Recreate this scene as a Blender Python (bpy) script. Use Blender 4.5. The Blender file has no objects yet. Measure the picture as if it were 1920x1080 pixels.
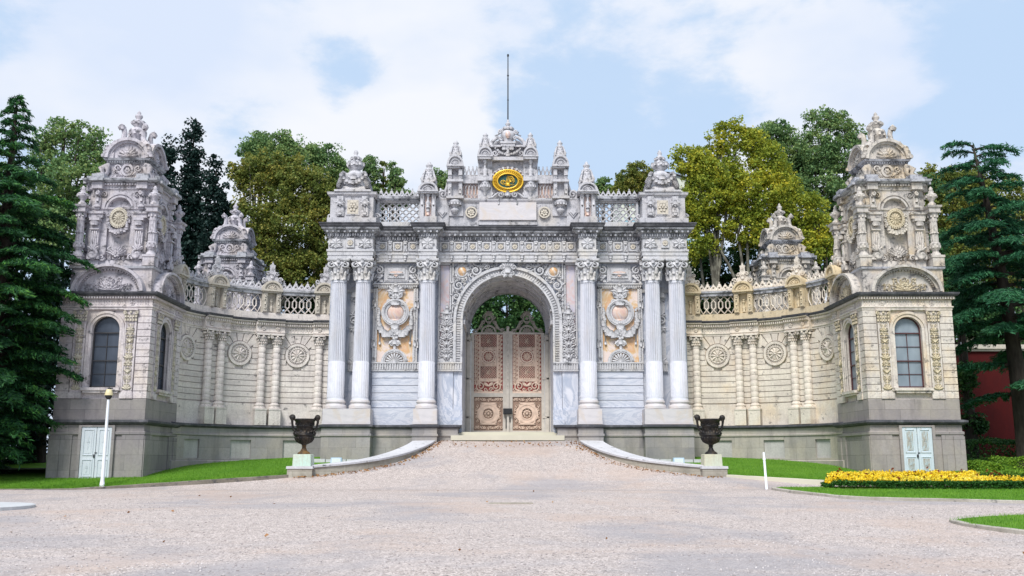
import bpy, math, random
import numpy as np
from math import pi, sin, cos, radians as R, hypot, atan2, sqrt
random.seed(7)
S = bpy.context.scene
COL = S.collection

# ---------------------------------------------------------------- camera
cam_d = bpy.data.cameras.new('camera')
cam = bpy.data.objects.new('camera', cam_d)
COL.objects.link(cam)
S.camera = cam
cam_d.sensor_width = 36.0
cam_d.lens = 1800 / 1920 * 36
cam_d.clip_end = 3000
cam.location = (0, 0, 1.6)
cam.rotation_euler = (R(90 + 10.235), 0, R(-0.255))
S.render.resolution_x, S.render.resolution_y = 1024, 576

# ---------------------------------------------------------------- light
SUN_EL, SUN_AZ = 50.0, 197.0      # degrees; azimuth clockwise from +Y (north): sun behind and slightly left of the viewer
w = bpy.data.worlds.new('World')
S.world = w
w.use_nodes = True
nt = w.node_tree
nt.nodes.clear()
def wn(t, **k):
    n = nt.nodes.new(t)
    for a, v in k.items(): setattr(n, a, v)
    return n
def wl(a, b): nt.links.new(a, b)
def wmath(op, a, b=None, c=None, clamp=False):
    n = wn('ShaderNodeMath', operation=op, use_clamp=clamp)
    for i, v in enumerate((a, b, c)):
        if v is None: continue
        if isinstance(v, (int, float)): n.inputs[i].default_value = v
        else: wl(v, n.inputs[i])
    return n.outputs[0]
sky = wn('ShaderNodeTexSky', sky_type='NISHITA', sun_disc=False, sun_elevation=R(SUN_EL), sun_rotation=R(SUN_AZ))
sky.dust_density = 2.0
sky.ozone_density = 1.5
tc = wn('ShaderNodeTexCoord')
def cdir(az, el):
    return (sin(R(az)) * cos(R(el)), cos(R(az)) * cos(R(el)), sin(R(el)))
# clouds: banks at fixed bearings, their edges broken up by noise
mp = wn('ShaderNodeMapping'); wl(tc.outputs['Generated'], mp.inputs['Vector']); mp.inputs['Scale'].default_value = (1, 1, 1.9)
n1 = wn('ShaderNodeTexNoise'); wl(mp.outputs[0], n1.inputs['Vector'])
n1.inputs['Scale'].default_value = 6.5; n1.inputs['Detail'].default_value = 10; n1.inputs['Roughness'].default_value = 0.6; n1.inputs['Distortion'].default_value = 0.1
n2 = wn('ShaderNodeTexNoise'); wl(mp.outputs[0], n2.inputs['Vector'])
n2.inputs['Scale'].default_value = 2.2; n2.inputs['Detail'].default_value = 5; n2.inputs['Roughness'].default_value = 0.55
bank = None
banks = [  # azimuth, elevation, width (deg), strength; negative = clear blue gap
    (-4.8, 22.2, 2.3, .60), (-7.3, 20, 2.8, .60), (-2.7, 20, 2.0, .50), (-5, 17.6, 3.8, .55), (-11, 16.5, 5, .45), (-13, 21.5, 3.2, .40), (-22, 20, 9, .48), (-18, 27, 9, .48), (-3, 27, 6, .35),
    (-9.8, 22.8, 2.6, -.30), (-6, 25.0, 1.8, -.15), (2.6, 20, 4.4, -.55), (7, 17, 5, -.50), (12, 21, 3, -.35), (9, 13, 5, -.30), (-24, 14, 4, -.30), (27, 20, 4, -.35),
    (9, 25.8, 3.6, .45), (16, 25.5, 4, .40), (18, 19, 4.6, .55), (14, 15.5, 3.6, .50), (22, 22, 4, .45), (24, 16, 5, .30)]
for az, el, wd, st in banks:
    vd = wn('ShaderNodeVectorMath', operation='DISTANCE'); wl(tc.outputs['Generated'], vd.inputs[0]); vd.inputs[1].default_value = cdir(az, el)
    mr = wn('ShaderNodeMapRange', interpolation_type='SMOOTHSTEP'); wl(vd.outputs['Value'], mr.inputs[0])
    mr.inputs[1].default_value = 0; mr.inputs[2].default_value = R(wd) * 1.35; mr.inputs[3].default_value = st; mr.inputs[4].default_value = 0
    bank = mr.outputs[0] if bank is None else wmath('ADD', bank, mr.outputs[0])
dens = wmath('ADD', wmath('MULTIPLY', n1.outputs[0], 2.25), wmath('ADD', wmath('MULTIPLY', n2.outputs[0], .5), wmath('MULTIPLY', bank, .75)))
cm = wn('ShaderNodeMapRange', interpolation_type='SMOOTHERSTEP'); wl(dens, cm.inputs[0])
cm.inputs[1].default_value = 1.14; cm.inputs[2].default_value = 1.72; cm.inputs[3].default_value = .08; cm.inputs[4].default_value = 1
shade = wn('ShaderNodeMapRange'); wl(n2.outputs[0], shade.inputs[0]); shade.inputs[1].default_value = .40; shade.inputs[2].default_value = .60; shade.inputs[3].default_value = 0; shade.inputs[4].default_value = 1
ccol = wn('ShaderNodeMix', data_type='RGBA'); wl(shade.outputs[0], ccol.inputs['Factor'])
ccol.inputs['A'].default_value = (.575, .65, .79, 1); ccol.inputs['B'].default_value = (.735, .755, .80, 1)
skm = wn('ShaderNodeVectorMath', operation='SCALE'); wl(sky.outputs[0], skm.inputs[0]); skm.inputs[3].default_value = 0.075
veil = wn('ShaderNodeMix', data_type='RGBA'); veil.inputs['Factor'].default_value = .86; wl(skm.outputs[0], veil.inputs['A']); veil.inputs['B'].default_value = (.475, .625, .83, 1)
mx = wn('ShaderNodeMix', data_type='RGBA'); wl(cm.outputs[0], mx.inputs['Factor']); wl(veil.outputs[2], mx.inputs['A']); wl(ccol.outputs[2], mx.inputs['B'])
bg = wn('ShaderNodeBackground'); wl(mx.outputs[2], bg.inputs[0]); bg.inputs[1].default_value = 1.0
wo = wn('ShaderNodeOutputWorld'); wl(bg.outputs[0], wo.inputs[0])

sd = bpy.data.lights.new('sun', 'SUN')
sd.energy = 3.3; sd.angle = R(20); sd.color = (1, .965, .92)
so = bpy.data.objects.new('sun', sd); COL.objects.link(so)
so.rotation_euler = (R(90 - SUN_EL), 0, R(180 - SUN_AZ))
S.view_settings.view_transform = 'Standard'
S.view_settings.look = 'None'
S.view_settings.exposure = 0.33
S.view_settings.gamma = 1.0

# ---------------------------------------------------------------- materials
class NB:
    def __init__(s, name):
        s.m = bpy.data.materials.new(name); s.m.use_nodes = True
        s.t = s.m.node_tree; s.b = s.t.nodes['Principled BSDF']
        s.tc = s.t.nodes.new('ShaderNodeTexCoord')
    def n(s, t, **k):
        n = s.t.nodes.new(t)
        for a, v in k.items(): setattr(n, a, v)
        return n
    def l(s, a, b): s.t.links.new(a, b)
    def map(s, scale=(1, 1, 1), src='Object', rot=(0, 0, 0)):
        m = s.n('ShaderNodeMapping'); s.l(s.tc.outputs[src], m.inputs['Vector'])
        m.inputs['Scale'].default_value = scale; m.inputs['Rotation'].default_value = rot
        return m.outputs[0]
    def noise(s, vec, scale, detail=4, rough=.55, dist=0):
        n = s.n('ShaderNodeTexNoise'); s.l(vec, n.inputs['Vector'])
        n.inputs['Scale'].default_value = scale; n.inputs['Detail'].default_value = detail
        n.inputs['Roughness'].default_value = rough; n.inputs['Distortion'].default_value = dist
        return n.outputs[0]
    def ramp(s, fac, stops):
        r = s.n('ShaderNodeValToRGB'); s.l(fac, r.inputs[0])
        el = r.color_ramp.elements
        while len(el) < len(stops): el.new(.5)
        for e, (p, c) in zip(el, stops):
            e.position = p; e.color = tuple(c) + (1,) if not isinstance(c, (int, float)) else (c, c, c, 1)
        return r.outputs[0]
    def rng(s, fac, a, b, c=0, d=1):
        r = s.n('ShaderNodeMapRange'); s.l(fac, r.inputs[0])
        for i, v in enumerate((a, b, c, d)): r.inputs[i + 1].default_value = v
        return r.outputs[0]
    def mix(s, fac, a, b, mode='MIX'):
        m = s.n('ShaderNodeMix', data_type='RGBA', blend_type=mode)
        for key, v in (('Factor', fac), ('A', a), ('B', b)):
            if isinstance(v, (int, float)): m.inputs[key].default_value = v if key == 'Factor' else (v, v, v, 1)
            elif isinstance(v, tuple): m.inputs[key].default_value = v + (1,) if len(v) == 3 else v
            else: s.l(v, m.inputs[key])
        return m.outputs[2]
    def bump(s, h, strength=.3, dist=.02, prev=None):
        b = s.n('ShaderNodeBump'); s.l(h, b.inputs['Height'])
        b.inputs['Strength'].default_value = strength; b.inputs['Distance'].default_value = dist
        if prev is not None: s.l(prev, b.inputs['Normal'])
        s.l(b.outputs[0], s.b.inputs['Normal']); return b.outputs[0]
    def done(s, col, rough=.8, spec=.3):
        if isinstance(col, tuple): s.b.inputs['Base Color'].default_value = col + (1,)
        else: s.l(col, s.b.inputs['Base Color'])
        if isinstance(rough, (int, float)): s.b.inputs['Roughness'].default_value = rough
        else: s.l(rough, s.b.inputs['Roughness'])
        s.b.inputs['Specular IOR Level'].default_value = spec
        return s.m

def stone(name, c1, c2, dark=(.16, .16, .15), streak=.35, grime=.0, bump=.35, warm=None, tint=.0, block=None):
    """weathered carved stone: two tones, rain streaks, lichen blotches"""
    b = NB(name)
    v = b.map()
    big = b.noise(v, .9, 4, .6)
    fine = b.noise(v, 14, 5, .65)
    col = b.mix(b.rng(big, .35, .65), c1, c2)
    if warm:
        wv = b.noise(b.map((.55, .55, .45)), 1.3, 3, .6)
        col = b.mix(b.rng(wv, .50, .68, 0, .8), col, warm)
    if block:
        br = b.n('ShaderNodeTexBrick'); b.l(b.map((1, 1, 1), 'UV'), br.inputs['Vector'])
        br.inputs['Scale'].default_value = 1; br.inputs['Brick Width'].default_value = block[0]; br.inputs['Row Height'].default_value = block[1]
        br.inputs['Mortar Size'].default_value = .0; br.inputs['Color1'].default_value = (1.07, 1.06, 1.03, 1); br.inputs['Color2'].default_value = (.88, .86, .85, 1); br.inputs['Bias'].default_value = -.1
        col = b.mix(1.0, col, br.outputs[0], 'MULTIPLY')
    st = b.noise(b.map((3.2, 3.2, .32)), 1.7, 5, .62)
    col = b.mix(b.rng(st, .52, .74, 0, streak), col, dark)
    col = b.mix(b.rng(fine, .38, .70, 0, .34), col, dark, 'MIX')
    mid = b.noise(b.map((1.4, 1.4, .8)), 3.4, 6, .7)
    col = b.mix(b.rng(mid, .54, .74, 0, .22), col, tuple(x * 1.5 for x in dark))
    if grime:
        g = b.noise(b.map((1, 1, 1.3)), 2.6, 6, .7)
        col = b.mix(b.rng(g, .60 - .28 * grime, .70 - .18 * grime, 0, .85), col, (.055, .057, .065))
    b.bump(fine, bump, .02)
    return b.done(col, .85, .25)

def marble(name, base, vein, warmv=None, vscale=1.6, amount=.6, horiz=False, rough=.45, stain=None):
    b = NB(name)
    v = b.map((.35, .6, 1.6) if horiz else (1, 1, .55), rot=(0, R(-7 if horiz else 28), 0))
    d = b.noise(v, vscale, 6, .62, 1.6)
    d2 = b.noise(v, vscale * 2.6, 5, .6, 1.0)
    col = b.mix(b.ramp(d, [(.36, 0.0), (.47, 1.0), (.50, .15), (.62, .65), (.72, 0)]), base, tuple(a * (1 - amount) + c * amount for a, c in zip(base, vein)))
    col = b.mix(b.rng(d2, .5, .75, 0, .35), col, vein)
    if warmv:
        col = b.mix(b.rng(b.noise(b.map(), .8, 5, .6, 1.2), .48, .62, 0, .8), col, warmv)
    if stain:
        col = b.mix(b.rng(b.noise(b.map((2.5, 2.5, .4)), 1.5, 5, .6), .50, .72, 0, .5), col, stain)
    fine = b.noise(b.map(), 18, 4, .6)
    b.bump(fine, .12, .01)
    return b.done(col, rough, .4)

M = {}
M['marble_col'] = marble('column_marble', (.57, .58, .635), (.36, .38, .43), None, 1.2, .35, rough=.55, stain=(.50, .47, .46))
M['marble_wall'] = marble('wall_marble', (.60, .61, .66), (.28, .33, .43), None, .9, .8, rough=.5)
M['marble_band'] = marble('banded_marble', (.58, .59, .64), (.33, .37, .46), None, 1.1, .7, horiz=True, rough=.5)
M['marble_warm'] = marble('pedestal_marble', (.58, .55, .56), (.42, .41, .43), (.54, .47, .41), 1.2, .4, horiz=True, rough=.6)
M['carved'] = stone('carved_marble', (.60, .595, .61), (.51, .51, .53), (.15, .155, .17), .36, .12, .3, warm=(.60, .56, .50))
M['carved_warm'] = stone('carved_limestone', (.64, .58, .48), (.55, .51, .45), (.20, .18, .16), .35, .05, .3)
M['attic'] = stone('attic_marble', (.575, .565, .59), (.465, .46, .485), (.13, .135, .15), .5, .20, .3, warm=(.57, .53, .49))
M['cornice'] = stone('cornice_marble', (.50, .505, .54), (.36, .365, .39), (.10, .105, .12), .5, .45, .3)
M['crust'] = stone('blackened_ledge', (.17, .17, .185), (.085, .085, .10), (.03, .03, .04), .6, .75, .5)
M['wing_l'] = stone('wing_limestone_grey', (.70, .655, .625), (.61, .575, .555), (.22, .20, .20), .40, .05, .3, warm=(.66, .60, .55), block=(.95, .2733))
M['wing_r'] = stone('wing_limestone_cream', (.70, .645, .565), (.63, .585, .52), (.27, .23, .20), .38, .05, .3, warm=(.69, .58, .44), block=(.95, .2733))
M['tower_l'] = stone('tower_limestone_grey', (0.640, 0.600, 0.615), (0.545, 0.510, 0.525), (0.160, 0.140, 0.165), .45, .12, .35, warm=(0.610, 0.545, 0.490), block=(.8, .286))
M['tower_r'] = stone('tower_limestone_cream', (.67, .62, .56), (.59, .55, .50), (.20, .17, .17), .40, .10, .3, warm=(.66, .54, .38), block=(.8, .286))
M['top_l'] = stone('tower_top_limestone_grey', (.585, .555, .595), (.44, .42, .455), (.09, .085, .105), .55, .24, .4, warm=(.54, .48, .44))
M['top_r'] = stone('tower_top_limestone_cream', (.62, .57, .50), (.47, .44, .41), (.12, .115, .12), .62, .27, .4, warm=(.62, .49, .31))
M['relief_gold'] = stone('ochre_relief', (.60, .52, .36), (.52, .46, .34), (.20, .15, .09), .4, .05, .3)
M['relief_grey'] = stone('buff_relief', (.60, .555, .45), (.52, .48, .41), (.19, .16, .13), .4, .08, .3)
M['niche_r'] = stone('ochre_niche', (.62, .51, .33), (.57, .49, .35), (.26, .19, .11), .35, .08, .3)
M['niche_l'] = stone('niche_stone', (.54, .50, .43), (.48, .45, .40), (.2, .17, .14), .3, .06, .3)
M['blind'] = stone('blind_window_infill', (.50, .485, .465), (.41, .40, .385), (.22, .21, .2), .3, 0, .2)

def ashlar(name, c1, c2, c3, mortar, bw=1.3, bh=.56):
    b = NB(name)
    m = b.map((1, 1, 1), 'UV')
    br = b.n('ShaderNodeTexBrick'); b.l(m, br.inputs['Vector'])
    br.inputs['Scale'].default_value = 1; br.inputs['Brick Width'].default_value = bw; br.inputs['Row Height'].default_value = bh
    br.inputs['Mortar Size'].default_value = .007; br.inputs['Mortar Smooth'].default_value = .3; br.inputs['Bias'].default_value = 0
    br.inputs['Color1'].default_value = c1 + (1,); br.inputs['Color2'].default_value = c2 + (1,); br.inputs['Mortar'].default_value = mortar + (1,)
    v = b.map()
    col = b.mix(b.rng(b.noise(v, .7, 4, .6), .42, .66, 0, .7), br.outputs[0], c3)
    col = b.mix(b.rng(b.noise(v, 9, 6, .7), .42, .75, 0, .45), col, tuple(x * .55 for x in c1))
    col = b.mix(b.rng(b.noise(b.map((1.5, 1.5, .35)), 1.2, 5, .6), .52, .75, 0, .5), col, tuple(x * .5 for x in c2))
    bp = b.bump(br.outputs['Fac'], -.6, .02); b.bump(b.noise(v, 20, 5, .7), .4, .02, bp)
    return b.done(col, .9, .2)
M['plinth'] = ashlar('plinth_sandstone', (.37, .35, .345), (.235, .225, .232), (.37, .335, .29), (.13, .125, .12))
M['plinth_r'] = ashlar('plinth_sandstone_light', (.43, .40, .355), (.30, .285, .262), (.46, .41, .32), (.17, .16, .145))
M['tbase_l'] = ashlar('tower_base_stone_left', (.30, .28, .28), (.205, .192, .198), (.30, .285, .255), (.085, .08, .085), 1.25, .62)
M['tbase_r'] = ashlar('tower_base_stone', (.37, .335, .32), (.265, .242, .238), (.37, .335, .28), (.11, .10, .095), 1.25, .62)
M['rampwall'] = ashlar('kerb_wall_stone', (.36, .33, .28), (.42, .40, .34), (.25, .22, .18), (.2, .18, .15), .8, .3)
M['kerb_dark'] = stone('old_kerb_stone', (.26, .23, .19), (.17, .15, .12), (.08, .07, .06), .3, .3, .4)
M['kerb'] = stone('kerb_stone', (.48, .45, .40), (.36, .33, .28), (.2, .18, .15), .3, .1, .4)
M['cap'] = stone('kerb_wall_capping', (.60, .60, .64), (.52, .52, .54), (.3, .29, .28), .25, .04, .2)
M['pedpaint'] = stone('pedestal_painted_stone', (.55, .66, .58), (.48, .55, .44), (.40, .30, .22), .5, .0, .2, warm=(.48, .72, .66))
M['pedcream'] = stone('pedestal_cream_stone', (.56, .56, .42), (.52, .50, .38), (.36, .30, .22), .4, .0, .2, warm=(.52, .60, .50))

def breccia(name, c1, c2, c3, vein):
    b = NB(name); v = b.map((1, 1, .7))
    n = b.noise(v, 1.1, 6, .6, 2.2)
    col = b.ramp(n, [(.30, c1), (.44, c2), (.50, vein), (.56, c3), (.72, c1)])
    return b.done(col, .4, .4)
M['orange'] = breccia('orange_marble', (.62, .50, .42), (.58, .34, .16), (.66, .56, .52), (.60, .46, .30))
M['pink'] = breccia('pink_marble', (.52, .44, .50), (.56, .42, .42), (.50, .48, .56), (.56, .50, .50))
M['rosy'] = breccia('rosy_marble', (.56, .36, .32), (.60, .44, .36), (.50, .38, .40), (.6, .5, .45))

def flat(name, c, rough=.6, metal=0, var=.25, vs=6, bump=.1, spec=.4):
    b = NB(name); v = b.map()
    n = b.noise(v, vs, 5, .65)
    col = b.mix(b.rng(n, .4, .7, 0, 1), c, tuple(x * (1 - var) for x in c))
    b.bump(b.noise(v, vs * 5, 3, .6), bump, .01)
    b.b.inputs['Metallic'].default_value = metal
    return b.done(col, rough, spec)
M['gate_beige'] = flat('gate_beige_metal', (.70, .535, .43), .55, 0, .28, 3)
M['gate_grey'] = flat('gate_frame_metal', (.52, .48, .43), .55, 0, .22, 3)
M['gate_dark'] = flat('gate_crest_iron', (.36, .33, .29), .6, 0, .45, 4)
M['gate_red'] = flat('red_backing', (.36, .07, .06), .6, 0, .6, 1.6)
M['gate_lower'] = flat('lower_door_backing', (.30, .20, .15), .6, 0, .4, 2)  # dark beige sheet behind the lower openwork
M['iron'] = flat('black_iron', (.03, .03, .03), .5, .3, .2, 6)
M['black'] = flat('black_plastic', (.018, .018, .02), .45, 0, .2, 6)
M['bluedoor'] = None
M['frame_wood'] = flat('brown_window_frame', (.09, .035, .035), .5, 0, .3, 5)
M['frame_dark'] = flat('dark_window_frame', (.05, .05, .055), .5, 0, .3, 5)
M['whitepaint'] = flat('white_paint', (.74, .77, .80), .5, 0, .10, 2)
M['creamshade'] = flat('cream_lamp_shade', (.66, .58, .34), .45, 0, .12, 2)
M['gold'] = flat('gilding', (.80, .50, .05), .38, .35, .25, 4, .15)
M['green_enamel'] = flat('green_enamel', (.02, .085, .07), .4, 0, .2, 3)
M['boxblue'] = flat('pale_blue_box', (.46, .60, .78), .5, 0, .1, 4)
M['concrete'] = flat('pale_concrete', (.52, .53, .54), .8, 0, .15, 3)
M['tan'] = flat('tan_concrete', (.55, .52, .42), .85, 0, .12, .6)
M['soil'] = flat('bed_soil', (.05, .035, .02), .95, 0, .3, 6)
b = NB('bronze_patina'); v = b.map()
col = b.mix(b.rng(b.noise(v, 3.5, 5, .65), .45, .65), (.018, .017, .018), (.055, .045, .035))
col = b.mix(b.rng(b.noise(v, 1.8, 3, .6), .60, .75, 0, .5), col, (.10, .07, .045))
b.bump(b.noise(v, 16, 5, .7), .6, .02); b.b.inputs['Metallic'].default_value = .5; M['bronze'] = b.done(col, .5, .4)
b = NB('rusty_bronze'); v = b.map()
col = b.mix(b.rng(b.noise(v, 5, 5, .65), .4, .65), (.055, .035, .02), (.20, .11, .035))
b.bump(b.noise(v, 22, 5, .7), .5, .02); M['rust'] = b.done(col, .7, .3)
b = NB('peeling_blue_paint'); v = b.map()
pe = b.noise(b.map((1, 1, .6)), 5, 6, .7)
col = b.mix(b.rng(b.noise(v, 1.5, 3), .3, .7), (.58, .65, .69), (.50, .58, .61))
col = b.mix(b.rng(pe, .62, .66, 0, .7), col, (.42, .36, .28))
b.bump(pe, .2, .01); M['bluedoor'] = b.done(col, .6, .3)
b = NB('peeling_grey_door_paint'); v = b.map()
pe = b.noise(b.map((1, 1, .6)), 4, 6, .7)
col = b.mix(b.rng(b.noise(v, 1.5, 3), .3, .7), (.58, .63, .67), (.50, .55, .59))
col = b.mix(b.rng(pe, .62, .68, 0, .7), col, (.30, .24, .2))
b.bump(pe, .2, .01); M['greydoor'] = b.done(col, .6, .3)
b = NB('flaked_panel'); v = b.map()
pe = b.noise(b.map((1, 1, .6)), 7, 6, .7)
col = b.mix(b.rng(pe, .42, .58), (.42, .50, .52), (.34, .30, .24))
b.bump(pe, .4, .02); M['flaked'] = b.done(col, .75, .3)
def glass(name, c1, c2, r=.12):
    b = NB(name); v = b.map((1, 1, .35))
    col = b.mix(b.rng(b.noise(v, 1.2, 3, .5), .35, .65), c1, c2)
    return b.done(col, r, .6)
M['glass_l'] = glass('dark_pane', (.035, .045, .062), (.07, .085, .115), .25)
M['glass_r'] = glass('grey_blue_pane', (.15, .19, .22), (.28, .33, .37), .3)  # pane colour mixed from two grey-blue tones

def gravel():
    b = NB('pinkish_gravel'); v = b.map()
    vo = b.n('ShaderNodeTexVoronoi'); b.l(v, vo.inputs['Vector']); vo.inputs['Scale'].default_value = 42
    vo2 = b.n('ShaderNodeTexVoronoi'); b.l(v, vo2.inputs['Vector']); vo2.inputs['Scale'].default_value = 11
    sp = b.n('ShaderNodeSeparateColor'); b.l(vo.outputs['Color'], sp.inputs[0])
    sp2 = b.n('ShaderNodeSeparateColor'); b.l(vo2.outputs['Color'], sp2.inputs[0])
    col = b.ramp(sp.outputs[0], [(0, (.18, .145, .13)), (.22, (.38, .325, .30)), (.6, (.52, .45, .42)), (1, (.74, .66, .62))])
    col = b.mix(b.rng(sp2.outputs[0], .80, .9, 0, .4), col, (.27, .235, .215))
    patch = b.noise(v, .16, 5, .6, .6)
    col = b.mix(b.rng(patch, .49, .60, 0, .62), col, (.31, .30, .32))
    col = b.mix(b.rng(b.noise(v, .27, 5, .65), .52, .64, 0, .5), col, (.50, .385, .32))
    tr = b.noise(b.map((.05, .6, 1), rot=(0, 0, R(9))), 1.6, 4, .6, .4)
    col = b.mix(b.rng(tr, .50, .62, 0, .16), col, (.56, .50, .48))
    col = b.mix(b.rng(b.noise(v, 2.3, 5, .65), .40, .72, 0, .22), col, (.29, .25, .235))
    bp = b.bump(vo.outputs['Distance'], .7, .02)
    b.bump(b.noise(v, 5, 5, .7), .35, .05, bp)
    return b.done(col, .95, .15)
M['gravel'] = gravel()
def grassmat(name, a, c, d):
    b = NB(name); v = b.map()
    col = b.mix(b.rng(b.noise(v, .5, 4, .6), .35, .65), a, c)
    col = b.mix(b.rng(b.noise(b.map((1, .5, 1)), 14, 5, .7), .42, .72, 0, .7), col, d)
    b.bump(b.noise(v, 30, 4, .7), .8, .04)
    return b.done(col, .9, .15)
M['grass'] = grassmat('lawn_grass', (.085, .21, .016), (.13, .275, .024), (.04, .11, .014))
M['earth'] = grassmat('wooded_ground', (.03, .045, .018), (.05, .05, .03), (.02, .03, .01))
M['ramp_dirt'] = None

def leafmat(name, stops, tr=.25, rough=.6, patch=None):
    b = NB(name)
    g = b.n('ShaderNodeNewGeometry')
    ns = b.noise(b.map(), .55, 3, .6)
    m = b.n('ShaderNodeMath', operation='MULTIPLY_ADD'); b.l(g.outputs['Random Per Island'], m.inputs[0]); m.inputs[1].default_value = .55; 
    k = b.rng(ns, .3, .7, 0, .5); b.l(k, m.inputs[2])
    col = b.ramp(m.outputs[0], stops)
    b.done(col, rough, .25)
    t = b.n('ShaderNodeBsdfTranslucent'); b.l(col, t.inputs[0])
    mxs = b.n('ShaderNodeMixShader'); mxs.inputs[0].default_value = tr
    out = [n for n in b.t.nodes if n.type == 'OUTPUT_MATERIAL'][0]
    b.l(b.b.outputs[0], mxs.inputs[1]); b.l(t.outputs[0], mxs.inputs[2]); b.l(mxs.outputs[0], out.inputs[0])
    return b.m
M['plane_gold'] = leafmat('plane_leaves_golden', [(0, (0.108, 0.174, 0.026)), (.35, (0.216, 0.282, 0.034)), (.7, (0.408, 0.420, 0.042)), (1, (0.648, 0.528, 0.042))], .32)
M['plane_olive'] = leafmat('plane_leaves_olive', [(0, (0.069, 0.112, 0.027)), (.4, (0.144, 0.194, 0.040)), (.75, (0.263, 0.263, 0.056)), (1, (0.450, 0.350, 0.062))], .3)
M['plane_green'] = leafmat('plane_leaves_green', [(0, (0.072, 0.156, 0.065)), (.5, (0.156, 0.273, 0.098)), (1, (0.351, 0.416, 0.130))], .32)
M['plane_dark'] = leafmat('leaves_dark_green', [(0, (0.018, 0.055, 0.020)), (.5, (0.040, 0.110, 0.033)), (1, (0.110, 0.209, 0.050))], .22)
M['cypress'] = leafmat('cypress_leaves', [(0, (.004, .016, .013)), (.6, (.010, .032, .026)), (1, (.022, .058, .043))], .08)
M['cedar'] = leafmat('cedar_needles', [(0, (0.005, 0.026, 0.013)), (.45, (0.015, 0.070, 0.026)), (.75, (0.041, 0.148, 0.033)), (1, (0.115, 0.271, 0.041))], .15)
M['cedar_pale'] = leafmat('cedar_needles_light', [(0, (.010, .05, .024)), (.5, (.022, .11, .05)), (1, (.07, .23, .085))], .18)  # lighter green needles for the right cedar
M['box'] = leafmat('box_hedge_leaves', [(0, (.05, .13, .012)), (.5, (.12, .24, .02)), (1, (.25, .38, .03))], .2)
M['bedleaf'] = leafmat('bed_leaves', [(0, (.01, .05, .008)), (.5, (.025, .10, .014)), (1, (.05, .15, .02))], .15)
M['petal'] = leafmat('yellow_petals', [(0, (.80, .50, .01)), (.5, (.88, .68, .03)), (1, (.90, .82, .20))], .25)
M['redpetal'] = leafmat('red_brown_petals', [(0, (.18, .03, .01)), (1, (.30, .07, .02))], .15)
M['fallen'] = leafmat('fallen_leaves', [(0, (.16, .07, .03)), (.5, (.30, .15, .06)), (1, (.38, .24, .10))], .05)
b = NB('tree_bark'); v = b.map((1, 1, .25)); col = b.mix(b.rng(b.noise(v, 6, 5, .7), .35, .65), (.06, .05, .04), (.025, .02, .017)); b.bump(b.noise(v, 12, 4), .6, .03); M['bark'] = b.done(col, .9, .2)
b = NB('plane_bark'); v = b.map((1, 1, .5)); col = b.mix(b.rng(b.noise(v, 3, 5, .7), .45, .55), (.17, .165, .13), (.08, .075, .06)); M['planebark'] = b.done(col, .85, .2)
b = NB('red_render'); v = b.map((1, 1, .5)); col = b.mix(b.rng(b.noise(v, .8, 5, .65), .4, .7), (.075, .007, .007), (.045, .006, .007)); b.bump(b.noise(v, 12, 4), .3, .02); M['redwall'] = b.done(col, .85, .2)  # red darkened in the colour itself, standing in for the trees' shade

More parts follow.
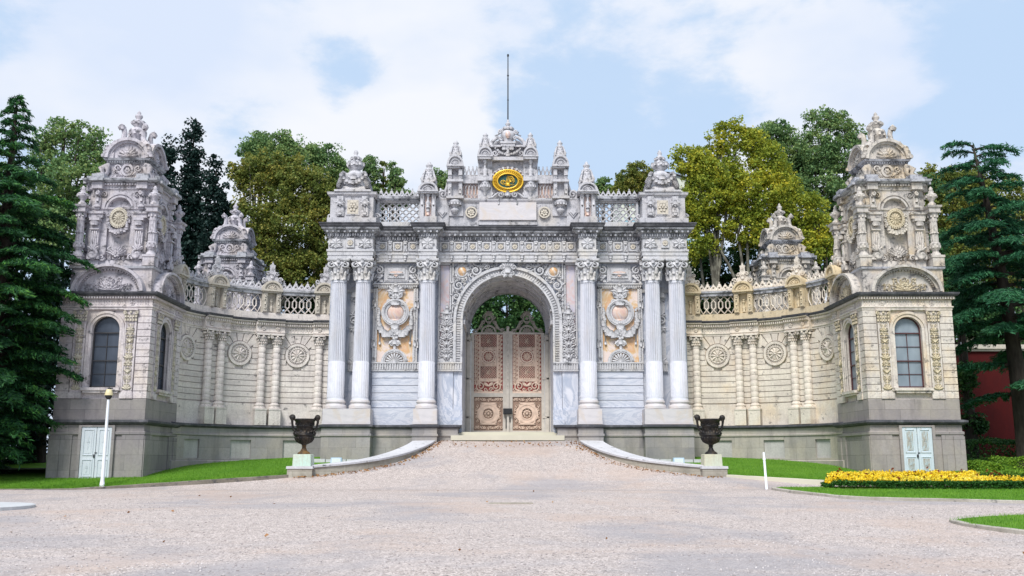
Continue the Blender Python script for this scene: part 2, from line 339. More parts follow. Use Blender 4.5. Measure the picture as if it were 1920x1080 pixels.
# ---------------------------------------------------------------- mesh building
ident = lambda u, o, z: (u, o, z)
class MB:
    """collects pieces of ONE part in local wall coordinates: u along the wall, o outwards, z up"""
    def __init__(s, m=ident, curved=0):
        s.m = m; s.curved = curved; s.V = []; s.UV = []; s.F = []; s.SM = []
    def at(s, m, curved=0): s.m = m; s.curved = curved; return s
    def add(s, vs, fs, sm=False):
        n = len(s.V); m = s.m
        for p in vs:
            s.V.append(m(*p)); s.UV.append((p[0] + p[1], p[2]))
        for f in fs: s.F.append([i + n for i in f])
        s.SM += [sm] * len(fs)
        return s
    def _us(s, a, b):
        k = max(1, int(math.ceil(abs(b - a) / s.curved))) if s.curved else 1
        return [a + (b - a) * i / k for i in range(k + 1)]
    def box(s, u0, u1, o0, o1, z0, z1, bt=0, bs=0):
        """box; bt narrows the top end on all sides"""
        us = s._us(u0, u1); n = len(us); vs = []; fs = []
        for u in us:
            t = bt * (1 - 2 * (u - u0) / (u1 - u0)) if u1 != u0 else 0
            vs += [(u, o0, z0), (u, o1, z0), (u + t, o1 - bt, z1), (u + t, o0, z1)]
        for i in range(n - 1):
            a, b = i * 4, i * 4 + 4
            for j in range(4):
                k = (j + 1) % 4
                fs.append((a + j, a + k, b + k, b + j))
        fs += [(3, 2, 1, 0), tuple(range(4 * n - 4, 4 * n))]
        return s.add(vs, fs)
    def sweep(s, prof, u0, u1, caps=True):
        us = s._us(u0, u1); k = len(prof); vs = []; fs = []
        for u in us: vs += [(u, o, z) for o, z in prof]
        for i in range(len(us) - 1):
            for j in range(k - 1):
                a = i * k + j; fs.append((a, a + 1, a + k + 1, a + k))
        if caps: fs += [tuple(range(k)), tuple(range(len(vs) - k, len(vs)))]
        return s.add(vs, fs)
    def mould(s, path, prof):
        """profile (offset outward, z) swept along a plan path of (u, o) with mitred corners; outward = left of travel"""
        P = []
        for i in range(len(path) - 1):
            (a, b), (c, d) = path[i], path[i + 1]
            us = s._us(a, c) if abs(a - c) > 1e-6 else [a, c]
            k = len(us) - 1
            for j in range(k): P.append((a + (c - a) * j / k, b + (d - b) * j / k))
        P.append(path[-1])
        n = len(P); N = []
        for i in range(n):
            ds = []
            if i > 0: ds.append((P[i][0] - P[i - 1][0], P[i][1] - P[i - 1][1]))
            if i < n - 1: ds.append((P[i + 1][0] - P[i][0], P[i + 1][1] - P[i][1]))
            ns = []
            for x, y in ds:
                l = hypot(x, y) or 1; ns.append((-y / l, x / l))
            if len(ns) == 1: N.append(ns[0])
            else:
                x, y = ns[0][0] + ns[1][0], ns[0][1] + ns[1][1]
                q = 1 + ns[0][0] * ns[1][0] + ns[0][1] * ns[1][1]
                N.append((x / q, y / q))
        k = len(prof); vs = []; fs = []
        for (u, o), (nx, ny) in zip(P, N): vs += [(u + nx * d, o + ny * d, z) for d, z in prof]
        for i in range(n - 1):
            for j in range(k - 1):
                a = i * k + j; fs.append((a, a + 1, a + k + 1, a + k))
        return s.add(vs, fs)
    def lathe(s, cu, co, prof, n=14, flute=0, fd=.0, a0=0, a1=2 * pi, sm=True, ov=1.0):
        full = abs(a1 - a0 - 2 * pi) < 1e-6
        k = n if full else n + 1; vs = []; fs = []
        for j, (r, z) in enumerate(prof):
            for i in range(k):
                a = a0 + (a1 - a0) * i / n
                rr = r
                if flute and fd: rr = r - fd * (i % 2)
                vs.append((cu + rr * cos(a), co + rr * sin(a) * ov, z))
        for j in range(len(prof) - 1):
            for i in range(n):
                b = (i + 1) % k if full else i + 1
                fs.append((j * k + i, j * k + b, (j + 1) * k + b, (j + 1) * k + i))
        if full:
            fs.append(tuple(range(k))); fs.append(tuple(range((len(prof) - 1) * k, len(prof) * k)))
        return s.add(vs, fs, sm)
    def sq(s, cx, cy, prof, hy=None):
        """square-plan moulding (half width, z)"""
        vs = []; fs = []
        for h, z in prof:
            g = h if hy is None else h + hy
            vs += [(cx - h, cy - g, z), (cx + h, cy - g, z), (cx + h, cy + g, z), (cx - h, cy + g, z)]
        for j in range(len(prof) - 1):
            for i in range(4): fs.append((j * 4 + i, j * 4 + (i + 1) % 4, j * 4 + 4 + (i + 1) % 4, j * 4 + 4 + i))
        fs += [(0, 1, 2, 3), tuple(range(len(vs) - 4, len(vs)))]
        return s.add(vs, fs)
    def tube(s, pts, r, n=5, closed=False, sm=True):
        k = len(pts); vs = []; fs = []
        rs = r if isinstance(r, (list, tuple)) else [r] * k
        for i in range(k):
            if closed: a, b = pts[i - 1], pts[(i + 1) % k]
            else: a, b = pts[max(0, i - 1)], pts[min(k - 1, i + 1)]
            d = [b[j] - a[j] for j in range(3)]
            l = sqrt(sum(x * x for x in d)) or 1; d = [x / l for x in d]
            up = (0, 1, 0) if abs(d[1]) < .9 else (0, 0, 1)
            x = (d[1] * up[2] - d[2] * up[1], d[2] * up[0] - d[0] * up[2], d[0] * up[1] - d[1] * up[0])
            l = sqrt(sum(q * q for q in x)) or 1; x = [q / l for q in x]
            y = (d[1] * x[2] - d[2] * x[1], d[2] * x[0] - d[0] * x[2], d[0] * x[1] - d[1] * x[0])
            for j in range(n):
                t = 2 * pi * j / n
                vs.append(tuple(pts[i][q] + rs[i] * (cos(t) * x[q] + sin(t) * y[q]) for q in range(3)))
        for i in range(k if closed else k - 1):
            a, b = i * n, ((i + 1) % k) * n
            for j in range(n): fs.append((a + j, a + (j + 1) % n, b + (j + 1) % n, b + j))
        if not closed: fs += [tuple(range(n)), tuple(range((k - 1) * n, k * n))]
        return s.add(vs, fs, sm)
    def blob(s, u, o, z, ru, ro=None, rz=None, n=7, m=4):
        ro = ru if ro is None else ro; rz = ru if rz is None else rz
        vs = [(u, o, z - rz)]; fs = []
        for j in range(1, m):
            p = -pi / 2 + pi * j / m
            for i in range(n):
                a = 2 * pi * i / n
                vs.append((u + ru * cos(p) * cos(a), o + ro * cos(p) * sin(a), z + rz * sin(p)))
        vs.append((u, o, z + rz)); L = len(vs) - 1
        for i in range(n): fs.append((0, 1 + i, 1 + (i + 1) % n)); fs.append((L, L - n + (i + 1) % n, L - n + i))
        for j in range(m - 2):
            for i in range(n):
                a = 1 + j * n; fs.append((a + i, a + (i + 1) % n, a + n + (i + 1) % n, a + n + i))
        return s.add(vs, fs, True)
    def leaf(s, u, z, o, ang, L, W, h=.05, curl=0):
        """relief leaf lying on the wall, ridge h proud, tip lifted by curl"""
        c, t = cos(ang), sin(ang); vs = []; fs = []
        for i, (q, wq) in enumerate(((0, .35), (.3, .9), (.65, 1), (1, .05))):
            for k, sd in ((0, -1), (1, 0), (2, 1)):
                x, y = q * L, sd * W * .5 * wq
                vs.append((u + x * c - y * t, o + (h if sd == 0 else .0) + curl * q * q, z + x * t + y * c))
        for i in range(3):
            a = i * 3; fs += [(a, a + 1, a + 4, a + 3), (a + 1, a + 2, a + 5, a + 4)]
        n = len(vs); vs += [(x, o - .02, y) for x, _, y in vs[0:1] + vs[9:10]]
        return s.add(vs, fs, False)
    def prism(s, poly, o0, o1):
        n = len(poly); vs = [(u, o0, z) for u, z in poly] + [(u, o1, z) for u, z in poly]
        fs = [tuple(range(n)), tuple(range(2 * n - 1, n - 1, -1))] + [(i, (i + 1) % n, n + (i + 1) % n, n + i) for i in range(n)]
        return s.add(vs, fs)
    def arc(s, cu, cz, r0, r1, a0, a1, o0, o1, n=24, zs=1.0):
        vs = []; fs = []
        for i in range(n + 1):
            a = a0 + (a1 - a0) * i / n
            for r, o in ((r0, o0), (r1, o0), (r1, o1), (r0, o1)): vs.append((cu + r * cos(a), o, cz + r * sin(a) * zs))
        for i in range(n):
            for j in range(4): fs.append((i * 4 + j, i * 4 + (j + 1) % 4, i * 4 + 4 + (j + 1) % 4, i * 4 + 4 + j))
        fs += [(0, 1, 2, 3), (4 * n, 4 * n + 1, 4 * n + 2, 4 * n + 3)]
        return s.add(vs, fs)
    def disc(s, cu, cz, r, o0, o1, n=20, zs=1.0):
        return s.prism([(cu + r * cos(2 * pi * i / n), cz + r * sin(2 * pi * i / n) * zs) for i in range(n)], o0, o1)
    # ---- ornament
    def ring(s, cu, cz, o, r, t, n=20, zs=1.0, k=5):
        return s.tube([(cu + r * cos(2 * pi * i / n), o, cz + r * sin(2 * pi * i / n) * zs) for i in range(n)], t, k, True)
    def scroll(s, cu, cz, o, r, turns=1.4, d=1, a0=0, t=None, tail=0, n=14):
        t = t or r * .2; pts = []; rs = []
        for i in range(n + 1):
            q = i / n; a = a0 + d * turns * 2 * pi * q; rr = r * (1 - .88 * q)
            pts.append((cu + rr * cos(a), o + .25 * r * q, cz + rr * sin(a))); rs.append(t * (1 - .45 * q))
        if tail:
            tx, tz = -d * sin(a0) * -1, -d * cos(a0)
            pts.insert(0, (pts[0][0] + tx * tail, o, pts[0][2] + tz * tail)); rs.insert(0, t * .7)
        return s.tube(pts, rs, 5)
    def rosette(s, cu, cz, o, r, n=8, h=None, zs=1.0, core=True):
        h = h or r * .3
        for i in range(n):
            a = 2 * pi * i / n
            s.blob(cu + r * .58 * cos(a), o, cz + r * .58 * sin(a) * zs, r * .30 + r * .12 * abs(cos(a)), h, r * .30 + r * .12 * abs(sin(a)), 6, 4)
        if core: s.blob(cu, o + h * .4, cz, r * .26, h, r * .26, 7, 4)
        return s
    def sunflower(s, cu, cz, o, r, n=12, h=.05, zs=1.0):
        for i in range(n): s.leaf(cu + r * .12 * cos(2 * pi * i / n), cz + r * .12 * sin(2 * pi * i / n) * zs, o, 2 * pi * i / n, r * .86, r * 5.0 / n, h, 0)
        return s.blob(cu, o + h * .5, cz, r * .2, h * 1.2, r * .2)
    def garland(s, u0, z0, u1, z1, sag, o, r, n=9, dr=.4):
        for i in range(n + 1):
            q = i / n; k = 4 * q * (1 - q)
            s.blob(u0 + (u1 - u0) * q + random.uniform(-1, 1) * r * .3, o, z0 + (z1 - z0) * q - sag * k + random.uniform(-1, 1) * r * .3, r * (1 - dr + dr * k), None, None, 6, 4)
        return s
    def fan(s, cu, cz, o, r, n=7, a0=0, a1=pi, h=.05, w=None, curl=.0):
        for i in range(n):
            a = a0 + (a1 - a0) * i / (n - 1); s.leaf(cu, cz, o, a, r, w or r * 2.4 / n, h, curl)
        return s
    def shell(s, cu, cz, o, r, n=9):
        for i in range(n):
            a = pi * (i + .5) / n
            s.tube([(cu + r * q * cos(a), o + .06 * sin(pi * q), cz + r * q * sin(a)) for q in (.15, .45, .75, .98)], [r * .03, r * .07, r * .12, r * .13], 5)
        s.arc(cu, cz, r * 1.08, r * 1.3, 0, pi, o - .03, o + .05, 16)
        return s.blob(cu, o, cz + r * .1, r * .2, .06, r * .15)
    def foliage(s, u0, u1, z0, z1, o, cell, h=.05, sym=True, mask=None, seed=1):
        """interlaced scrollwork filling a rectangle, mirror-symmetric about its middle"""
        rd = random.Random(seed); cu = (u0 + u1) / 2
        nu = max(1, int(round((u1 - u0) / (2 * cell)))) if sym else max(1, int(round((u1 - u0) / cell)))
        nz = max(1, int(round((z1 - z0) / cell)))
        cw = ((u1 - u0) / 2 if sym else (u1 - u0)) / nu; ch = (z1 - z0) / nz
        for j in range(nz):
            for i in range(nu):
                d = rd.choice((-1, 1)); a0 = rd.uniform(0, 2 * pi); k = rd.random(); rr = min(cw, ch) * rd.uniform(.36, .5)
                la = [rd.uniform(0, 2 * pi) for _ in range(2)]
                for sg in ((-1, 1) if sym else (1,)):
                    base = cu if sym else u0
                    cx = base + sg * (i + .5) * cw; cz = z0 + (j + .5) * ch
                    if mask and not mask(cx, cz): continue
                    f = (lambda a: a) if sg > 0 else (lambda a: pi - a)
                    if k < .55: s.scroll(cx, cz, o, rr, 1.25, d * sg, f(a0), rr * .24, 0, 9)
                    elif k < .8: s.rosette(cx, cz, o, rr * .9, 5, h)
                    else: s.fan(cx, cz - rr * .6, o, rr * 1.4, 5, .3, pi - .3, h)
                    for a in la: s.leaf(cx + cw * .3 * cos(f(a)), cz + ch * .3 * sin(f(a)), o, f(a + .6), rr * .95, rr * .5, h)
        return s
    def candelabrum(s, cu, z0, z1, o, w, seed=1):
        """vertical arabesque for a pilaster panel"""
        rd = random.Random(seed); z = z0; h = w * .9; i = 0
        s.tube([(cu, o, z0), (cu, o, z1)], w * .05, 5)
        while z < z1 - h * .5:
            k = i % 4
            if k == 0:
                s.fan(cu, z, o, w * .55, 5, .35, pi - .35, .05)
            elif k == 1:
                for sg in (-1, 1): s.scroll(cu + sg * w * .26, z + h * .4, o, w * .2, 1.3, sg, pi / 2 if sg > 0 else pi / 2, w * .05, 0, 10)
            elif k == 2:
                s.blob(cu, o, z + h * .4, w * .2, .05, w * .3); 
                for sg in (-1, 1): s.leaf(cu, z + h * .1, o, pi / 2 - sg * .8, w * .55, w * .2, .05)
            else:
                s.rosette(cu, z + h * .4, o, w * .32, 6, .04)
                for sg in (-1, 1): s.blob(cu + sg * w * .38, o, z + h * .2, w * .08, .04, w * .12)
            z += h * .85; i += 1
        return s
    def dentils(s, u0, u1, o0, o1, z0, z1, p=.16, f=.55):
        n = max(1, int(round((u1 - u0) / p))); p = (u1 - u0) / n; c = s.curved; s.curved = 0
        for i in range(n): s.box(u0 + (i + .5 - f / 2) * p, u0 + (i + .5 + f / 2) * p, o0, o1, z0, z1)
        s.curved = c; return s
    def cresting(s, u0, u1, o, z, h=.42, p=.3, t=.035):
        t *= 1.25
        n = max(1, int(round((u1 - u0) / p))); p = (u1 - u0) / n
        s.box(u0, u1, o - t * 1.2, o + t * 1.2, z, z + h * .14)
        for i in range(n):
            c = u0 + (i + .5) * p; r = min(p * .3, h * .26)
            s.ring(c, z + h * .14 + r, o, r, t, 9, 1, 4)
            big = 1.0 if i % 2 == 0 else .72
            s.blob(c, o, z + h * (.14 + .75 * big) , p * .13, t * 1.2, h * .13, 6, 4)
            for sg in (-1, 1):
                s.blob(c + sg * p * .2, o, z + h * (.14 + .52 * big), p * .11, t * 1.2, h * .085, 6, 4)
                s.tube([(c + sg * p * .5, o, z + h * .12), (c + sg * p * .34, o, z + h * .34), (c, o, z + h * (.2 + .55 * big))], t * .9, 4)
        return s
    def lattice(s, u0, u1, o, z0, z1, p=.3, t=.035):
        """diamond trellis"""
        n = max(1, int(round((u1 - u0) / p))); p = (u1 - u0) / n; H = z1 - z0; m = max(1, int(round(H / p)))
        for i in range(-m, n):
            for d in (1, -1):
                a = [(u0 + (i + k * .5) * p, z0 + H * k / (2 * m)) for k in range(2 * m + 1)]
                a = [(x if d > 0 else u0 + u1 - x, z) for x, z in a if u0 - 1e-4 <= x <= u1 + 1e-4]
                if len(a) > 1: s.tube([(x, o, z) for x, z in a], t, 4, sm=False)
        for j in range(m * 2 + 1):
            for i in range(n + 1):
                s.blob(u0 + (i + (.5 if j % 2 else 0)) * p if (i < n or j % 2 == 0) else u1, o, z0 + H * j / (2 * m), t * 1.55, t * 1.3, t * 1.55, 6, 4)
        return s
    def hexlattice(s, u0, u1, o, z0, z1, p=.42, t=.04):
        """overlapping long hexagons"""
        n = max(1, int(round((u1 - u0) / p))); p = (u1 - u0) / n; H = z1 - z0
        for i in range(n):
            c = u0 + (i + .5) * p; q = p * .78; e = H * .36
            pts = [(c, z0), (c + q, z0 + e), (c + q, z1 - e), (c, z1), (c - q, z1 - e), (c - q, z0 + e)]
            pts = [(min(max(x, u0), u1), o, z) for x, z in pts]
            s.tube(pts, t, 4, True, sm=False)
        return s
    def baluster(s, cu, co, z0, z1, r, n=8):
        H = z1 - z0
        return s.lathe(cu, co, [(r * .9, z0), (r * .9, z0 + .07 * H), (r * .5, z0 + .1 * H), (r, z0 + .32 * H), (r * .85, z0 + .42 * H), (r * .38, z0 + .55 * H), (r * .42, z0 + .8 * H), (r * .8, z0 + .9 * H), (r * .9, z1)], n)
    def urnfinial(s, cu, co, z0, z1, r, n=10):
        H = z1 - z0
        s.lathe(cu, co, [(r * a, z0 + H * b) for a, b in ((.8, 0), (.8, .05), (.4, .09), (.35, .14), (.9, .26), (1.0, .38), (.85, .48), (.45, .55), (.55, .6), (.62, .66), (.4, .72), (.2, .78), (.30, .85), (.22, .92), (.03, 1))], n)
        for i in range(n): a = 2 * pi * i / n; s.blob(cu + r * .86 * cos(a), co + r * .86 * sin(a), z0 + H * .36, r * .24, None, H * .09, 5, 4)
        return s

WL = {}                                  # world position of every linked object
def thing(name, loc, label, cat, group=None, kind=None):
    o = bpy.data.objects.new(name, None); COL.objects.link(o)
    o.empty_display_size = .3; o.location = loc; WL[o.name] = tuple(loc)
    o['label'] = label; o['category'] = cat
    if group: o['group'] = group
    if kind: o['kind'] = kind
    return o
def mesh_from(name, V, F, SM=None, UV=None):
    me = bpy.data.meshes.new(name); me.from_pydata(V, [], F)
    if SM is not None: me.polygons.foreach_set('use_smooth', SM)
    if UV is not None:
        uvl = me.uv_layers.new(name='UVMap')
        li = np.empty(len(me.loops), dtype=np.int32); me.loops.foreach_get('vertex_index', li)
        uvl.data.foreach_set('uv', np.asarray(UV, dtype=np.float32)[li].ravel())
    me.update(); return me
def part(mb, name, mat, parent=None, label=None):
    xs = np.asarray(mb.V); c = ((xs.min(0) + xs.max(0)) / 2); c[2] = xs[:, 2].min()
    me = mesh_from(name, (xs - c).tolist(), mb.F, mb.SM, mb.UV)
    me.materials.append(M[mat] if isinstance(mat, str) else mat)
    o = bpy.data.objects.new(name, me); COL.objects.link(o); WL[o.name] = tuple(c)
    if parent is not None:
        o.parent = parent; p = WL[parent.name]; o.location = (c[0] - p[0], c[1] - p[1], c[2] - p[2])
    else: o.location = c
    if label: o['label'] = label
    return o
def solo(mb, name, mat, label, cat, group=None, kind=None):
    o = part(mb, name, mat)
    if kind: o['kind'] = kind
    if label: o['label'] = label
    if cat: o['category'] = cat
    if group: o['group'] = group
    return o
def copy_tree(o, dx, parent=None):
    c = o.copy(); COL.objects.link(c)
    if parent is None: c.location = (o.location[0] + dx[0], o.location[1] + dx[1], o.location[2] + dx[2])
    else: c.parent = parent; c.matrix_parent_inverse = o.matrix_parent_inverse
    for ch in o.children: copy_tree(ch, dx, c)
    return c

# ================================================================ THE GATE
GY = 48.0
G = lambda u, o, z: (u, GY - o, z)
gate = thing('monumental_gate', (0, GY, 1.2), 'monumental carved marble gateway with fluted columns, pierced double door and gilded oval emblem', 'gateway')

def mirror_path(p): return p + [(-u, o) for u, o in reversed(p)]

# ---- plinth
pp = mirror_path([(-8.95, -4.2), (-8.95, 1.42), (-6.60, 1.42), (-6.60, .72), (-4.60, .72), (-4.60, 1.42), (-3.40, 1.42), (-3.40, .95), (-2.42, .95), (-2.42, -4.2)])
for half in (pp[:10], pp[10:]):
    pl = MB(G)
    pl.mould(half, [(0, 0), (0, 2.76), (.05, 2.79), (.05, 2.88), (0, 2.91), (0, 3.19)])
    p_ = part(pl, 'plinth', 'plinth', gate)
    lg = MB(G)
    lg.mould(half, [(0, 3.17), (.06, 3.18), (.13, 3.24), (.13, 3.32), (.02, 3.345), (-.75, 3.35)])
    part(lg, 'ledge', 'crust', p_)

# ---- wall body: piers either side of the arch, spandrel wall above, vault behind
wb = MB(G)
for sg in (-1, 1):
    a, b = sorted((sg * 9.0, sg * 2.27))
    wb.box(a, b, -4.2, 0, 1.5, 8.63)
    wb.box(a, b, -4.2, 0, 8.63, 13.3) if False else None
zc, ra = 8.63, 2.27
# spandrel wall with arch cut: fan of quads between the arch and the rectangle
def archwall(mb, o_f, o_b, r, hw, ztop, n=28):
    vs = []; fs = []
    for i in range(n + 1):
        a = pi * i / n; x, z = r * cos(a), zc + r * sin(a)
        k = max(abs(cos(a)) / hw, sin(a) / (ztop - zc)); X, Z = cos(a) / k, zc + sin(a) / k
        vs += [(x, o_f, z), (X, o_f, Z), (x, o_b, z), (X, o_b, Z)]
    for i in range(n):
        a = i * 4; fs += [(a, a + 1, a + 5, a + 4), (a + 2, a + 3, a + 7, a + 6)]
    mb.add(vs, fs)
archwall(wb, 0, -4.2, 2.27, 9.0, 13.3)
for c in ((9.0, 8.63),): pass
wb.box(-9.0, 9.0, -4.2, 0.0, 13.28, 13.33)
for sg in (-1, 1): wb.box(*sorted((sg * 8.995, sg * 9.0)), -4.2, 0, 8.63, 13.28)
part(wb, 'wall', 'marble_wall', gate)
va = MB(G)
vs = []; fs = []; n = 24
for i in range(n + 1):
    a = pi * i / n
    for o in (0.0, -.9, -1.8, -2.7, -3.6): vs.append((2.27 * cos(a), o, zc + 2.27 * sin(a)))
for i in range(n):
    for j in range(4): fs.append((i * 5 + j, i * 5 + j + 1, i * 5 + 6 + j, i * 5 + 5 + j))
va.add(vs, fs)
for o in (-.7, -1.9, -3.1): va.arc(0, zc, 2.18, 2.29, 0, pi, o - .12, o + .12, 24)
for j in range(7):
    a = pi * (j + .5) / 7
    va.arc(0, zc, 2.2, 2.29, a - .02, a + .02, -3.6, 0, 2)
va.arc(0, zc, 2.05, 2.6, 0, pi, -4.2, -3.6, 24)
for sg in (-1, 1): va.box(*sorted((sg * 2.05, sg * 2.3)), -4.2, -3.6, 2.9, zc)
for sg in (-1, 1): va.box(*sorted((sg * 2.16, sg * 2.3)), -3.6, -.02, zc - .22, zc)
part(va, 'vault', 'attic', gate)

# ---- marble slabs low, banded courses in the side bays
for sg in (-1, 1):
    sl = MB(G)
    sl.box(*sorted((sg * 3.5, sg * 2.72)), 0, .16, 3.36, 6.02)
    sl.box(*sorted((sg * 2.70, sg * 2.275)), -.3, .10, 3.36, 6.02)
    sl.box(*sorted((sg * 3.5, sg * 2.24)), -.02, .26, 3.36, 4.12)
    sl.box(*sorted((sg * 2.80, sg * 2.245)), -.3, .36, 3.36, 3.62)
    part(sl, 'marble_slab', 'marble_wall', gate)
    bd = MB(G)
    for j in range(5):
        z0 = 4.20 + j * .365
        bd.box(*sorted((sg * 6.75, sg * 4.45)), 0, .20, z0 + .03, z0 + .365, .012)
    bd.box(*sorted((sg * 6.75, sg * 4.45)), 0, .14, 4.1, 6.04)
    bd.box(*sorted((sg * 6.75, sg * 4.45)), 0, .32, 3.36, 4.18)
    part(bd, 'banded_panel', 'marble_band', gate)
    # fluted dado band
    fb = MB(G)
    for a, b, oo in ((6.78, 4.42, .2), (3.52, 2.27, .2), (8.0, 7.6, .1)):
        a_, b_ = sorted((sg * a, sg * b))
        fb.box(a_, b_, 0, oo, 6.04, 6.42); fb.box(a_ , b_, 0, oo + .07, 6.40, 6.47); fb.box(a_, b_, 0, oo + .06, 6.02, 6.07)
        fb.dentils(a_, b_, oo, oo + .075, 6.09, 6.38, .125, .55)
    part(fb, 'fluted_band', 'carved', gate)
    # recess between the paired columns
    rc = MB(G)
    rc.box(*sorted((sg * 7.95, sg * 7.55)), -.02, .05, 6.6, 10.3)
    rc.box(*sorted((sg * 8.9, sg * 6.8)), 0, .12, 10.02, 10.18)
    cx = sg * 7.75
    rc.ring(cx, 8.6, .12, .17, .04, 12); rc.blob(cx, .12, 8.6, .08); rc.fan(cx, 6.5, .1, .3, 5); rc.fan(cx, 9.75, .1, .25, 5, pi, 2 * pi)
    rc.fan(cx, 8.2, .1, .25, 5, pi, 2 * pi); rc.fan(cx, 8.85, .1, .25, 5)
    rc.box(cx - .14, cx + .14, 0, .25, 9.75, 10.0)
    part(rc, 'recess_ornament', 'carved', gate)

# ---- orange panel bays with medallions
for sg in (-1, 1):
    cx = sg * 5.66
    pn = MB(G); pn.box(cx - .92, cx + .92, 0, .1, 6.42, 10.25); part(pn, 'orange_marble_panel', 'orange', gate)
    fr = MB(G)
    for a, b in ((cx - 1.12, cx - .90), (cx + .90, cx + 1.12)):
        fr.box(a, b, 0, .2, 6.47, 10.3)
        fr.dentils(a + .02, a + .09, .2, .24, 6.5, 6.56, .07)
        for k in range(44): fr.blob((a + b) / 2, .2, 6.58 + k * .084, .045, .05, .034, 5, 4)
    fr.box(cx - 1.12, cx + 1.12, 0, .2, 10.2, 10.42); fr.box(cx - 1.16, cx + 1.16, 0, .28, 10.40, 10.47)
    fr.dentils(cx - 1.1, cx + 1.1, .2, .25, 10.25, 10.36, .09)
    for s2 in (-1, 1):
        for zz in (9.4, 7.4): 
            fr.blob(cx + s2 * 1.02, .24, zz, .07, .05, .22); fr.blob(cx + s2 * 1.14, .18, zz, .05, .05, .3)
    part(fr, 'beaded_frame', 'carved', gate)
    md = MB(G)
    md.arc(cx, 8.98, .42, .56, 0, 2 * pi, .1, .2, 28); md.arc(cx, 8.98, .56, .70, 0, 2 * pi, .1, .27, 28)
    md.ring(cx, 8.98, .27, .62, .03, 24)
    for k in range(28): md.blob(cx + .5 * cos(2 * pi * k / 28), .2, 8.98 + .5 * sin(2 * pi * k / 28), .035, .03, None, 5, 4)
    medal = part(md, 'medallion', 'carved', gate)
    dm = MB(G); dm.blob(cx, .1, 8.98, .43, .16, .43, 20, 8); part(dm, 'marble_boss', 'rosy', medal)
    for s2 in (-1, 1):
        gl = MB(G)
        gl.garland(cx + s2 * .82, 9.2, cx + s2 * .80, 8.2, 0, .22, .11, 9)
        gl.garland(cx + s2 * .86, 8.5, cx + s2 * .05, 8.1, .42, .24, .19, 14, .35)
        gl.tube([(cx + s2 * .8, .18, 8.2), (cx + s2 * .76, .18, 7.55)], [.03, .03]); gl.blob(cx + s2 * .76, .18, 7.45, .07, .05, .13)
        gl.scroll(cx + s2 * .24, 9.85, .22, .17, 1.4, s2, pi / 2, .05); gl.scroll(cx + s2 * .33, 9.5, .22, .15, 1.3, -s2, 0, .05)
        gl.leaf(cx, 9.72, .22, pi / 2 - s2 * .9, .5, .22, .06)
        gl.leaf(cx, 7.6, .2, -pi / 2 + s2 * .9, .4, .2, .06); gl.blob(cx + s2 * .22, .2, 7.85, .11, .08, .14)
        gl.leaf(cx + s2 * .25, 7.65, .2, pi / 2 - s2 * .5, .4, .2, .06)
        gl.scroll(cx + s2 * .16, 7.35, .18, .09, 1.2, s2, pi / 2, .04)
        part(gl, 'fruit_festoon', 'carved', gate)
    gl = MB(G)
    gl.blob(cx, .24, 10.15, .17, .14, .22); gl.blob(cx, .24, 10.42, .11); gl.rosette(cx, 9.75, .24, .26, 8); gl.blob(cx, .26, 9.45, .3, .12, .16)
    gl.fan(cx, 10.0, .22, .5, 7, .2, pi - .2, .07)
    gl.blob(cx, .24, 8.25, .24, .14, .2); gl.rosette(cx, 7.85, .24, .27, 7); gl.blob(cx, .2, 7.5, .14, .12, .2); gl.blob(cx, .2, 7.22, .08, .08, .14); gl.blob(cx, .2, 7.02, .045, .05, .08)
    gl.fan(cx, 8.05, .22, .4, 7, pi + .3, 2 * pi - .3, .07)
    part(gl, 'cartouche', 'carved', gate)
    sh = MB(G); sh.disc(cx, 6.47, .5, .1, .14, 16) if False else None
    sh.shell(cx, 6.47, .17, .44, 9); sh.arc(cx, 6.47, .56, .66, 0, pi, .1, .24, 20)
    for k in range(20): a = pi * (k + .5) / 20; sh.blob(cx + .52 * cos(a), .22, 6.47 + .52 * sin(a), .03, None, None, 5, 4)
    part(sh, 'shell_lunette', 'carved', gate)
    up = MB(G)
    up.box(cx - .62, cx + .62, 0, .12, 10.55, 11.42); up.box(cx - .56, cx + .56, .12, .16, 10.62, 11.35)
    up.box(cx - .44, cx + .44, .1, .22, 10.74, 11.24)
    for s2 in (-1, 1):
        up.leaf(cx, 10.95, .22, 0 if s2 > 0 else pi, .38, .2, .08)
        up.scroll(cx + s2 * .86, 11.15, .16, .22, 1.4, s2, pi / 2, .06); up.scroll(cx + s2 * .95, 10.72, .16, .17, 1.3, -s2, pi / 2, .05)
        up.tube([(cx + s2 * 1.1, .14, 11.4), (cx + s2 * .66, .14, 10.98)], .07); up.rosette(cx + s2 * .88, 10.9, .14, .2, 6)
        up.tube([(cx + s2 * 1.1, .14, 10.5), (cx + s2 * .66, .14, 10.9)], .06)
        up.blob(cx + s2 * .75, .18, 10.6, .12, .06, .1)
    up.fan(cx, 10.98, .2, .26, 7, pi, 2 * pi, .06); up.fan(cx, 10.98, .2, .16, 5, 0, pi, .06)
    part(up, 'upper_panel', 'carved', gate)
    bs = MB(G); bs.prism([(cx - .34, 11.04), (cx, 10.80), (cx + .34, 11.04), (cx, 11.10)], .22, .26); part(bs, 'marble_inlay', 'rosy', gate)

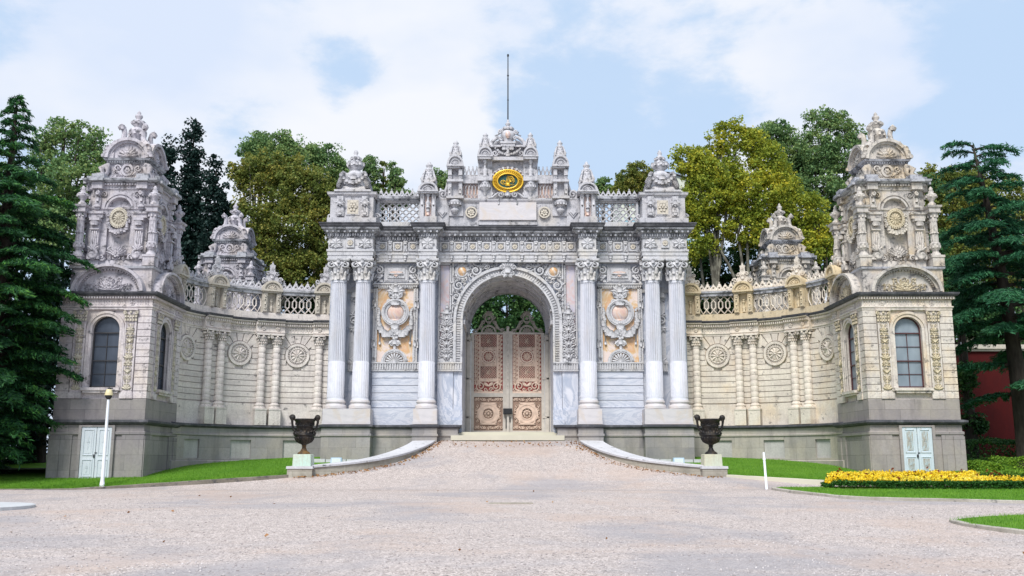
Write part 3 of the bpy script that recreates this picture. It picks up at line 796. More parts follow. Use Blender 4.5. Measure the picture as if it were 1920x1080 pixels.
# ---- purple panels beside the arch, and trophies
for sg in (-1, 1):
    a, b = sorted((sg * 3.50, sg * 2.86))
    fr = MB(G)
    fr.box(a, a + .06, 0, .16, 6.5, 11.5); fr.box(b - .06, b, 0, .16, 6.5, 11.5); fr.box(a, b, 0, .16, 11.42, 11.54)
    for k in range(56):
        fr.blob(a + .07, .14, 6.6 + k * .086, .028, None, None, 5, 4); fr.blob(b - .07, .14, 6.6 + k * .086, .028, None, None, 5, 4)
    part(fr, 'panel_frame', 'carved', gate)
    pn = MB(G); pn.box(a + .1, b - .1, 0, .07, 6.45, 11.4); part(pn, 'pink_marble_panel', 'pink', gate)
    tr = MB(G); cx = sg * 3.06
    tr.blob(cx, .2, 9.05, .13, .1, .2); tr.blob(cx, .2, 9.28, .08, .08, .1); tr.blob(cx, .2, 9.42, .04, .04, .08)
    for j, (z, wd) in enumerate(((8.78, .20), (8.52, .28), (8.22, .34), (7.85, .30), (7.5, .36), (7.12, .34), (6.85, .40))):
        for s2 in (-1, 1):
            tr.scroll(cx + s2 * wd * .62, z, .18, .15, 1.3, s2 if j % 2 else -s2, pi / 2, .045, 0, 9)
            tr.blob(cx + s2 * wd * .95, .17, z - .12, .06, .06, .08, 6, 4)
            tr.leaf(cx + s2 * .04, z - .26, .2, pi / 2 - s2 * .45, .36, .15, .07); tr.leaf(cx + s2 * .1, z + .1, .18, pi / 2 - s2 * 1.2, .26, .12, .06)
        if j % 2: tr.rosette(cx, z - .05, .24, .15, 6, .08)
        else: tr.blob(cx, .24, z - .05, .09, .1, .14, 6, 4)
    tr.fan(cx, 8.9, .18, .3, 5, .3, pi - .3, .06)
    for k in range(6): tr.tube([(cx - .35 + k * .14, .14, 6.5), (cx - .35 + k * .14, .14, 7.3)], .03)
    tr.box(cx - .42, cx + .42, 0, .15, 6.47, 6.85)
    part(tr, 'carved_trophy', 'carved', gate)

# ---- archivolt, keystone and spandrels
av = MB(G)
av.arc(0, zc, 2.27, 2.36, 0, pi, -.2, .18, 40); av.arc(0, zc, 2.36, 2.60, 0, pi, -.1, .10, 40); av.arc(0, zc, 2.60, 2.74, 0, pi, -.1, .22, 40)
for k in range(58):
    a = pi * (k + .5) / 58; av.tube([(2.39 * cos(a), .12, zc + 2.39 * sin(a)), (2.57 * cos(a), .12, zc + 2.57 * sin(a))], .03, 4)
for sg in (-1, 1):
    av.box(*sorted((sg * 2.27, sg * 2.36)), -.2, .18, 6.47, zc); av.box(*sorted((sg * 2.36, sg * 2.60)), -.1, .10, 6.47, zc); av.box(*sorted((sg * 2.60, sg * 2.74)), -.1, .22, 6.47, zc)
    for k in range(17): z = 6.56 + k * .123; av.tube([(sg * 2.39, .12, z), (sg * 2.57, .12, z)], .03, 4)
part(av, 'archivolt', 'carved', gate)
ks = MB(G)
ks.box(-.26, .26, 0, .3, 10.86, 11.5, 0); ks.blob(0, .34, 11.15, .2, .14, .24); ks.fan(0, 11.2, .3, .4, 7, .2, pi - .2, .07)
for sg in (-1, 1): ks.scroll(sg * .3, 11.3, .3, .17, 1.4, sg, pi / 2, .055); ks.leaf(0, 11.0, .32, -pi / 2 + sg * .7, .34, .18); ks.scroll(sg * .22, 10.95, .3, .12, 1.3, -sg, pi / 2, .045)
part(ks, 'keystone', 'carved', gate)
for sg in (-1, 1):
    sp = MB(G)
    mask = lambda x, z: hypot(x, z - zc) > 2.86 and abs(x) < 2.78 and hypot(x - sg * 2.32, z - 11.1) > .44 and hypot(abs(x) - 1.62, z - 11.12) > .3 and hypot(abs(x) - 2.5, z - 10.36) > .28
    a, b = sorted((sg * .3, sg * 2.78))
    sp.foliage(a, b, 8.9, 11.55, .15, .32, .12, False, mask, 11)
    sp.foliage(a, b, 9.0, 11.5, .08, .36, .08, False, mask, 5)
    sp.rosette(sg * 2.32, 11.1, .08, .46, 12, .08, 1, False); sp.ring(sg * 2.32, 11.1, .12, .28, .06, 16)
    for s2 in (-1, 1): sp.scroll(sg * (2.32 - .52), 11.1 + s2 * .22, .08, .2, 1.4, s2 * sg, pi / 2 * s2, .05)
    sp.box(*sorted((sg * 2.74, sg * 2.82)), 0, .16, 8.9, 11.56)
    for x, z, r_, d in ((1.62, 11.12, .30, 1), (1.05, 11.36, .20, -1), (.66, 11.45, .13, 1), (2.50, 10.36, .28, -1), (2.60, 9.80, .20, 1), (2.66, 9.35, .13, -1)):
        sp.scroll(sg * x, z, .16, r_, 1.6, d * sg, pi / 2, r_ * .24, 0, 16); sp.rosette(sg * x, z, .2, r_ * .36, 6, .08)
        for k in range(5): a_ = k * 1.26 + x; sp.leaf(sg * x + r_ * .9 * cos(a_), z + r_ * .9 * sin(a_), .14, a_ + .7, r_ * .8, r_ * .42, .08)
    spo = part(sp, 'spandrel_carving', 'carved', gate)
    bo = MB(G); bo.blob(sg * 2.32, .12, 11.1, .22, .14, .24, 12, 8); part(bo, 'pink_boss', 'orange', spo)

# ---- columns
def column(parent, m, u, co, zb, r0, r1, zbase, zcap, ztop, zfl, mat, matb, ped=None, n=48):
    sh = MB(m); H = zcap - zbase; prof = []
    rr = lambda z: r0 + (r1 - r0) * max(0, (z - zbase) / H) ** 1.3
    prof = [(r0 * 1.08, zbase), (r0 * 1.0, zbase + .08)]
    sh.lathe(u, co, prof + [(rr(zfl) , zfl)], n, 2, 0)
    sh.lathe(u, co, [(rr(zfl) , zfl), (rr(zfl), zfl + .05)] , n, 2, .012)
    sh.lathe(u, co, [(rr(zfl + .05 + (zcap - .12 - zfl - .05) * k / 6), zfl + .05 + (zcap - .12 - zfl - .05) * k / 6) for k in range(7)], n, 2, .045, sm=False)
    sh.lathe(u, co, [(r1, zcap - .12), (r1 * 1.03, zcap - .03), (r1 * 1.1, zcap)], n)
    for k in range(24):     # fillets of the lower cabled third
        a = 2 * pi * k / 24; sh.tube([(u + r0 * cos(a), co + r0 * sin(a), zbase + .15), (u + rr(zfl) * cos(a), co + rr(zfl) * sin(a), zfl)], .014, 4)
    c = part(sh, 'column', mat, parent)
    bs = MB(m)
    bs.lathe(u, co, [(r0 * 1.34, zb + .0), (r0 * 1.34, zb + .02), (r0 * 1.36, zb + .10), (r0 * 1.3, zb + .17), (r0 * 1.15, zb + .2), (r0 * 1.12, zb + .26), (r0 * 1.22, zb + .29), (r0 * 1.22, zb + .35), (r0 * 1.1, zb + .39), (r0 * 1.08, zbase)], 24)
    part(bs, 'base', matb, c)
    cp = MB(m); z0 = zcap; H = ztop - zcap; r1 = r1 * 1.08
    cp.lathe(u, co, [(r1 * 1.0, z0), (r1 * .98, z0 + .3 * H), (r1 * 1.05, z0 + .6 * H), (r1 * 1.3, z0 + .85 * H)], 16)
    cp.ring(u, z0, co, 0, 0, 3) if False else None
    for row, (zz, rr_, hh, cnt) in enumerate(((.02, 1.02, .36, 8), (.30, 1.06, .34, 8))):
        for k in range(cnt):
            a = 2 * pi * (k + .5 * row) / cnt; ca, sa = cos(a), sin(a)
            pts = [(u + r1 * q * ca, co + r1 * q * sa, z0 + H * (zz + hh * t)) for q, t in ((rr_, 0), (rr_ + .06, .45), (rr_ + .14, .8), (rr_ + .3, 1.0), (rr_ + .34, .82))]
            cp.tube(pts, [r1 * .2, r1 * .24, r1 * .2, r1 * .15, r1 * .06], 5)
    for k in range(4):
        a = pi / 4 + k * pi / 2; ca, sa = cos(a), sin(a); R0 = r1 * 1.5
        pts = []
        for i in range(13):
            q = i / 12; t = 2 * pi * 1.35 * q + pi / 2; rr_ = .21 * H * (1 - .85 * q)
            rad = R0 + cos(t) * rr_ ; pts.append((u + rad * ca, co + rad * sa, z0 + .72 * H + sin(t) * rr_))
        pts = [(u + r1 * 1.0 * ca, co + r1 * 1.0 * sa, z0 + .6 * H), (u + r1 * 1.25 * ca, co + r1 * 1.25 * sa, z0 + .85 * H)] + pts
        cp.tube(pts, [r1 * .10] + [r1 * .15] * 3 + [r1 * .13] * 11, 5)
        # face volutes seen from the front
    for k in range(4):
        a = k * pi / 2; ca, sa = cos(a), sin(a)
        for s2 in (-1, 1):
            cu, cq = u + ca * r1 * 1.2 - sa * s2 * r1 * .82, co + sa * r1 * 1.2 + ca * s2 * r1 * .82
            pts = []
            for i in range(11):
                q = i / 10; t = pi / 2 - s2 * 2 * pi * 1.3 * q; rr_ = .17 * H * (1 - .85 * q)
                pts.append((cu - sa * cos(t) * rr_, cq + ca * cos(t) * rr_, z0 + .70 * H + sin(t) * rr_))
            cp.tube(pts, r1 * .09, 5)
            cp.tube([(u + ca * r1 * 1.15, co + sa * r1 * 1.15, z0 + .62 * H), (cu, cq, z0 + .86 * H)], r1 * .09, 5)
        cp.blob(u + ca * r1 * 1.32, co + sa * r1 * 1.32, z0 + .88 * H, r1 * .25, r1 * .25, .13 * H)
        cp.blob(u + ca * r1 * 1.18, co + sa * r1 * 1.18, z0 + .6 * H, r1 * .22, r1 * .14, .07 * H)
    q = r1 * 1.44
    ab = []
    for k in range(4):
        for t, f in ((-1, 1.0), (-.88, 1.02), (0, .86), (.88, 1.02)):
            a = k * pi / 2; x, y = q * f, t * q
            ab.append((x * cos(a) - y * sin(a), x * sin(a) + y * cos(a)))
    nA = len(ab); va_ = [(u + x * .94, co + y * .94, z0 + .88 * H) for x, y in ab] + [(u + x, co + y, z0 + .93 * H) for x, y in ab] + [(u + x, co + y, ztop) for x, y in ab]
    cp.add(va_, [tuple(range(nA)), tuple(range(2 * nA, 3 * nA))] + [(j * nA + i, j * nA + (i + 1) % nA, (j + 1) * nA + (i + 1) % nA, (j + 1) * nA + i) for j in range(2) for i in range(nA)])
    part(cp, 'capital', 'carved' if mat == 'marble_col' else mat, c)
    return c
for sg in (-1, 1):
    for u in (8.41, 7.22, 3.985):
        column(gate, G, sg * u, .80, 4.12, .40, .362, 4.54, 10.47, 11.52, 6.38, 'marble_col', 'marble_warm')
    for a, b in ((8.93, 6.63), (4.56, 3.42)):
        pd = MB(G); pd.box(*sorted((sg * a, sg * b)), 0.0, 1.36, 3.36, 4.10)
        pd.box(*sorted((sg * (a + .02), sg * (b - .02))), 0, 1.38, 3.36, 3.5)
        part(pd, 'pedestal', 'marble_warm', gate)

# ---- entablature with breaks over the columns
ep = mirror_path([(-8.96, -4.2), (-8.96, 1.20), (-6.74, 1.20), (-6.74, .40), (-4.42, .40), (-4.42, 1.20), (-3.56, 1.20), (-3.56, .40)])
ar = MB(G); ar.mould(ep, [(-.5, 11.53), (0, 11.53), (0, 11.70), (.03, 11.70), (.03, 11.86), (.07, 11.90), (.07, 12.0), (-.02, 12.02), (-.02, 12.62)])
bx = ar
for a, b in ((-8.96, -6.74), (-4.42, -3.56), (3.56, 4.42), (6.74, 8.96)): bx.box(a, b, 0, 1.16, 11.535, 12.60)
bx.box(-8.9, 8.9, -.3, .355, 11.575, 12.6)
part(ar, 'entablature', 'carved', gate)
dn = MB(G)
cpth = ep
dn.mould(cpth, [(-.02, 12.58), (.05, 12.60), (.05, 12.63), (.02, 12.64), (.02, 12.82), (.16, 12.90), (.18, 12.96), (.30, 13.0), (.33, 13.10), (.36, 13.14)])
segs = [(-8.96, -6.74, 1.2), (-6.74, -4.42, .4), (-4.42, -3.56, 1.2), (-3.56, 3.56, .4), (3.56, 4.42, 1.2), (4.42, 6.74, .4), (6.74, 8.96, 1.2)]
for a, b, o in segs:
    e = .06 if o > 1 else -.1
    dn.dentils(a - e, b + e, o, o + .10, 12.66, 12.80, .125, .58)
    k = int((b - a) / .29) + 1
    for i in range(k + 1):
        c = a - e * .5 + (b - a + e) * i / k; dn.box(c - .05, c + .05, o, o + .24, 12.84, 12.96)
    k = int((b - a) / .07)
    for i in range(k): dn.blob(a + (b - a) * (i + .5) / k, o + .035, 11.955, .03, .03, .035, 5, 4)
part(dn, 'dentil_cornice', 'cornice', gate)
cr = MB(G)
cr.mould(cpth, [(.30, 13.06), (.38, 13.13), (.40, 13.20), (.44, 13.26), (.44, 13.30), (.2, 13.345), (-.78, 13.35)])
cr.box(-8.9, 8.9, -4.2, .5, 13.33, 13.352)
part(cr, 'weathered_cornice', 'crust', gate)
ROS = []
class _Z: pass
fzb = _Z(); fzb.rosette = lambda *a: ROS.append(a)
def fr_cell(c, o, ztri=None):
    fz.box(c - .24, c + .24, o - .02, o + .05, 12.08, 12.56)
    for q in (-.2, .2): fz.box(c + q - .035, c + q + .035, o, o + .11, 12.10, 12.54)
    for q in (12.12, 12.52): fz.box(c - .2, c + .2, o, o + .105, q - .03, q + .03)
    fzb.rosette(c, 12.32, o + .09, .15, 8, .05)
def fr_tri(c, o):
    fz.box(c - .10, c + .10, o - .02, o + .12, 12.06, 12.6); fz.blob(c, o + .14, 12.48, .10, .07, .08)
    for s2 in (-1, 1): fz.leaf(c, 12.1, o + .13, pi / 2 + s2 * .3, .34, .09, .03)
    fz.blob(c, o + .09, 11.78, .09, .07, .1); fz.blob(c, o + .08, 11.66, .06, .05, .07); fz.box(c - .11, c + .11, o - .02, o + .14, 11.86, 11.92)
for a, b, o in segs:
    fz = MB(G); ROS.clear()
    if b - a > 5:
        k = 10
        for i in range(k): fr_cell(a + (b - a) * (i + .5) / k, o - .02)
        for i in range(1, k): fr_tri(a + (b - a) * i / k, o - .02)
    elif o < 1:
        for i in range(3):
            c = a + (b - a) * (i + .5) / 3
            if i != 1 or True: fr_cell(c, o - .02)
        for i in (1, 2): fr_tri(a + (b - a) * i / 3, o - .02)
        for c in (a + .14, b - .14): fr_tri(c, o - .02)
    elif b - a > 1:
        m_ = (a + b) / 2
        for c in (m_ - .72, m_ + .72):
            fz.rosette(c, 12.32, o, .29, 8, .07); fz.sunflower(c, 12.32, o + .03, .3, 8, .06)
            for s2 in (-1, 1): fz.scroll(c + s2 * .28, 12.2, o, .11, 1.2, s2, pi / 2, .035, 0, 8)
        fz.box(m_ - .19, m_ + .19, o - .02, o + .10, 12.08, 12.56); fzb.rosette(m_, 12.32, o + .12, .16, 8, .05)
    else:
        m_ = (a + b) / 2
        fz.rosette(m_, 12.32, o, .30, 8, .07); fz.sunflower(m_, 12.32, o + .03, .34, 8, .06)
    fo = part(fz, 'frieze', 'carved', gate)
    for r_ in ROS: rm = MB(G); rm.rosette(*r_); part(rm, 'rosette', 'carved_warm', fo)


# ---- attic, outer piers with draped urn finials
def boxs(mb, sg, a, b, *r): mb.box(*sorted((sg * a, sg * b)), *r)
def draped_finial(sg):
    cu = sg * 7.82; co = .55
    f = MB(G)
    f.sq(cu, co, [(.98, 15.0), (.92, 15.1), (.62, 15.35), (.55, 15.95)]) if False else None
    f.box(cu - .92, cu + .92, co - .75, co + .75, 14.98, 15.08)
    f.box(cu - .80, cu + .80, co - .62, co + .62, 15.08, 15.30, .10)
    f.lathe(cu, co, [(.62, 15.3), (.5, 15.45), (.52, 15.7), (.66, 15.95), (.62, 16.0), (.40, 16.08), (.32, 16.2)], 14)
    for a in (0, pi / 2, pi, -pi / 2):
        for t in (-1, 1):
            aa = a + t * pi / 4
            x, y = cu + .66 * cos(aa), co + .60 * sin(aa)
            pts = [(cu + r * cos(aa), co + r * .95 * sin(aa), z) for r, z in ((.55, 15.98), (.78, 16.02), (.90, 15.88), (.86, 15.72), (.74, 15.76), (.76, 15.88))]
            f.tube(pts, [.07, .1, .1, .09, .07, .05], 5)
            f.tube([(cu + r * cos(aa), co + r * .95 * sin(aa), z) for r, z in ((.84, 15.75), (.92, 15.5), (1.02, 15.28), (1.02, 15.12))], [.13, .15, .13, .1], 5)
    for k in range(9):
        q = k / 8; f.blob(cu + (q - .5) * 1.25, co + .62, 15.88 - 1.6 * q * (1 - q), .10 + .04 * sin(pi * q), None, None, 6, 4)
        f.blob(cu - sg * .0 + (.62 if sg > 0 else -.62), co + (q - .5) * 1.2, 15.88 - 1.6 * q * (1 - q), .1, None, None, 6, 4)
    f.blob(cu, co + .62, 15.75, .22, .12, .16); f.fan(cu, 15.7, co + .55, .34, 5, .3, pi - .3)
    f.urnfinial(cu, co, 16.05, 17.42, .42, 10)
    for k in range(8): a = 2 * pi * k / 8; f.blob(cu + .38 * cos(a), co + .38 * sin(a), 16.60, .12, None, .14, 5, 4)
    for k in range(8): a = 2 * pi * k / 8; f.blob(cu + .24 * cos(a), co + .24 * sin(a), 16.9, .08, None, .08, 5, 4)
    return part(f, 'draped_finial', 'attic', gate)
for sg in (-1, 1):
    pr = MB(G)
    boxs(pr, sg, 9.06, 6.60, -.6, 1.28, 13.35, 13.62)
    boxs(pr, sg, 8.94, 6.78, -.5, 1.1, 13.60, 14.82)
    pr.mould([(-8.98 if sg < 0 else 6.74, -.6), (-8.98 if sg < 0 else 6.74, 1.12), (-6.74 if sg < 0 else 8.98, 1.12), (-6.74 if sg < 0 else 8.98, -.6)], [(0, 14.74), (.04, 14.80), (.10, 14.84), (.12, 14.93), (.14, 14.97), (-1, 14.99)])
    for c in (8.42, 7.18):
        boxs(pr, sg, c - .17, c + .17, 1.1, 1.22, 13.72, 14.72); boxs(pr, sg, c - .15, c + .15, 1.1, 1.34, 14.35, 14.72)
        pr.blob(sg * c, 1.3, 14.42, .13, .1, .15); pr.fan(sg * c, 14.45, 1.3, .28, 5, pi + .3, 2 * pi - .3); pr.blob(sg * c, 1.24, 13.85, .13, .07, .1)
        for k in (-1, 0, 1): pr.tube([(sg * c + k * .09, 1.23, 13.9), (sg * c + k * .09, 1.23, 14.3)], .03, 4)
    boxs(pr, sg, 8.14, 7.46, 1.1, 1.14, 13.78, 14.62)
    pr.scroll(sg * 9.02, 13.85, .6, .16, 1.3, sg, 0, .06); pr.scroll(sg * 6.66, 13.85, .6, .16, 1.3, -sg, 0, .06)
    po = part(pr, 'attic_pier', 'attic', gate)
    rs = MB(G); rs.rosette(sg * 7.8, 14.2, 1.16, .26, 6, .09); rs.box(*sorted((sg * 8.08, sg * 7.52)), 1.13, 1.155, 13.84, 14.56); part(rs, 'rosette_panel', 'carved_warm', po)
    draped_finial(sg)
    # trellis parapet
    lt = MB(G); boxs(lt, sg, 6.62, 4.5, -.1, .5, 13.35, 13.6)
    lt.lattice(*sorted((sg * 6.6, sg * 4.52)), .25, 13.66, 14.66, .33, .045)
    boxs(lt, sg, 6.62, 4.5, .12, .38, 14.64, 14.72)
    for u in (6.62, 4.5): boxs(lt, sg, u - .05, u + .05, .1, .4, 13.6, 14.7)
    part(lt, 'trellis_parapet', 'carved', gate)
    rl = MB(G); boxs(rl, sg, 6.7, 4.46, -.02, .52, 14.72, 14.80); boxs(rl, sg, 6.7, 4.46, -.08, .58, 14.80, 14.93)
    part(rl, 'parapet_rail', 'cornice', gate)
    cs = MB(G); cs.cresting(*sorted((sg * 6.65, sg * 4.5)), .25, 14.94, .48, .27, .035); part(cs, 'cresting', 'attic', gate)

def small_finial(mb, cu, co, z0, z1, w_):
    """bulbous leaf-and-scroll pinnacle"""
    H = z1 - z0
    mb.lathe(cu, co, [(w_ * a, z0 + H * b) for a, b in ((1.0, 0), (1.0, .06), (.88, .1), (.84, .24), (.72, .38), (.58, .5), (.50, .58), (.60, .62), (.46, .68), (.30, .73), (.42, .80), (.42, .85), (.22, .88), (.20, .94), (.03, 1))], 10)
    for k in range(8):
        a = 2 * pi * k / 8; mb.blob(cu + w_ * .72 * cos(a), co + w_ * .72 * sin(a), z0 + H * .17, w_ * .28, None, H * .1, 6, 4)
        a += pi / 8; mb.blob(cu + w_ * .66 * cos(a), co + w_ * .66 * sin(a), z0 + H * .38, w_ * .22, None, H * .09, 6, 4)
        a += pi / 8; mb.blob(cu + w_ * .5 * cos(a), co + w_ * .5 * sin(a), z0 + H * .6, w_ * .15, None, H * .06, 5, 4)
    for k in range(4):
        a = pi / 4 + k * pi / 2
        mb.tube([(cu + w_ * r * cos(a), co + w_ * r * sin(a), z0 + H * z) for r, z in ((1.02, .12), (1.12, .22), (.95, .34), (.8, .5), (.62, .64))], [w_ * .16, w_ * .2, w_ * .15, w_ * .12, w_ * .06], 5)
def arched_cap(mb, cu, co0, co1, z0, hw, h):
    """little segmental-arched capping over a pier"""
    mb.box(cu - hw * 1.04, cu + hw * 1.04, co0, co1 + .04, z0, z0 + h * .16)
    n = 14; pts = [(cu + hw * cos(pi * i / n), z0 + h * .16 + h * .84 * sin(pi * i / n)) for i in range(n + 1)]
    mb.prism(pts, co0, co1 - .06)
    mb.arc(cu, z0 + h * .16, hw * .78, hw * 1.0, 0, pi, co1 - .08, co1 + .04, 14, h * .84 / hw)
    mb.arc(cu, z0 + h * .16, hw * .50, hw * .58, 0, pi, co1 - .08, co1 - .01, 10, h * .84 / hw)
    mb.fan(cu, z0 + h * .18, co1 - .04, hw * .42, 5, .3, pi - .3, .05)

for sg in (-1, 1):
    # inner attic pier with niche baluster and pinnacle
    c = 4.04; pr = MB(G)
    boxs(pr, sg, c + .46, c - .46, -.3, 1.15, 13.35, 13.72)
    boxs(pr, sg, c + .38, c - .38, -.3, .85, 13.72, 14.95)
    for q in (-.29, .29):
        boxs(pr, sg, c + q - .09, c + q + .09, .85, 1.05, 13.72, 14.95); pr.blob(sg * (c + q), 1.07, 14.55, .08, .07, .3)
    boxs(pr, sg, c + .50, c - .50, -.3, 1.18, 14.92, 15.0)
    arched_cap(pr, sg * c, -.3, 1.2, 15.0, .50, .50)
    po = part(pr, 'inner_attic_pier', 'attic', gate)
    bl = MB(G); bl.baluster(sg * c, .98, 14.2, 14.9, .13); bl.blob(sg * c, .95, 14.1, .1, .1, .12); part(bl, 'niche_baluster', 'attic', po)
    bl = MB(G); bl.blob(sg * c, .9, 13.95, .12, .1, .15); bl.box(sg * c - .15, sg * c + .15, .85, .88, 13.75, 14.8); part(bl, 'pink_inlay', 'rosy', po)
    fn = MB(G); small_finial(fn, sg * c, .5, 15.48, 16.80, .42); part(fn, 'pinnacle', 'attic', gate)
    # link scroll
    ls = MB(G); boxs(ls, sg, 3.66, 3.0, .1, .6, 13.36, 14.76)
    ls.scroll(sg * 3.32, 15.03, .5, .26, 1.6, sg, -pi / 2, .09); ls.box(*sorted((sg * 3.62, sg * 3.05)), .2, .6, 14.72, 14.84)
    ls.tube([(sg * 3.5, .45, 14.95), (sg * 3.2, .45, 15.2), (sg * 3.08, .45, 15.55), (sg * 3.06, .45, 15.85)], [.06, .09, .09, .05])
    ls.prism([(sg * 3.6, 14.8), (sg * 3.5, 15.0), (sg * 3.25, 15.15), (sg * 3.08, 15.5), (sg * 3.04, 15.8), (sg * 2.9, 15.8), (sg * 2.9, 14.8)], .2, .45)
    dz = [(sg * 3.33 + .24 * cos(pi / 2 * k), 14.08 + .30 * sin(pi / 2 * k)) for k in range(4)]
    ls.prism(dz, .6, .67); ls.prism([(x * .6 + sg * 3.33 * .4, z * .6 + 14.08 * .4) for x, z in dz], .67, .72)
    part(ls, 'linking_scroll', 'attic', gate)
    # tall pier
    c = 2.69; tp = MB(G)
    boxs(tp, sg, c + .36, c - .36, -.2, .62, 14.80, 16.36)
    for q in (-.27, .27):
        boxs(tp, sg, c + q - .09, c + q + .09, .62, .86, 14.85, 16.3); tp.blob(sg * (c + q), .88, 15.1, .07, .06, .16); tp.blob(sg * (c + q), .88, 15.75, .08, .07, .1)
        tp.box(sg * (c + q) - .1, sg * (c + q) + .1, .6, .92, 15.95, 16.03)
    boxs(tp, sg, c + .42, c - .42, -.25, .95, 15.60, 15.72)
    boxs(tp, sg, c + .42, c - .42, -.25, .95, 16.32, 16.40); boxs(tp, sg, c + .44, c - .44, -.25, .98, 14.72, 14.84)
    arched_cap(tp, sg * c, -.25, .98, 16.4, .42, .62)
    part(tp, 'tall_pier', 'attic', gate)
    fn = MB(G); small_finial(fn, sg * c, .35, 16.98, 18.0, .34); part(fn, 'pinnacle', 'attic', gate)
    # urn bracket below it
    ub = MB(G)
    ub.lathe(sg * c, .62, [(.04, 13.95), (.12, 14.0), (.2, 14.12), (.22, 14.2), (.12, 14.28), (.14, 14.34), (.32, 14.48), (.36, 14.6), (.3, 14.7)], 12)
    for k in range(7): a = pi * k / 6; ub.blob(sg * c + .3 * cos(a), .62 + .3 * sin(a), 14.52, .07, .07, .14, 5, 4)
    ub.box(sg * c - .42, sg * c + .42, .5, .56, 13.9, 14.74)
    part(ub, 'urn_bracket', 'attic', gate)
    rz = MB(G); rc_ = sg * 1.86
    rz.arc(rc_, 14.07, .23, .30, 0, 2 * pi, .55, .64, 20); rz.rosette(rc_, 14.07, .62, .21, 7, .05); part(rz, 'round_rosette', 'carved_warm', gate)
    # upper balustrade
    bu = MB(G); a, b = sorted((sg * 2.33, sg * 1.50))
    bu.box(a, b, .1, .5, 14.76, 14.86); bu.box(a, b, .05, .55, 15.62, 15.80); bu.box(a, b, .1, .5, 15.80, 16.02)
    for k in range(5):
        cc = a + (b - a) * (k + .5) / 5
        bu.tube([(cc + x, .45, 14.9 + z) for x, z in ((0, 0), (.075, .18), (.075, .52), (0, .7), (-.075, .52), (-.075, .18))], .022, 4, True)
        bu.blob(cc, .45, 14.93, .03); bu.blob(cc, .45, 15.56, .03)
    part(bu, 'upper_balustrade', 'attic', gate)
    bk = MB(G); bk.box(a, b, .25, .32, 14.84, 15.64); part(bk, 'pink_backing', 'rosy', gate)
    cs = MB(G); cs.box(a, b, .15, .45, 16.0, 16.1)
    for k in range(4):
        cc = a + (b - a) * (k + .5) / 4
        cs.tube([(cc + x, .3, 16.1 + z) for x, z in ((-.09, 0), (-.07, .14), (-.04, .3), (0, .44), (.04, .3), (.07, .14), (.09, 0))], .028, 4)
        cs.blob(cc, .3, 16.54, .035, None, .06); cs.blob(cc - .08, .3, 16.3, .04); cs.blob(cc + .08, .3, 16.3, .04)
    part(cs, 'upper_cresting', 'attic', gate)
    # centre piers
    c = 1.165; cp = MB(G)
    boxs(cp, sg, c + .36, c - .36, -.2, .6, 14.7, 16.85)
    boxs(cp, sg, c + .38, c - .38, -.2, .85, 15.68, 15.9); boxs(cp, sg, c + .38, c - .38, -.2, .95, 16.8, 16.92)
    arched_cap(cp, sg * c, -.25, .95, 16.92, .385, .56)
    po = part(cp, 'centre_pier', 'attic', gate)
    bl = MB(G); bl.baluster(sg * c, .74, 15.92, 16.8, .15); bl.lathe(sg * c, .6, [(.02, 14.95), (.12, 15.05), (.1, 15.18), (.26, 15.3), (.3, 15.46), (.22, 15.62), (.25, 15.7)], 12)
    for k in range(7): a = pi * k / 6; bl.blob(sg * c + .27 * cos(a), .6 + .27 * sin(a), 15.44, .055, .055, .13, 5, 4)
    part(bl, 'pier_ornament', 'attic', po)
    fn = MB(G); small_finial(fn, sg * c, .35, 17.46, 18.42, .33); part(fn, 'pinnacle', 'attic', gate)

aw = MB(G)
aw.box(-3.66, 3.66, -.6, .5, 13.352, 13.5)
aw.box(-3.64, 3.64, -.6, .48, 13.5, 14.70)
aw.box(-1.5, 1.5, .48, .60, 13.42, 13.66)
aw.mould([(-3.64, -.6), (-3.64, .5), (3.64, .5), (3.64, -.6)], [(0, 14.58), (.05, 14.64), (.1, 14.70), (.12, 14.78), (-.9, 14.80)])
aw.box(-.85, .85, -.2, .45, 14.7, 16.78)
aw.box(-.86, .86, -.25, .80, 16.78, 16.96)
part(aw, 'attic_wall', 'attic', gate)
sb = MB(G); sb.box(-1.45, 1.45, .48, .68, 13.66, 14.58); part(sb, 'inscription_slab', 'marble_warm', gate)

# ---- the gilded oval emblem
EC = 15.70
em = MB(G)
em.arc(0, EC, .52, .80, 0, 2 * pi, .55, .66, 40, .76)
for k in range(40):
    a = 2 * pi * k / 40; em.tube([(.58 * cos(a), .70, EC + .58 * .76 * sin(a)), (.73 * cos(a), .70, EC + .73 * .76 * sin(a))], .03, 5)
em.ring(0, EC, .68, .77, .05, 40, .76, 6); em.ring(0, EC, .68, .54, .04, 40, .74, 6)
emo = part(em, 'oval_emblem', 'gold', gate)
eg = MB(G); eg.disc(0, EC, .53, .50, .60, 36, .74); part(eg, 'green_field', 'green_enamel', emo)
et = MB(G)       # calligraphic monogram strokes
def stroke(pts, r): et.tube([(x, .63, EC + z) for x, z in pts], r, 5)
stroke([(-.02, .30), (-.05, .10), (-.10, -.05), (-.06, -.2)], [.018, .022, .022, .015])
stroke([(.05, .30), (.02, .12), (-.02, -.02), (.0, -.2)], [.018, .022, .022, .015])
stroke([(.12, .28), (.09, .10), (.07, -.04), (.08, -.18)], [.018, .022, .022, .015])
stroke([(.06, .24), (.2, .26), (.30, .14), (.32, -.02), (.24, -.12)], [.02, .03, .035, .03, .012])
stroke([(.08, .16), (.2, .16), (.24, .05), (.2, -.05)], [.018, .03, .03, .012])
stroke([(-.1, -.02), (-.22, .06), (-.34, .02), (-.36, -.08), (-.28, -.15), (-.12, -.14), (.05, -.12)], [.015, .02, .022, .022, .02, .018, .018])
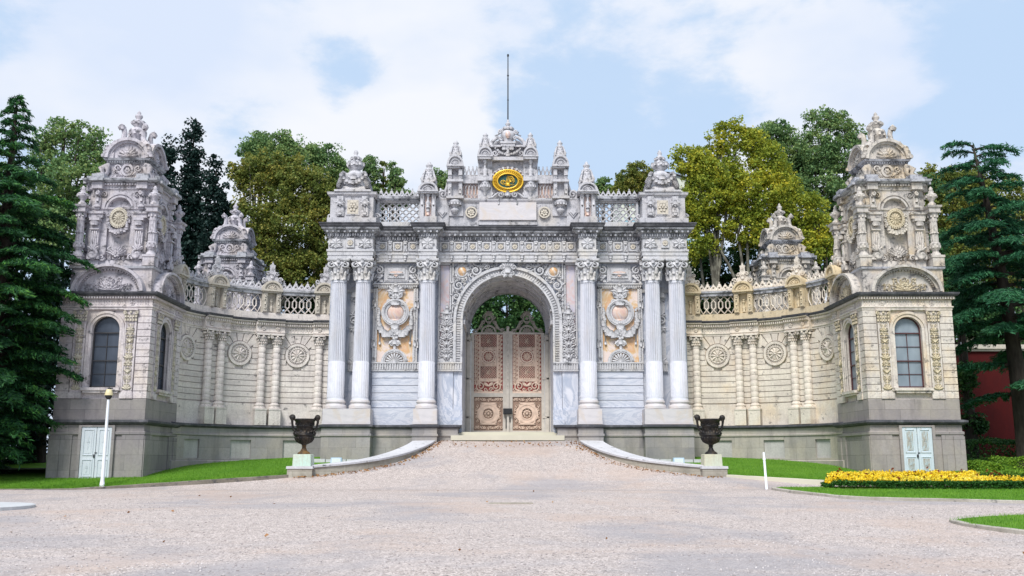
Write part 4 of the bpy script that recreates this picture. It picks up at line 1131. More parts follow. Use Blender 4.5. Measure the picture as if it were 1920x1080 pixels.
stroke([(-.14, .02), (-.24, .0), (-.26, -.06), (-.18, -.08)], [.016, .02, .02, .012])
for k in range(4): stroke([(-.12, -.16 - .03 * k), (.0, -.13 - .03 * k), (.12, -.17 - .03 * k)], [.014, .02, .014])
stroke([(.12, -.16), (.24, -.2), (.34, -.16)], [.016, .016, .01])
et.blob(0, .63, EC - .1, .10, .03, .12); et.blob(.14, .63, EC + .03, .05, .03, .1)
part(et, 'monogram', 'gold', emo)
# shell fan round the emblem, cords and lower scroll
sf = MB(G)
for k in range(13):
    a = pi * (k + .5) / 13 * 1.06 - .09; x, z = cos(a), sin(a) * .80
    sf.blob(1.0 * x * .93, .56, EC + 1.0 * z * .96, .085, .07, .085, 7, 4)
    sf.tube([(.8 * x, .55, EC + .8 * z), (.95 * x, .55, EC + .95 * z)], .055, 5)
for sg in (-1, 1):
    sf.tube([(sg * .86, .52, EC), (sg * .84, .55, EC - .3), (sg * .80, .55, EC - .5)], .03); sf.blob(sg * .8, .56, EC - .6, .06, .05, .13)
    sf.scroll(sg * .36, 14.98, .66, .17, 1.5, sg, pi / 2, .06); sf.tube([(sg * .4, .6, 15.15), (sg * .6, .6, 15.02), (sg * .8, .6, 14.86), (sg * 1.0, .6, 14.82)], [.05, .06, .06, .05])
    sf.tube([(sg * .42, .68, 14.85), (sg * .46, .68, 14.62)], .025); sf.blob(sg * .47, .7, 14.55, .06, .05, .11)
sf.rosette(0, 15.03, .66, .2, 7); sf.blob(0, .7, 15.03, .13, .09, .16)
part(sf, 'shell_surround', 'attic', gate)
sfp = MB(G)
for k in range(12):
    a = pi * (k + 1) / 13 * 1.06 - .09; x, z = cos(a), sin(a) * .80
    sfp.blob(.93 * x, .55, EC + .93 * z, .04, .04, .04, 5, 4)
part(sfp, 'shell_inlay', 'rosy', gate)
# crown: broken segmental pediment with central urn
cw = MB(G)
for sg in (-1, 1):
    n = 10; pts = []
    cw.tube([(sg * x, .62, z) for x, z in ((.88, 17.60), (.82, 17.78), (.70, 17.93), (.55, 18.03), (.42, 18.08))], [.09, .1, .1, .09, .07], 6)
    cw.prism([(sg * .82, 17.58), (sg * .76, 17.76), (sg * .62, 17.92), (sg * .38, 18.0), (sg * .3, 17.58)], .05, .38)
    cw.box(*sorted((sg * .90, sg * .3)), .0, .72, 17.52, 17.62)
    cw.scroll(sg * .40, 18.36, .6, .13, 1.5, -sg, 0, .055); cw.scroll(sg * .38, 18.0, .64, .12, 1.3, sg, 0, .05)
    cw.tube([(sg * .4, .55, 18.3), (sg * .56, .55, 18.2), (sg * .68, .55, 18.16)], .04)
    cw.scroll(sg * .66, 17.2, .6, .2, 1.5, sg, pi / 2, .07); cw.tube([(sg * .62, .6, 17.38), (sg * .5, .6, 17.3), (sg * .42, .6, 17.1)], .06)
    cw.garland(sg * .62, 17.44, sg * .1, 17.16, .12, .72, .085, 6)
cw.box(-.84, .84, -.1, .35, 16.95, 17.55)
cw.box(-.36, .36, .1, .78, 17.52, 17.72); cw.box(-.4, .4, .05, .82, 17.68, 17.78)
cw.lathe(0, .45, [(.30, 17.78), (.22, 17.86), (.34, 18.0), (.38, 18.2), (.34, 18.38), (.2, 18.46), (.18, 18.5)], 14)
for k in range(5): a = pi * k / 4; cw.blob(.22 * cos(a), .45 + .22 * sin(a), 18.56, .11, None, .1, 7, 5)
for k in range(3): cw.blob((k - 1) * .2, .74, 17.42, .13, .12, .12); 
cw.blob(0, .76, 17.22, .1, .1, .1); cw.blob(0, .74, 17.08, .14, .1, .1); cw.blob(0, .8, 17.32, .06, .06, .2)
cw.lathe(0, .45, [(.1, 18.62), (.08, 18.72), (.14, 18.82), (.12, 18.88), (.05, 18.94), (.07, 19.0), (.03, 19.08)], 10)
part(cw, 'crown', 'attic', gate)
cb = MB(G); cb.blob(0, .74, 18.15, .15, .14, .2, 12, 8); part(cb, 'pink_boss', 'rosy', gate)
rd = MB(G)
rd.lathe(0, .45, [(.035, 19.05), (.03, 21.3), (.025, 22.55)], 6); rd.blob(0, .45, 20.15, .05); rd.blob(0, .45, 21.3, .045); rd.blob(0, .45, 22.62, .06, None, .09); rd.blob(0, .45, 21.5, .06, None, .05)
part(rd, 'mast', 'iron', gate)

# ---- threshold and doors
st = MB(G)
st.box(-2.30, 2.30, -4.2, .3, 2.9, 3.02); st.box(-2.42, 2.42, .3, .62, 2.78, 2.96); st.box(-2.75, 2.75, .62, 1.05, 2.6, 2.84)
part(st, 'threshold', 'tan', gate)
DO = -3.45
fr = MB(G)
for sg in (-1, 1):
    boxs(fr, sg, 2.2, 1.98, DO - .06, DO + .10, 3.02, 8.2); fr.blob(sg * 2.09, DO, 8.24, .12)
    boxs(fr, sg, 2.27, 2.22, DO + .2, DO + .26, 3.02, 8.6)
part(fr, 'door_frame', 'gate_grey', gate)
for sg in (-1, 1):
    lf = MB(G); X = lambda v: sg * v
    def bb(a, b, o0, o1, z0, z1): boxs(lf, sg, a, b, DO + o0, DO + o1, z0, z1)
    bb(1.97, 1.80, -.03, .05, 3.08, 8.42); bb(.26, .06, -.03, .05, 3.08, 8.5)
    bb(1.8, .26, -.03, .05, 3.08, 3.2); bb(1.8, .26, -.03, .05, 4.98, 5.18); bb(1.8, .26, -.03, .05, 8.34, 8.44)
    leaf_o = part(lf, 'door_leaf', 'gate_grey', gate)
    for k in range(3):
        ms = MB(G); ms.blob(X(2.02), DO + .09, (3.9, 5.95, 8.0)[k], .1, .05, .05); ms.box(*sorted((X(2.2), X(1.86))), DO + .05, DO + .1, (3.86, 5.91, 7.96)[k], (3.94, 5.99, 8.04)[k])
        part(ms, 'hinge', 'gate_grey', leaf_o)
    rb = MB(G); boxs(rb, sg, 1.8, .26, DO - .05, DO - .03, 5.18, 8.36); part(rb, 'red_backing', 'gate_red', leaf_o)
    lb = MB(G); boxs(lb, sg, 1.8, .26, DO - .05, DO - .03, 3.2, 4.98); part(lb, 'lower_backing', 'gate_lower', leaf_o)
    up = MB(G); cx = X(1.03); o = DO
    a, b = sorted((X(1.80), X(.26))); ia, ib = sorted((X(1.46), X(.60)))
    for q in (1.50, .56): up.box(*sorted((X(q - .035), X(q + .035))), o - .02, o + .04, 5.6, 8.36)
    # side scroll strips, lower scroll band
    for c_ in (1.65, .42):
        z = 5.75; j = 0
        while z < 8.3:
            up.scroll(X(c_), z, o, .125, 1.2, 1 if j % 2 else -1, pi / 2 * (1 if j % 2 else -1), .036, 0, 10)
            for q in (-1, 1): up.blob(X(c_) + q * .11, o, z + .1, .03, .02, .04, 5, 4)
            up.leaf(X(c_), z + .06, o, pi / 2 + .9, .17, .08, .02); up.leaf(X(c_), z - .06, o, -pi / 2 + .9, .16, .08, .02); up.leaf(X(c_), z, o, pi / 2 - .9, .18, .09, .02); up.leaf(X(c_), z, o, -pi / 2 - .9, .18, .09, .02)
            z += .22; j += 1
    up.box(a, b, o - .02, o + .03, 5.16, 5.28)
    for s2 in (-1, 1):
        up.scroll(cx + s2 * .42, 5.55, o, .26, 1.6, s2, -pi / 2, .05, 0, 16); up.scroll(cx + s2 * .66, 5.36, o, .1, 1.3, -s2, 0, .03); up.scroll(cx + s2 * .14, 5.38, o, .12, 1.3, s2, 0, .035)
        up.leaf(cx, 5.55, o, pi / 2 - s2 * .9, .34, .16, .03); up.leaf(cx + s2 * .5, 5.8, o, pi / 2 + s2 * .3, .22, .12, .03); up.leaf(cx + s2 * .3, 5.3, o, s2 * .3 if s2 > 0 else pi - .3, .25, .1, .03)
    # two trellis fields, wheel medallion, collars
    for z0, z1 in ((5.95, 6.65), (7.62, 8.32)):
        n_ = 7
        for k in range(-n_, n_ + 8):
            for d in (1, -1):
                x0, x1 = ia + k * .125, ia + k * .125 + (z1 - z0)
                q0, q1 = max(0, (ia - x0) / (x1 - x0)), min(1, (ib - x0) / (x1 - x0))
                if q0 >= q1: continue
                p0 = (x0 + (x1 - x0) * q0, z0 + (z1 - z0) * q0); p1 = (x0 + (x1 - x0) * q1, z0 + (z1 - z0) * q1)
                f = (lambda x: x) if d > 0 else (lambda x: ia + ib - x)
                up.tube([(f(p0[0]), o, p0[1]), (f(p1[0]), o, p1[1])], .015, 4)
    up.disc(cx, 7.14, .46, o - .02, o + .02, 24) if False else None
    up.arc(cx, 7.14, .27, .34, 0, 2 * pi, o - .01, o + .05, 24); up.arc(cx, 7.14, .37, .43, 0, 2 * pi, o - .01, o + .04, 24)
    up.box(ia, ib, o - .02, o, 6.62, 6.80); up.box(ia, ib, o - .02, o, 7.50, 7.66)
    for s2 in (-1, 1):
        up.prism([(cx + s2 * .43, 6.78), (cx + s2 * .43, 7.52), (cx + s2 * .30, 7.45), (cx + s2 * .42, 7.14), (cx + s2 * .3, 6.83)], o - .02, o)
        up.scroll(cx + s2 * .25, 7.58, o + .02, .09, 1.2, s2, pi / 2, .025); up.scroll(cx + s2 * .25, 6.7, o + .02, .09, 1.2, -s2, pi / 2, .025)
    for k in range(14):
        t = 2 * pi * k / 14; up.leaf(cx + .04 * cos(t), 7.14 + .04 * sin(t), o, t, .23, .055, .02); t += .22
        up.blob(cx + .355 * cos(t), o + .02, 7.14 + .355 * sin(t), .018, None, None, 5, 4)
    up.blob(cx, o + .02, 7.14, .06, .04); up.fan(cx, 5.93, o, .2, 5, pi, 2 * pi, .03); up.box(ia, ib, o - .02, o + .01, 5.80, 5.97)
    up.fan(cx, 7.98, o, .16, 6, 0, 2 * pi, .03); up.fan(cx, 6.3, o, .16, 6, 0, 2 * pi, .03)
    part(up, 'pierced_upper_panel', 'gate_beige', leaf_o)
    lo = MB(G)
    lo.arc(cx, 4.10, .30, .60, 0, 2 * pi, o - .03, o + .02, 24, .9); lo.arc(cx, 4.10, .46, .52, 0, 2 * pi, o, o + .05, 24); lo.arc(cx, 4.10, .28, .33, 0, 2 * pi, o, o + .05, 24)
    for k in range(8): t = 2 * pi * k / 8; lo.blob(cx + .17 * cos(t), o, 4.1 + .17 * sin(t), .055, .03); lo.tube([(cx, o, 4.1), (cx + .3 * cos(t + .39), o, 4.1 + .3 * sin(t + .39))], .016, 4)
    lo.blob(cx, o, 4.1, .06, .04)
    for q in (.62, 1.44): lo.box(*sorted((X(q - .03), X(q + .03))), o - .02, o + .04, 3.55, 4.65)
    lo.box(ia, ib, o - .02, o + .04, 3.52, 3.60); lo.box(ia, ib, o - .02, o + .04, 4.6, 4.68)
    for zz in (3.36, 4.84):
        for k in range(9):
            xx = a + (b - a) * (k + .5) / 9; lo.scroll(xx, zz, o, .085, 1.1, 1 if k % 2 else -1, pi / 2, .026, 0, 8); lo.leaf(xx, zz, o, pi / 4 + k, .13, .07, .02)
    for c_ in (1.63, .44):
        for k in range(5): zz = 3.7 + k * .2; lo.scroll(X(c_), zz, o, .09, 1.1, 1 if k % 2 else -1, pi / 2, .026, 0, 8); lo.leaf(X(c_), zz, o, 1 + k, .14, .07, .02)
    for s2 in (-1, 1):
        for s3 in (-1, 1): lo.prism([(cx + s2 * .40, 4.1 + s3 * .52), (cx + s2 * .12, 4.1 + s3 * .52), (cx + s2 * .40, 4.1 + s3 * .2)], o - .02, o + .01)
    part(lo, 'pierced_lower_panel', 'gate_beige', leaf_o)
    cs = MB(G)
    cs.arc(cx, 8.44, .32, .42, 0, pi, o - .04, o + .05, 16); cs.fan(cx, 8.46, o, .30, 7, .1, pi - .1, .04)
    for s2 in (-1, 1):
        cs.tube([(cx + s2 * x, o, z) for x, z in ((.86, 8.44), (.74, 8.56), (.56, 8.62), (.46, 8.80), (.36, 9.0), (.20, 9.12))], [.06, .06, .06, .055, .05, .05])
        cs.scroll(cx + s2 * .72, 8.56, o, .12, 1.4, s2, 0, .04); cs.scroll(cx + s2 * .3, 8.98, o, .13, 1.4, s2, -pi / 2, .04); cs.scroll(cx + s2 * .22, 9.3, o, .14, 1.4, -s2, 0, .04)
        cs.leaf(cx + s2 * .45, 8.6, o, pi / 2 + s2 * .2, .3, .13); cs.leaf(cx, 9.4, o, pi / 2 - s2 * .6, .26, .1)
    cs.ring(cx, 9.2, o, .2, .045, 14); cs.blob(cx, o, 9.2, .1, .05); cs.fan(cx, 9.4, o, .26, 5, .5, pi - .5, .04); cs.blob(cx, o, 9.55, .05, .04, .1); cs.blob(cx, o, 8.98, .12, .05, .1)
    part(cs, 'openwork_crest', 'gate_dark', leaf_o)
ms = MB(G); ms.box(-.07, .07, DO + .02, DO + .14, 3.06, 8.62)
for k in range(9): ms.blob(0, DO + .15, 5.5 + k * .34, .04, .03, .09)
ms.blob(0, DO + .08, 8.68, .1)
part(ms, 'meeting_stile', 'gate_grey', gate)
lk = MB(G); lk.box(-.24, .24, DO + .15, DO + .25, 4.05, 4.36); lk.box(-.20, .16, DO + .25, DO + .27, 4.10, 4.3); part(lk, 'lock_box', 'black', gate)
lk = MB(G); lk.box(-.11, -.06, DO + .14, DO + .18, 3.3, 3.95); lk.box(.1, .15, DO + .05, DO + .1, 3.65, 3.9); part(lk, 'bolt', 'iron', gate)

# ================================================================ CURVED WINGS
WA, WB = 6.4, 5.15
_tab = []; _s = 0; _p = None
for i in range(601):
    t = pi / 2 * i / 600; q = (-9 - WA * cos(t), 43.6 + WB * sin(t))
    if _p: _s += hypot(q[0] - _p[0], q[1] - _p[1])
    _tab.append((_s, t)); _p = q
WLEN = _s
def wing_map(sg):
    def f(u, o, z):
        # find t for arclength u
        if u <= 0: x, y, nx, ny = -9 - WA, 43.6 + u, 1, 0
        elif u >= WLEN: x, y, nx, ny = -9 + (u - WLEN), 43.6 + WB, 0, -1
        else:
            k = u / WLEN * 600; lo, hi = 0, 600
            while hi - lo > 1:
                m = (lo + hi) // 2
                if _tab[m][0] <= u: lo = m
                else: hi = m
            q = (u - _tab[lo][0]) / (_tab[hi][0] - _tab[lo][0]); t = _tab[lo][1] + q * (_tab[hi][1] - _tab[lo][1])
            x, y = -9 - WA * cos(t), 43.6 + WB * sin(t)
            nx, ny = cos(t) / WA, -sin(t) / WB; l = hypot(nx, ny); nx /= l; ny /= l
        return (-sg * (x + nx * o) , y + ny * o, z) if sg > 0 else (x + nx * o, y + ny * o, z)
    return f
CU = [2.72, 3.46, 5.62, 6.36, 8.52]
PIERS = [.18, 3.09, 5.99, 8.72]
for sg, side in ((-1, 'left'), (1, 'right')):
    Wm = wing_map(sg); st_ = 'wing_l' if sg < 0 else 'wing_r'; nic = 'niche_l' if sg < 0 else 'niche_r'; pln = 'plinth' if sg < 0 else 'plinth_r'
    wing = thing('curved_wall', (sg * 13, 46.5, 1.2), ('grey' if sg < 0 else 'cream') + ' limestone curved screen wall with banded half columns, running from the gate to the %s corner tower' % side, 'wall', 'curved screen walls either side of the gate')
    breaks = [(2.35, 3.83), (5.25, 6.73), (8.2, 9.15)]
    path = [(-.3, 0)]
    for a, b in breaks: path += [(a, 0), (a, .26), (b, .26), (b, 0)]
    path = path[:-1] + [(9.3, .26)] if breaks[-1][1] >= 9.1 else path + [(9.3, 0)]
    def flip(p): return p
    # plinth (blind windows recessed)
    P = MB(Wm, .35)
    wins = [(1.16, 2.30), (4.12, 5.22), (6.86, 7.92)]
    z0w, z1w = 1.76, 2.62
    edges = [-.3] + [x for w_ in wins for x in w_] + [9.3]
    for i in range(0, len(edges), 2): P.box(edges[i], edges[i + 1], -.6, .42, .4, 3.19)
    for a, b in wins: P.box(a, b, -.6, .42, .4, z0w); P.box(a, b, -.6, .42, z1w, 3.19)
    P.sweep([(.42, 2.78), (.47, 2.81), (.47, 2.88), (.42, 2.91)], -.3, 9.3)
    P.sweep([(.42, .4), (.50, .4), (.50, 1.62), (.42, 1.66)], -.3, 9.3)
    part(P, 'plinth', pln, wing)
    for a, b in wins:
        B = MB(Wm, .35); B.box(a, b, -.3, .32, z0w, z1w); part(B, 'blind_window', 'blind', wing)
    L = MB(Wm, .35); L.sweep([(.40, 3.16), (.5, 3.18), (.58, 3.24), (.58, 3.31), (.40, 3.345), (-.1, 3.35)], -.3, 9.3); part(L, 'plinth_ledge', 'crust', wing)
    # wall of coursed stone
    Wl = MB(Wm, .35)
    Wl.box(-.3, 9.3, -.7, .0, 3.3, 8.0)
    Wl.box(-.3, 9.3, -.05, .10, 3.35, 4.42)
    nC = 12; z0, z1 = 4.44, 7.72; hC = (z1 - z0) / nC
    cols_x = [(0.0, 2.38), (3.80, 5.28), (6.70, 8.22)]
    meds = [1.37, 4.50, 7.42]; MZ = 6.86; MR = .60
    for j in range(nC):
        za, zb = z0 + j * hC + .032, z0 + (j + 1) * hC
        segs_ = [(-.3, 9.3)]
        for c in meds:
            zc_ = (za + zb) / 2; d = abs(zc_ - MZ)
            cut = sqrt(max(0, (MR + .06) ** 2 - d * d)) if d < MR + .06 else 0
            if zc_ > MZ + .35: cut = .62 + (zc_ - MZ - .35) * .55
            if cut:
                ns = []
                for a, b in segs_:
                    if a < c - cut and b > c + cut: ns += [(a, c - cut), (c + cut, b)]
                    else: ns.append((a, b))
                segs_ = ns
        for a, b in segs_: Wl.box(a, b, 0, .085, za, zb)
    # radiating voussoirs over each medallion
    for c in meds:
        for k in range(5):
            a0, a1 = pi / 2 + (k - 2.5) * .40 + .025, pi / 2 + (k - 1.5) * .40 - .025
            p = []
            for a in (a0, (a0 + a1) / 2, a1): p.append((c + (MR + .04) * cos(a), MZ + (MR + .04) * sin(a)))
            for a in (a1, a0):
                rr_ = min(1.25, (7.86 - MZ) / max(.2, sin(a))); p.append((c + rr_ * cos(a) * 1.0, MZ + rr_ * sin(a)))
            Wl.prism(p, 0, .085)
    part(Wl, 'wall', st_, wing)
    for c in meds:
        md = MB(Wm)
        md.disc(c, MZ, MR * .9, .0, .07, 28)
        md.arc(c, MZ, MR * .80, MR, 0, 2 * pi, .02, .16, 32); md.arc(c, MZ, MR * .56, MR * .64, 0, 2 * pi, .05, .13, 28)
        for k in range(30):
            a = 2 * pi * k / 30; md.tube([(c + MR * .66 * cos(a), .08, MZ + MR * .66 * sin(a)), (c + MR * .8 * cos(a), .14, MZ + MR * .8 * sin(a))], .022, 4)
        md.sunflower(c, MZ, .08, MR * .60, 10, .09)
        part(md, 'round_medallion', st_, wing)
    # half columns
    for c in CU:
        cm_ = MB(Wm)
        cm_.lathe(c, .20, [(.185, 4.36), (.182, 5.2), (.170, 7.36)], 14)
        for j in range(11):
            za = 4.46 + j * hC; cm_.lathe(c, .20, [(.199 - j * .0015, za + .028), (.2 - j * .0015, za + .04), (.199 - j * .0015, za + hC - .012), (.186 - j * .0015, za + hC)], 14)
        co_ = part(cm_, 'half_column', st_, wing)
        cb_ = MB(Wm); cb_.lathe(c, .2, [(.30, 4.16), (.30, 4.22), (.25, 4.25), (.235, 4.30), (.265, 4.33), (.235, 4.37), (.20, 4.42)], 14); part(cb_, 'base', st_, co_)
        cp_ = MB(Wm)
        cp_.lathe(c, .2, [(.175, 7.36), (.19, 7.45), (.21, 7.6), (.28, 7.74)], 12)
        for row in (0, 1):
            for k in range(7):
                a = pi * (k + .5 * row) / 6.5; cp_.blob(c + .22 * cos(a), .2 + .22 * sin(a), 7.44 + row * .13, .05, .05, .085, 5, 4)
        for s2 in (-1, 1): cp_.scroll(c + s2 * .26, 7.72, .44, .09, 1.3, -s2, pi / 2, .035, 0, 9); cp_.blob(c + s2 * .28, .2, 7.7, .07, .12, .08)
        cp_.blob(c, .47, 7.76, .07); cp_.box(c - .34, c + .34, -.02, .5, 7.80, 7.87)
        part(cp_, 'capital', st_, co_)
        pb = MB(Wm); pb.box(c - .305, c + .305, 0, .53, 3.35, 4.10); pb.box(c - .32, c + .32, 0, .55, 4.08, 4.16); part(pb, 'pedestal', st_, co_)
    # entablature
    E_ = MB(Wm, .35)
    def brk(prof, mb):
        mb.sweep(prof, -.3, 9.3)
        for a, b in breaks: mb.sweep([(o + .24, z) for o, z in prof], a, b)
    brk([(-.3, 7.87), (.10, 7.87), (.10, 7.95), (.14, 7.97), (.14, 8.02), (.10, 8.04), (.10, 8.28), (-.3, 8.28)], E_)
    for c in CU: E_.rosette(c, 8.16, .38, .12, 6, .05)
    a = -.2
    while a < 9.2:
        if not any(x - .1 < a < y + .1 for x, y in breaks): E_.box(a - .02, a + .02, .1, .13, 8.06, 8.26); E_.blob(a + .07, .12, 8.18, .03, .03, .05, 5, 4)
        a += .14
    part(E_, 'entablature', st_, wing)
    D_ = MB(Wm, .35)
    brk([(-.3, 8.28), (.12, 8.28), (.16, 8.30), (.16, 8.42), (.30, 8.47), (.32, 8.53)], D_)
    a = -.25; 
    while a < 9.2:
        k = .24 if any(x < a < y for x, y in breaks) else 0
        D_.curved = 0; D_.box(a - .032, a + .032, .15 + k, .25 + k, 8.32, 8.42); D_.curved = .35
        a += .115
    part(D_, 'dentils', st_, wing)
    C_ = MB(Wm, .35)
    brk([(.1, 8.44), (.30, 8.50), (.36, 8.56), (.38, 8.63), (.1, 8.655), (-.7, 8.66)], C_)
    part(C_, 'weathered_cornice', 'crust', wing)
    # balustrade
    A_ = MB(Wm, .35); A_.box(-.3, 9.3, -.3, .22, 8.64, 8.98); part(A_, 'balustrade_base', nic if sg > 0 else st_, wing)
    bays = [(.62, 2.60), (3.56, 5.50), (6.46, 8.24)]
    for a, b in bays:
        H_ = MB(Wm, .35)
        H_.curved = 0; H_.hexlattice(a, b, -.02, 9.02, 9.93, .33, .038); H_.curved = .35
        part(H_, 'lattice_panel', st_, wing)
        R_ = MB(Wm, .35); R_.sweep([(-.2, 9.93), (.12, 9.93), (.13, 10.05), (.2, 10.10), (.2, 10.18), (-.2, 10.2)], a - .05, b + .05); part(R_, 'rail', 'cornice', wing)
        K_ = MB(Wm); K_.curved = 0; K_.cresting(a, b, -.0, 10.2, .50, .30, .045); part(K_, 'cresting', 'attic' if sg < 0 else st_, wing)
    for c in PIERS:
        N_ = MB(Wm)
        hw = .48
        for s2 in (-1, 1):
            N_.box(*sorted((c + s2 * hw, c + s2 * .22)), -.3, .28, 8.98, 10.05)
            N_.box(*sorted((c + s2 * .45, c + s2 * .25)), .28, .34, 9.02, 9.95); N_.blob(c + s2 * .35, .36, 9.8, .08, .05, .07); N_.blob(c + s2 * .35, .36, 9.2, .07, .04, .06); N_.blob(c + s2 * .35, .36, 9.5, .05, .04, .18)
        N_.box(c - .5, c + .5, -.3, .34, 9.97, 10.07)
        arched_cap(N_, c, -.3, .40, 10.05, .53, .55)
        po = part(N_, 'niche_pier', nic, wing)
        B_ = MB(Wm); B_.box(c - .22, c + .22, -.3, .06, 8.98, 10.0); B_.baluster(c, .12, 9.05, 9.6, .09); B_.blob(c, .12, 9.68, .08, .06, .07); B_.rosette(c, 9.3, .12, .1, 5, .03); part(B_, 'niche', nic, po)
        F_ = MB(Wm)
        F_.prism([(c - .5, 10.5), (c - .52, 10.62), (c - .34, 10.66), (c - .28, 10.86), (c - .26, 11.05), (c - .13, 11.12), (c - .12, 11.32), (c - .15, 11.44), (c - .07, 11.46), (c, 11.62), (c + .07, 11.46), (c + .15, 11.44), (c + .12, 11.32), (c + .13, 11.12), (c + .26, 11.05), (c + .28, 10.86), (c + .34, 10.66), (c + .52, 10.62), (c + .5, 10.5)], .0, .13)
        for s2 in (-1, 1): F_.scroll(c + s2 * .40, 10.68, .16, .13, 1.3, s2, 0, .045); F_.scroll(c + s2 * .22, 11.0, .16, .11, 1.3, -s2, 0, .04); F_.leaf(c, 10.7, .14, pi / 2 - s2 * .5, .3, .12)
        F_.blob(c, .15, 10.85, .12, .08, .14); F_.rosette(c, 11.25, .14, .1, 5); F_.blob(c, .1, 11.55, .05, .05, .1)
        part(F_, 'openwork_finial', 'attic' if sg < 0 else st_, wing)

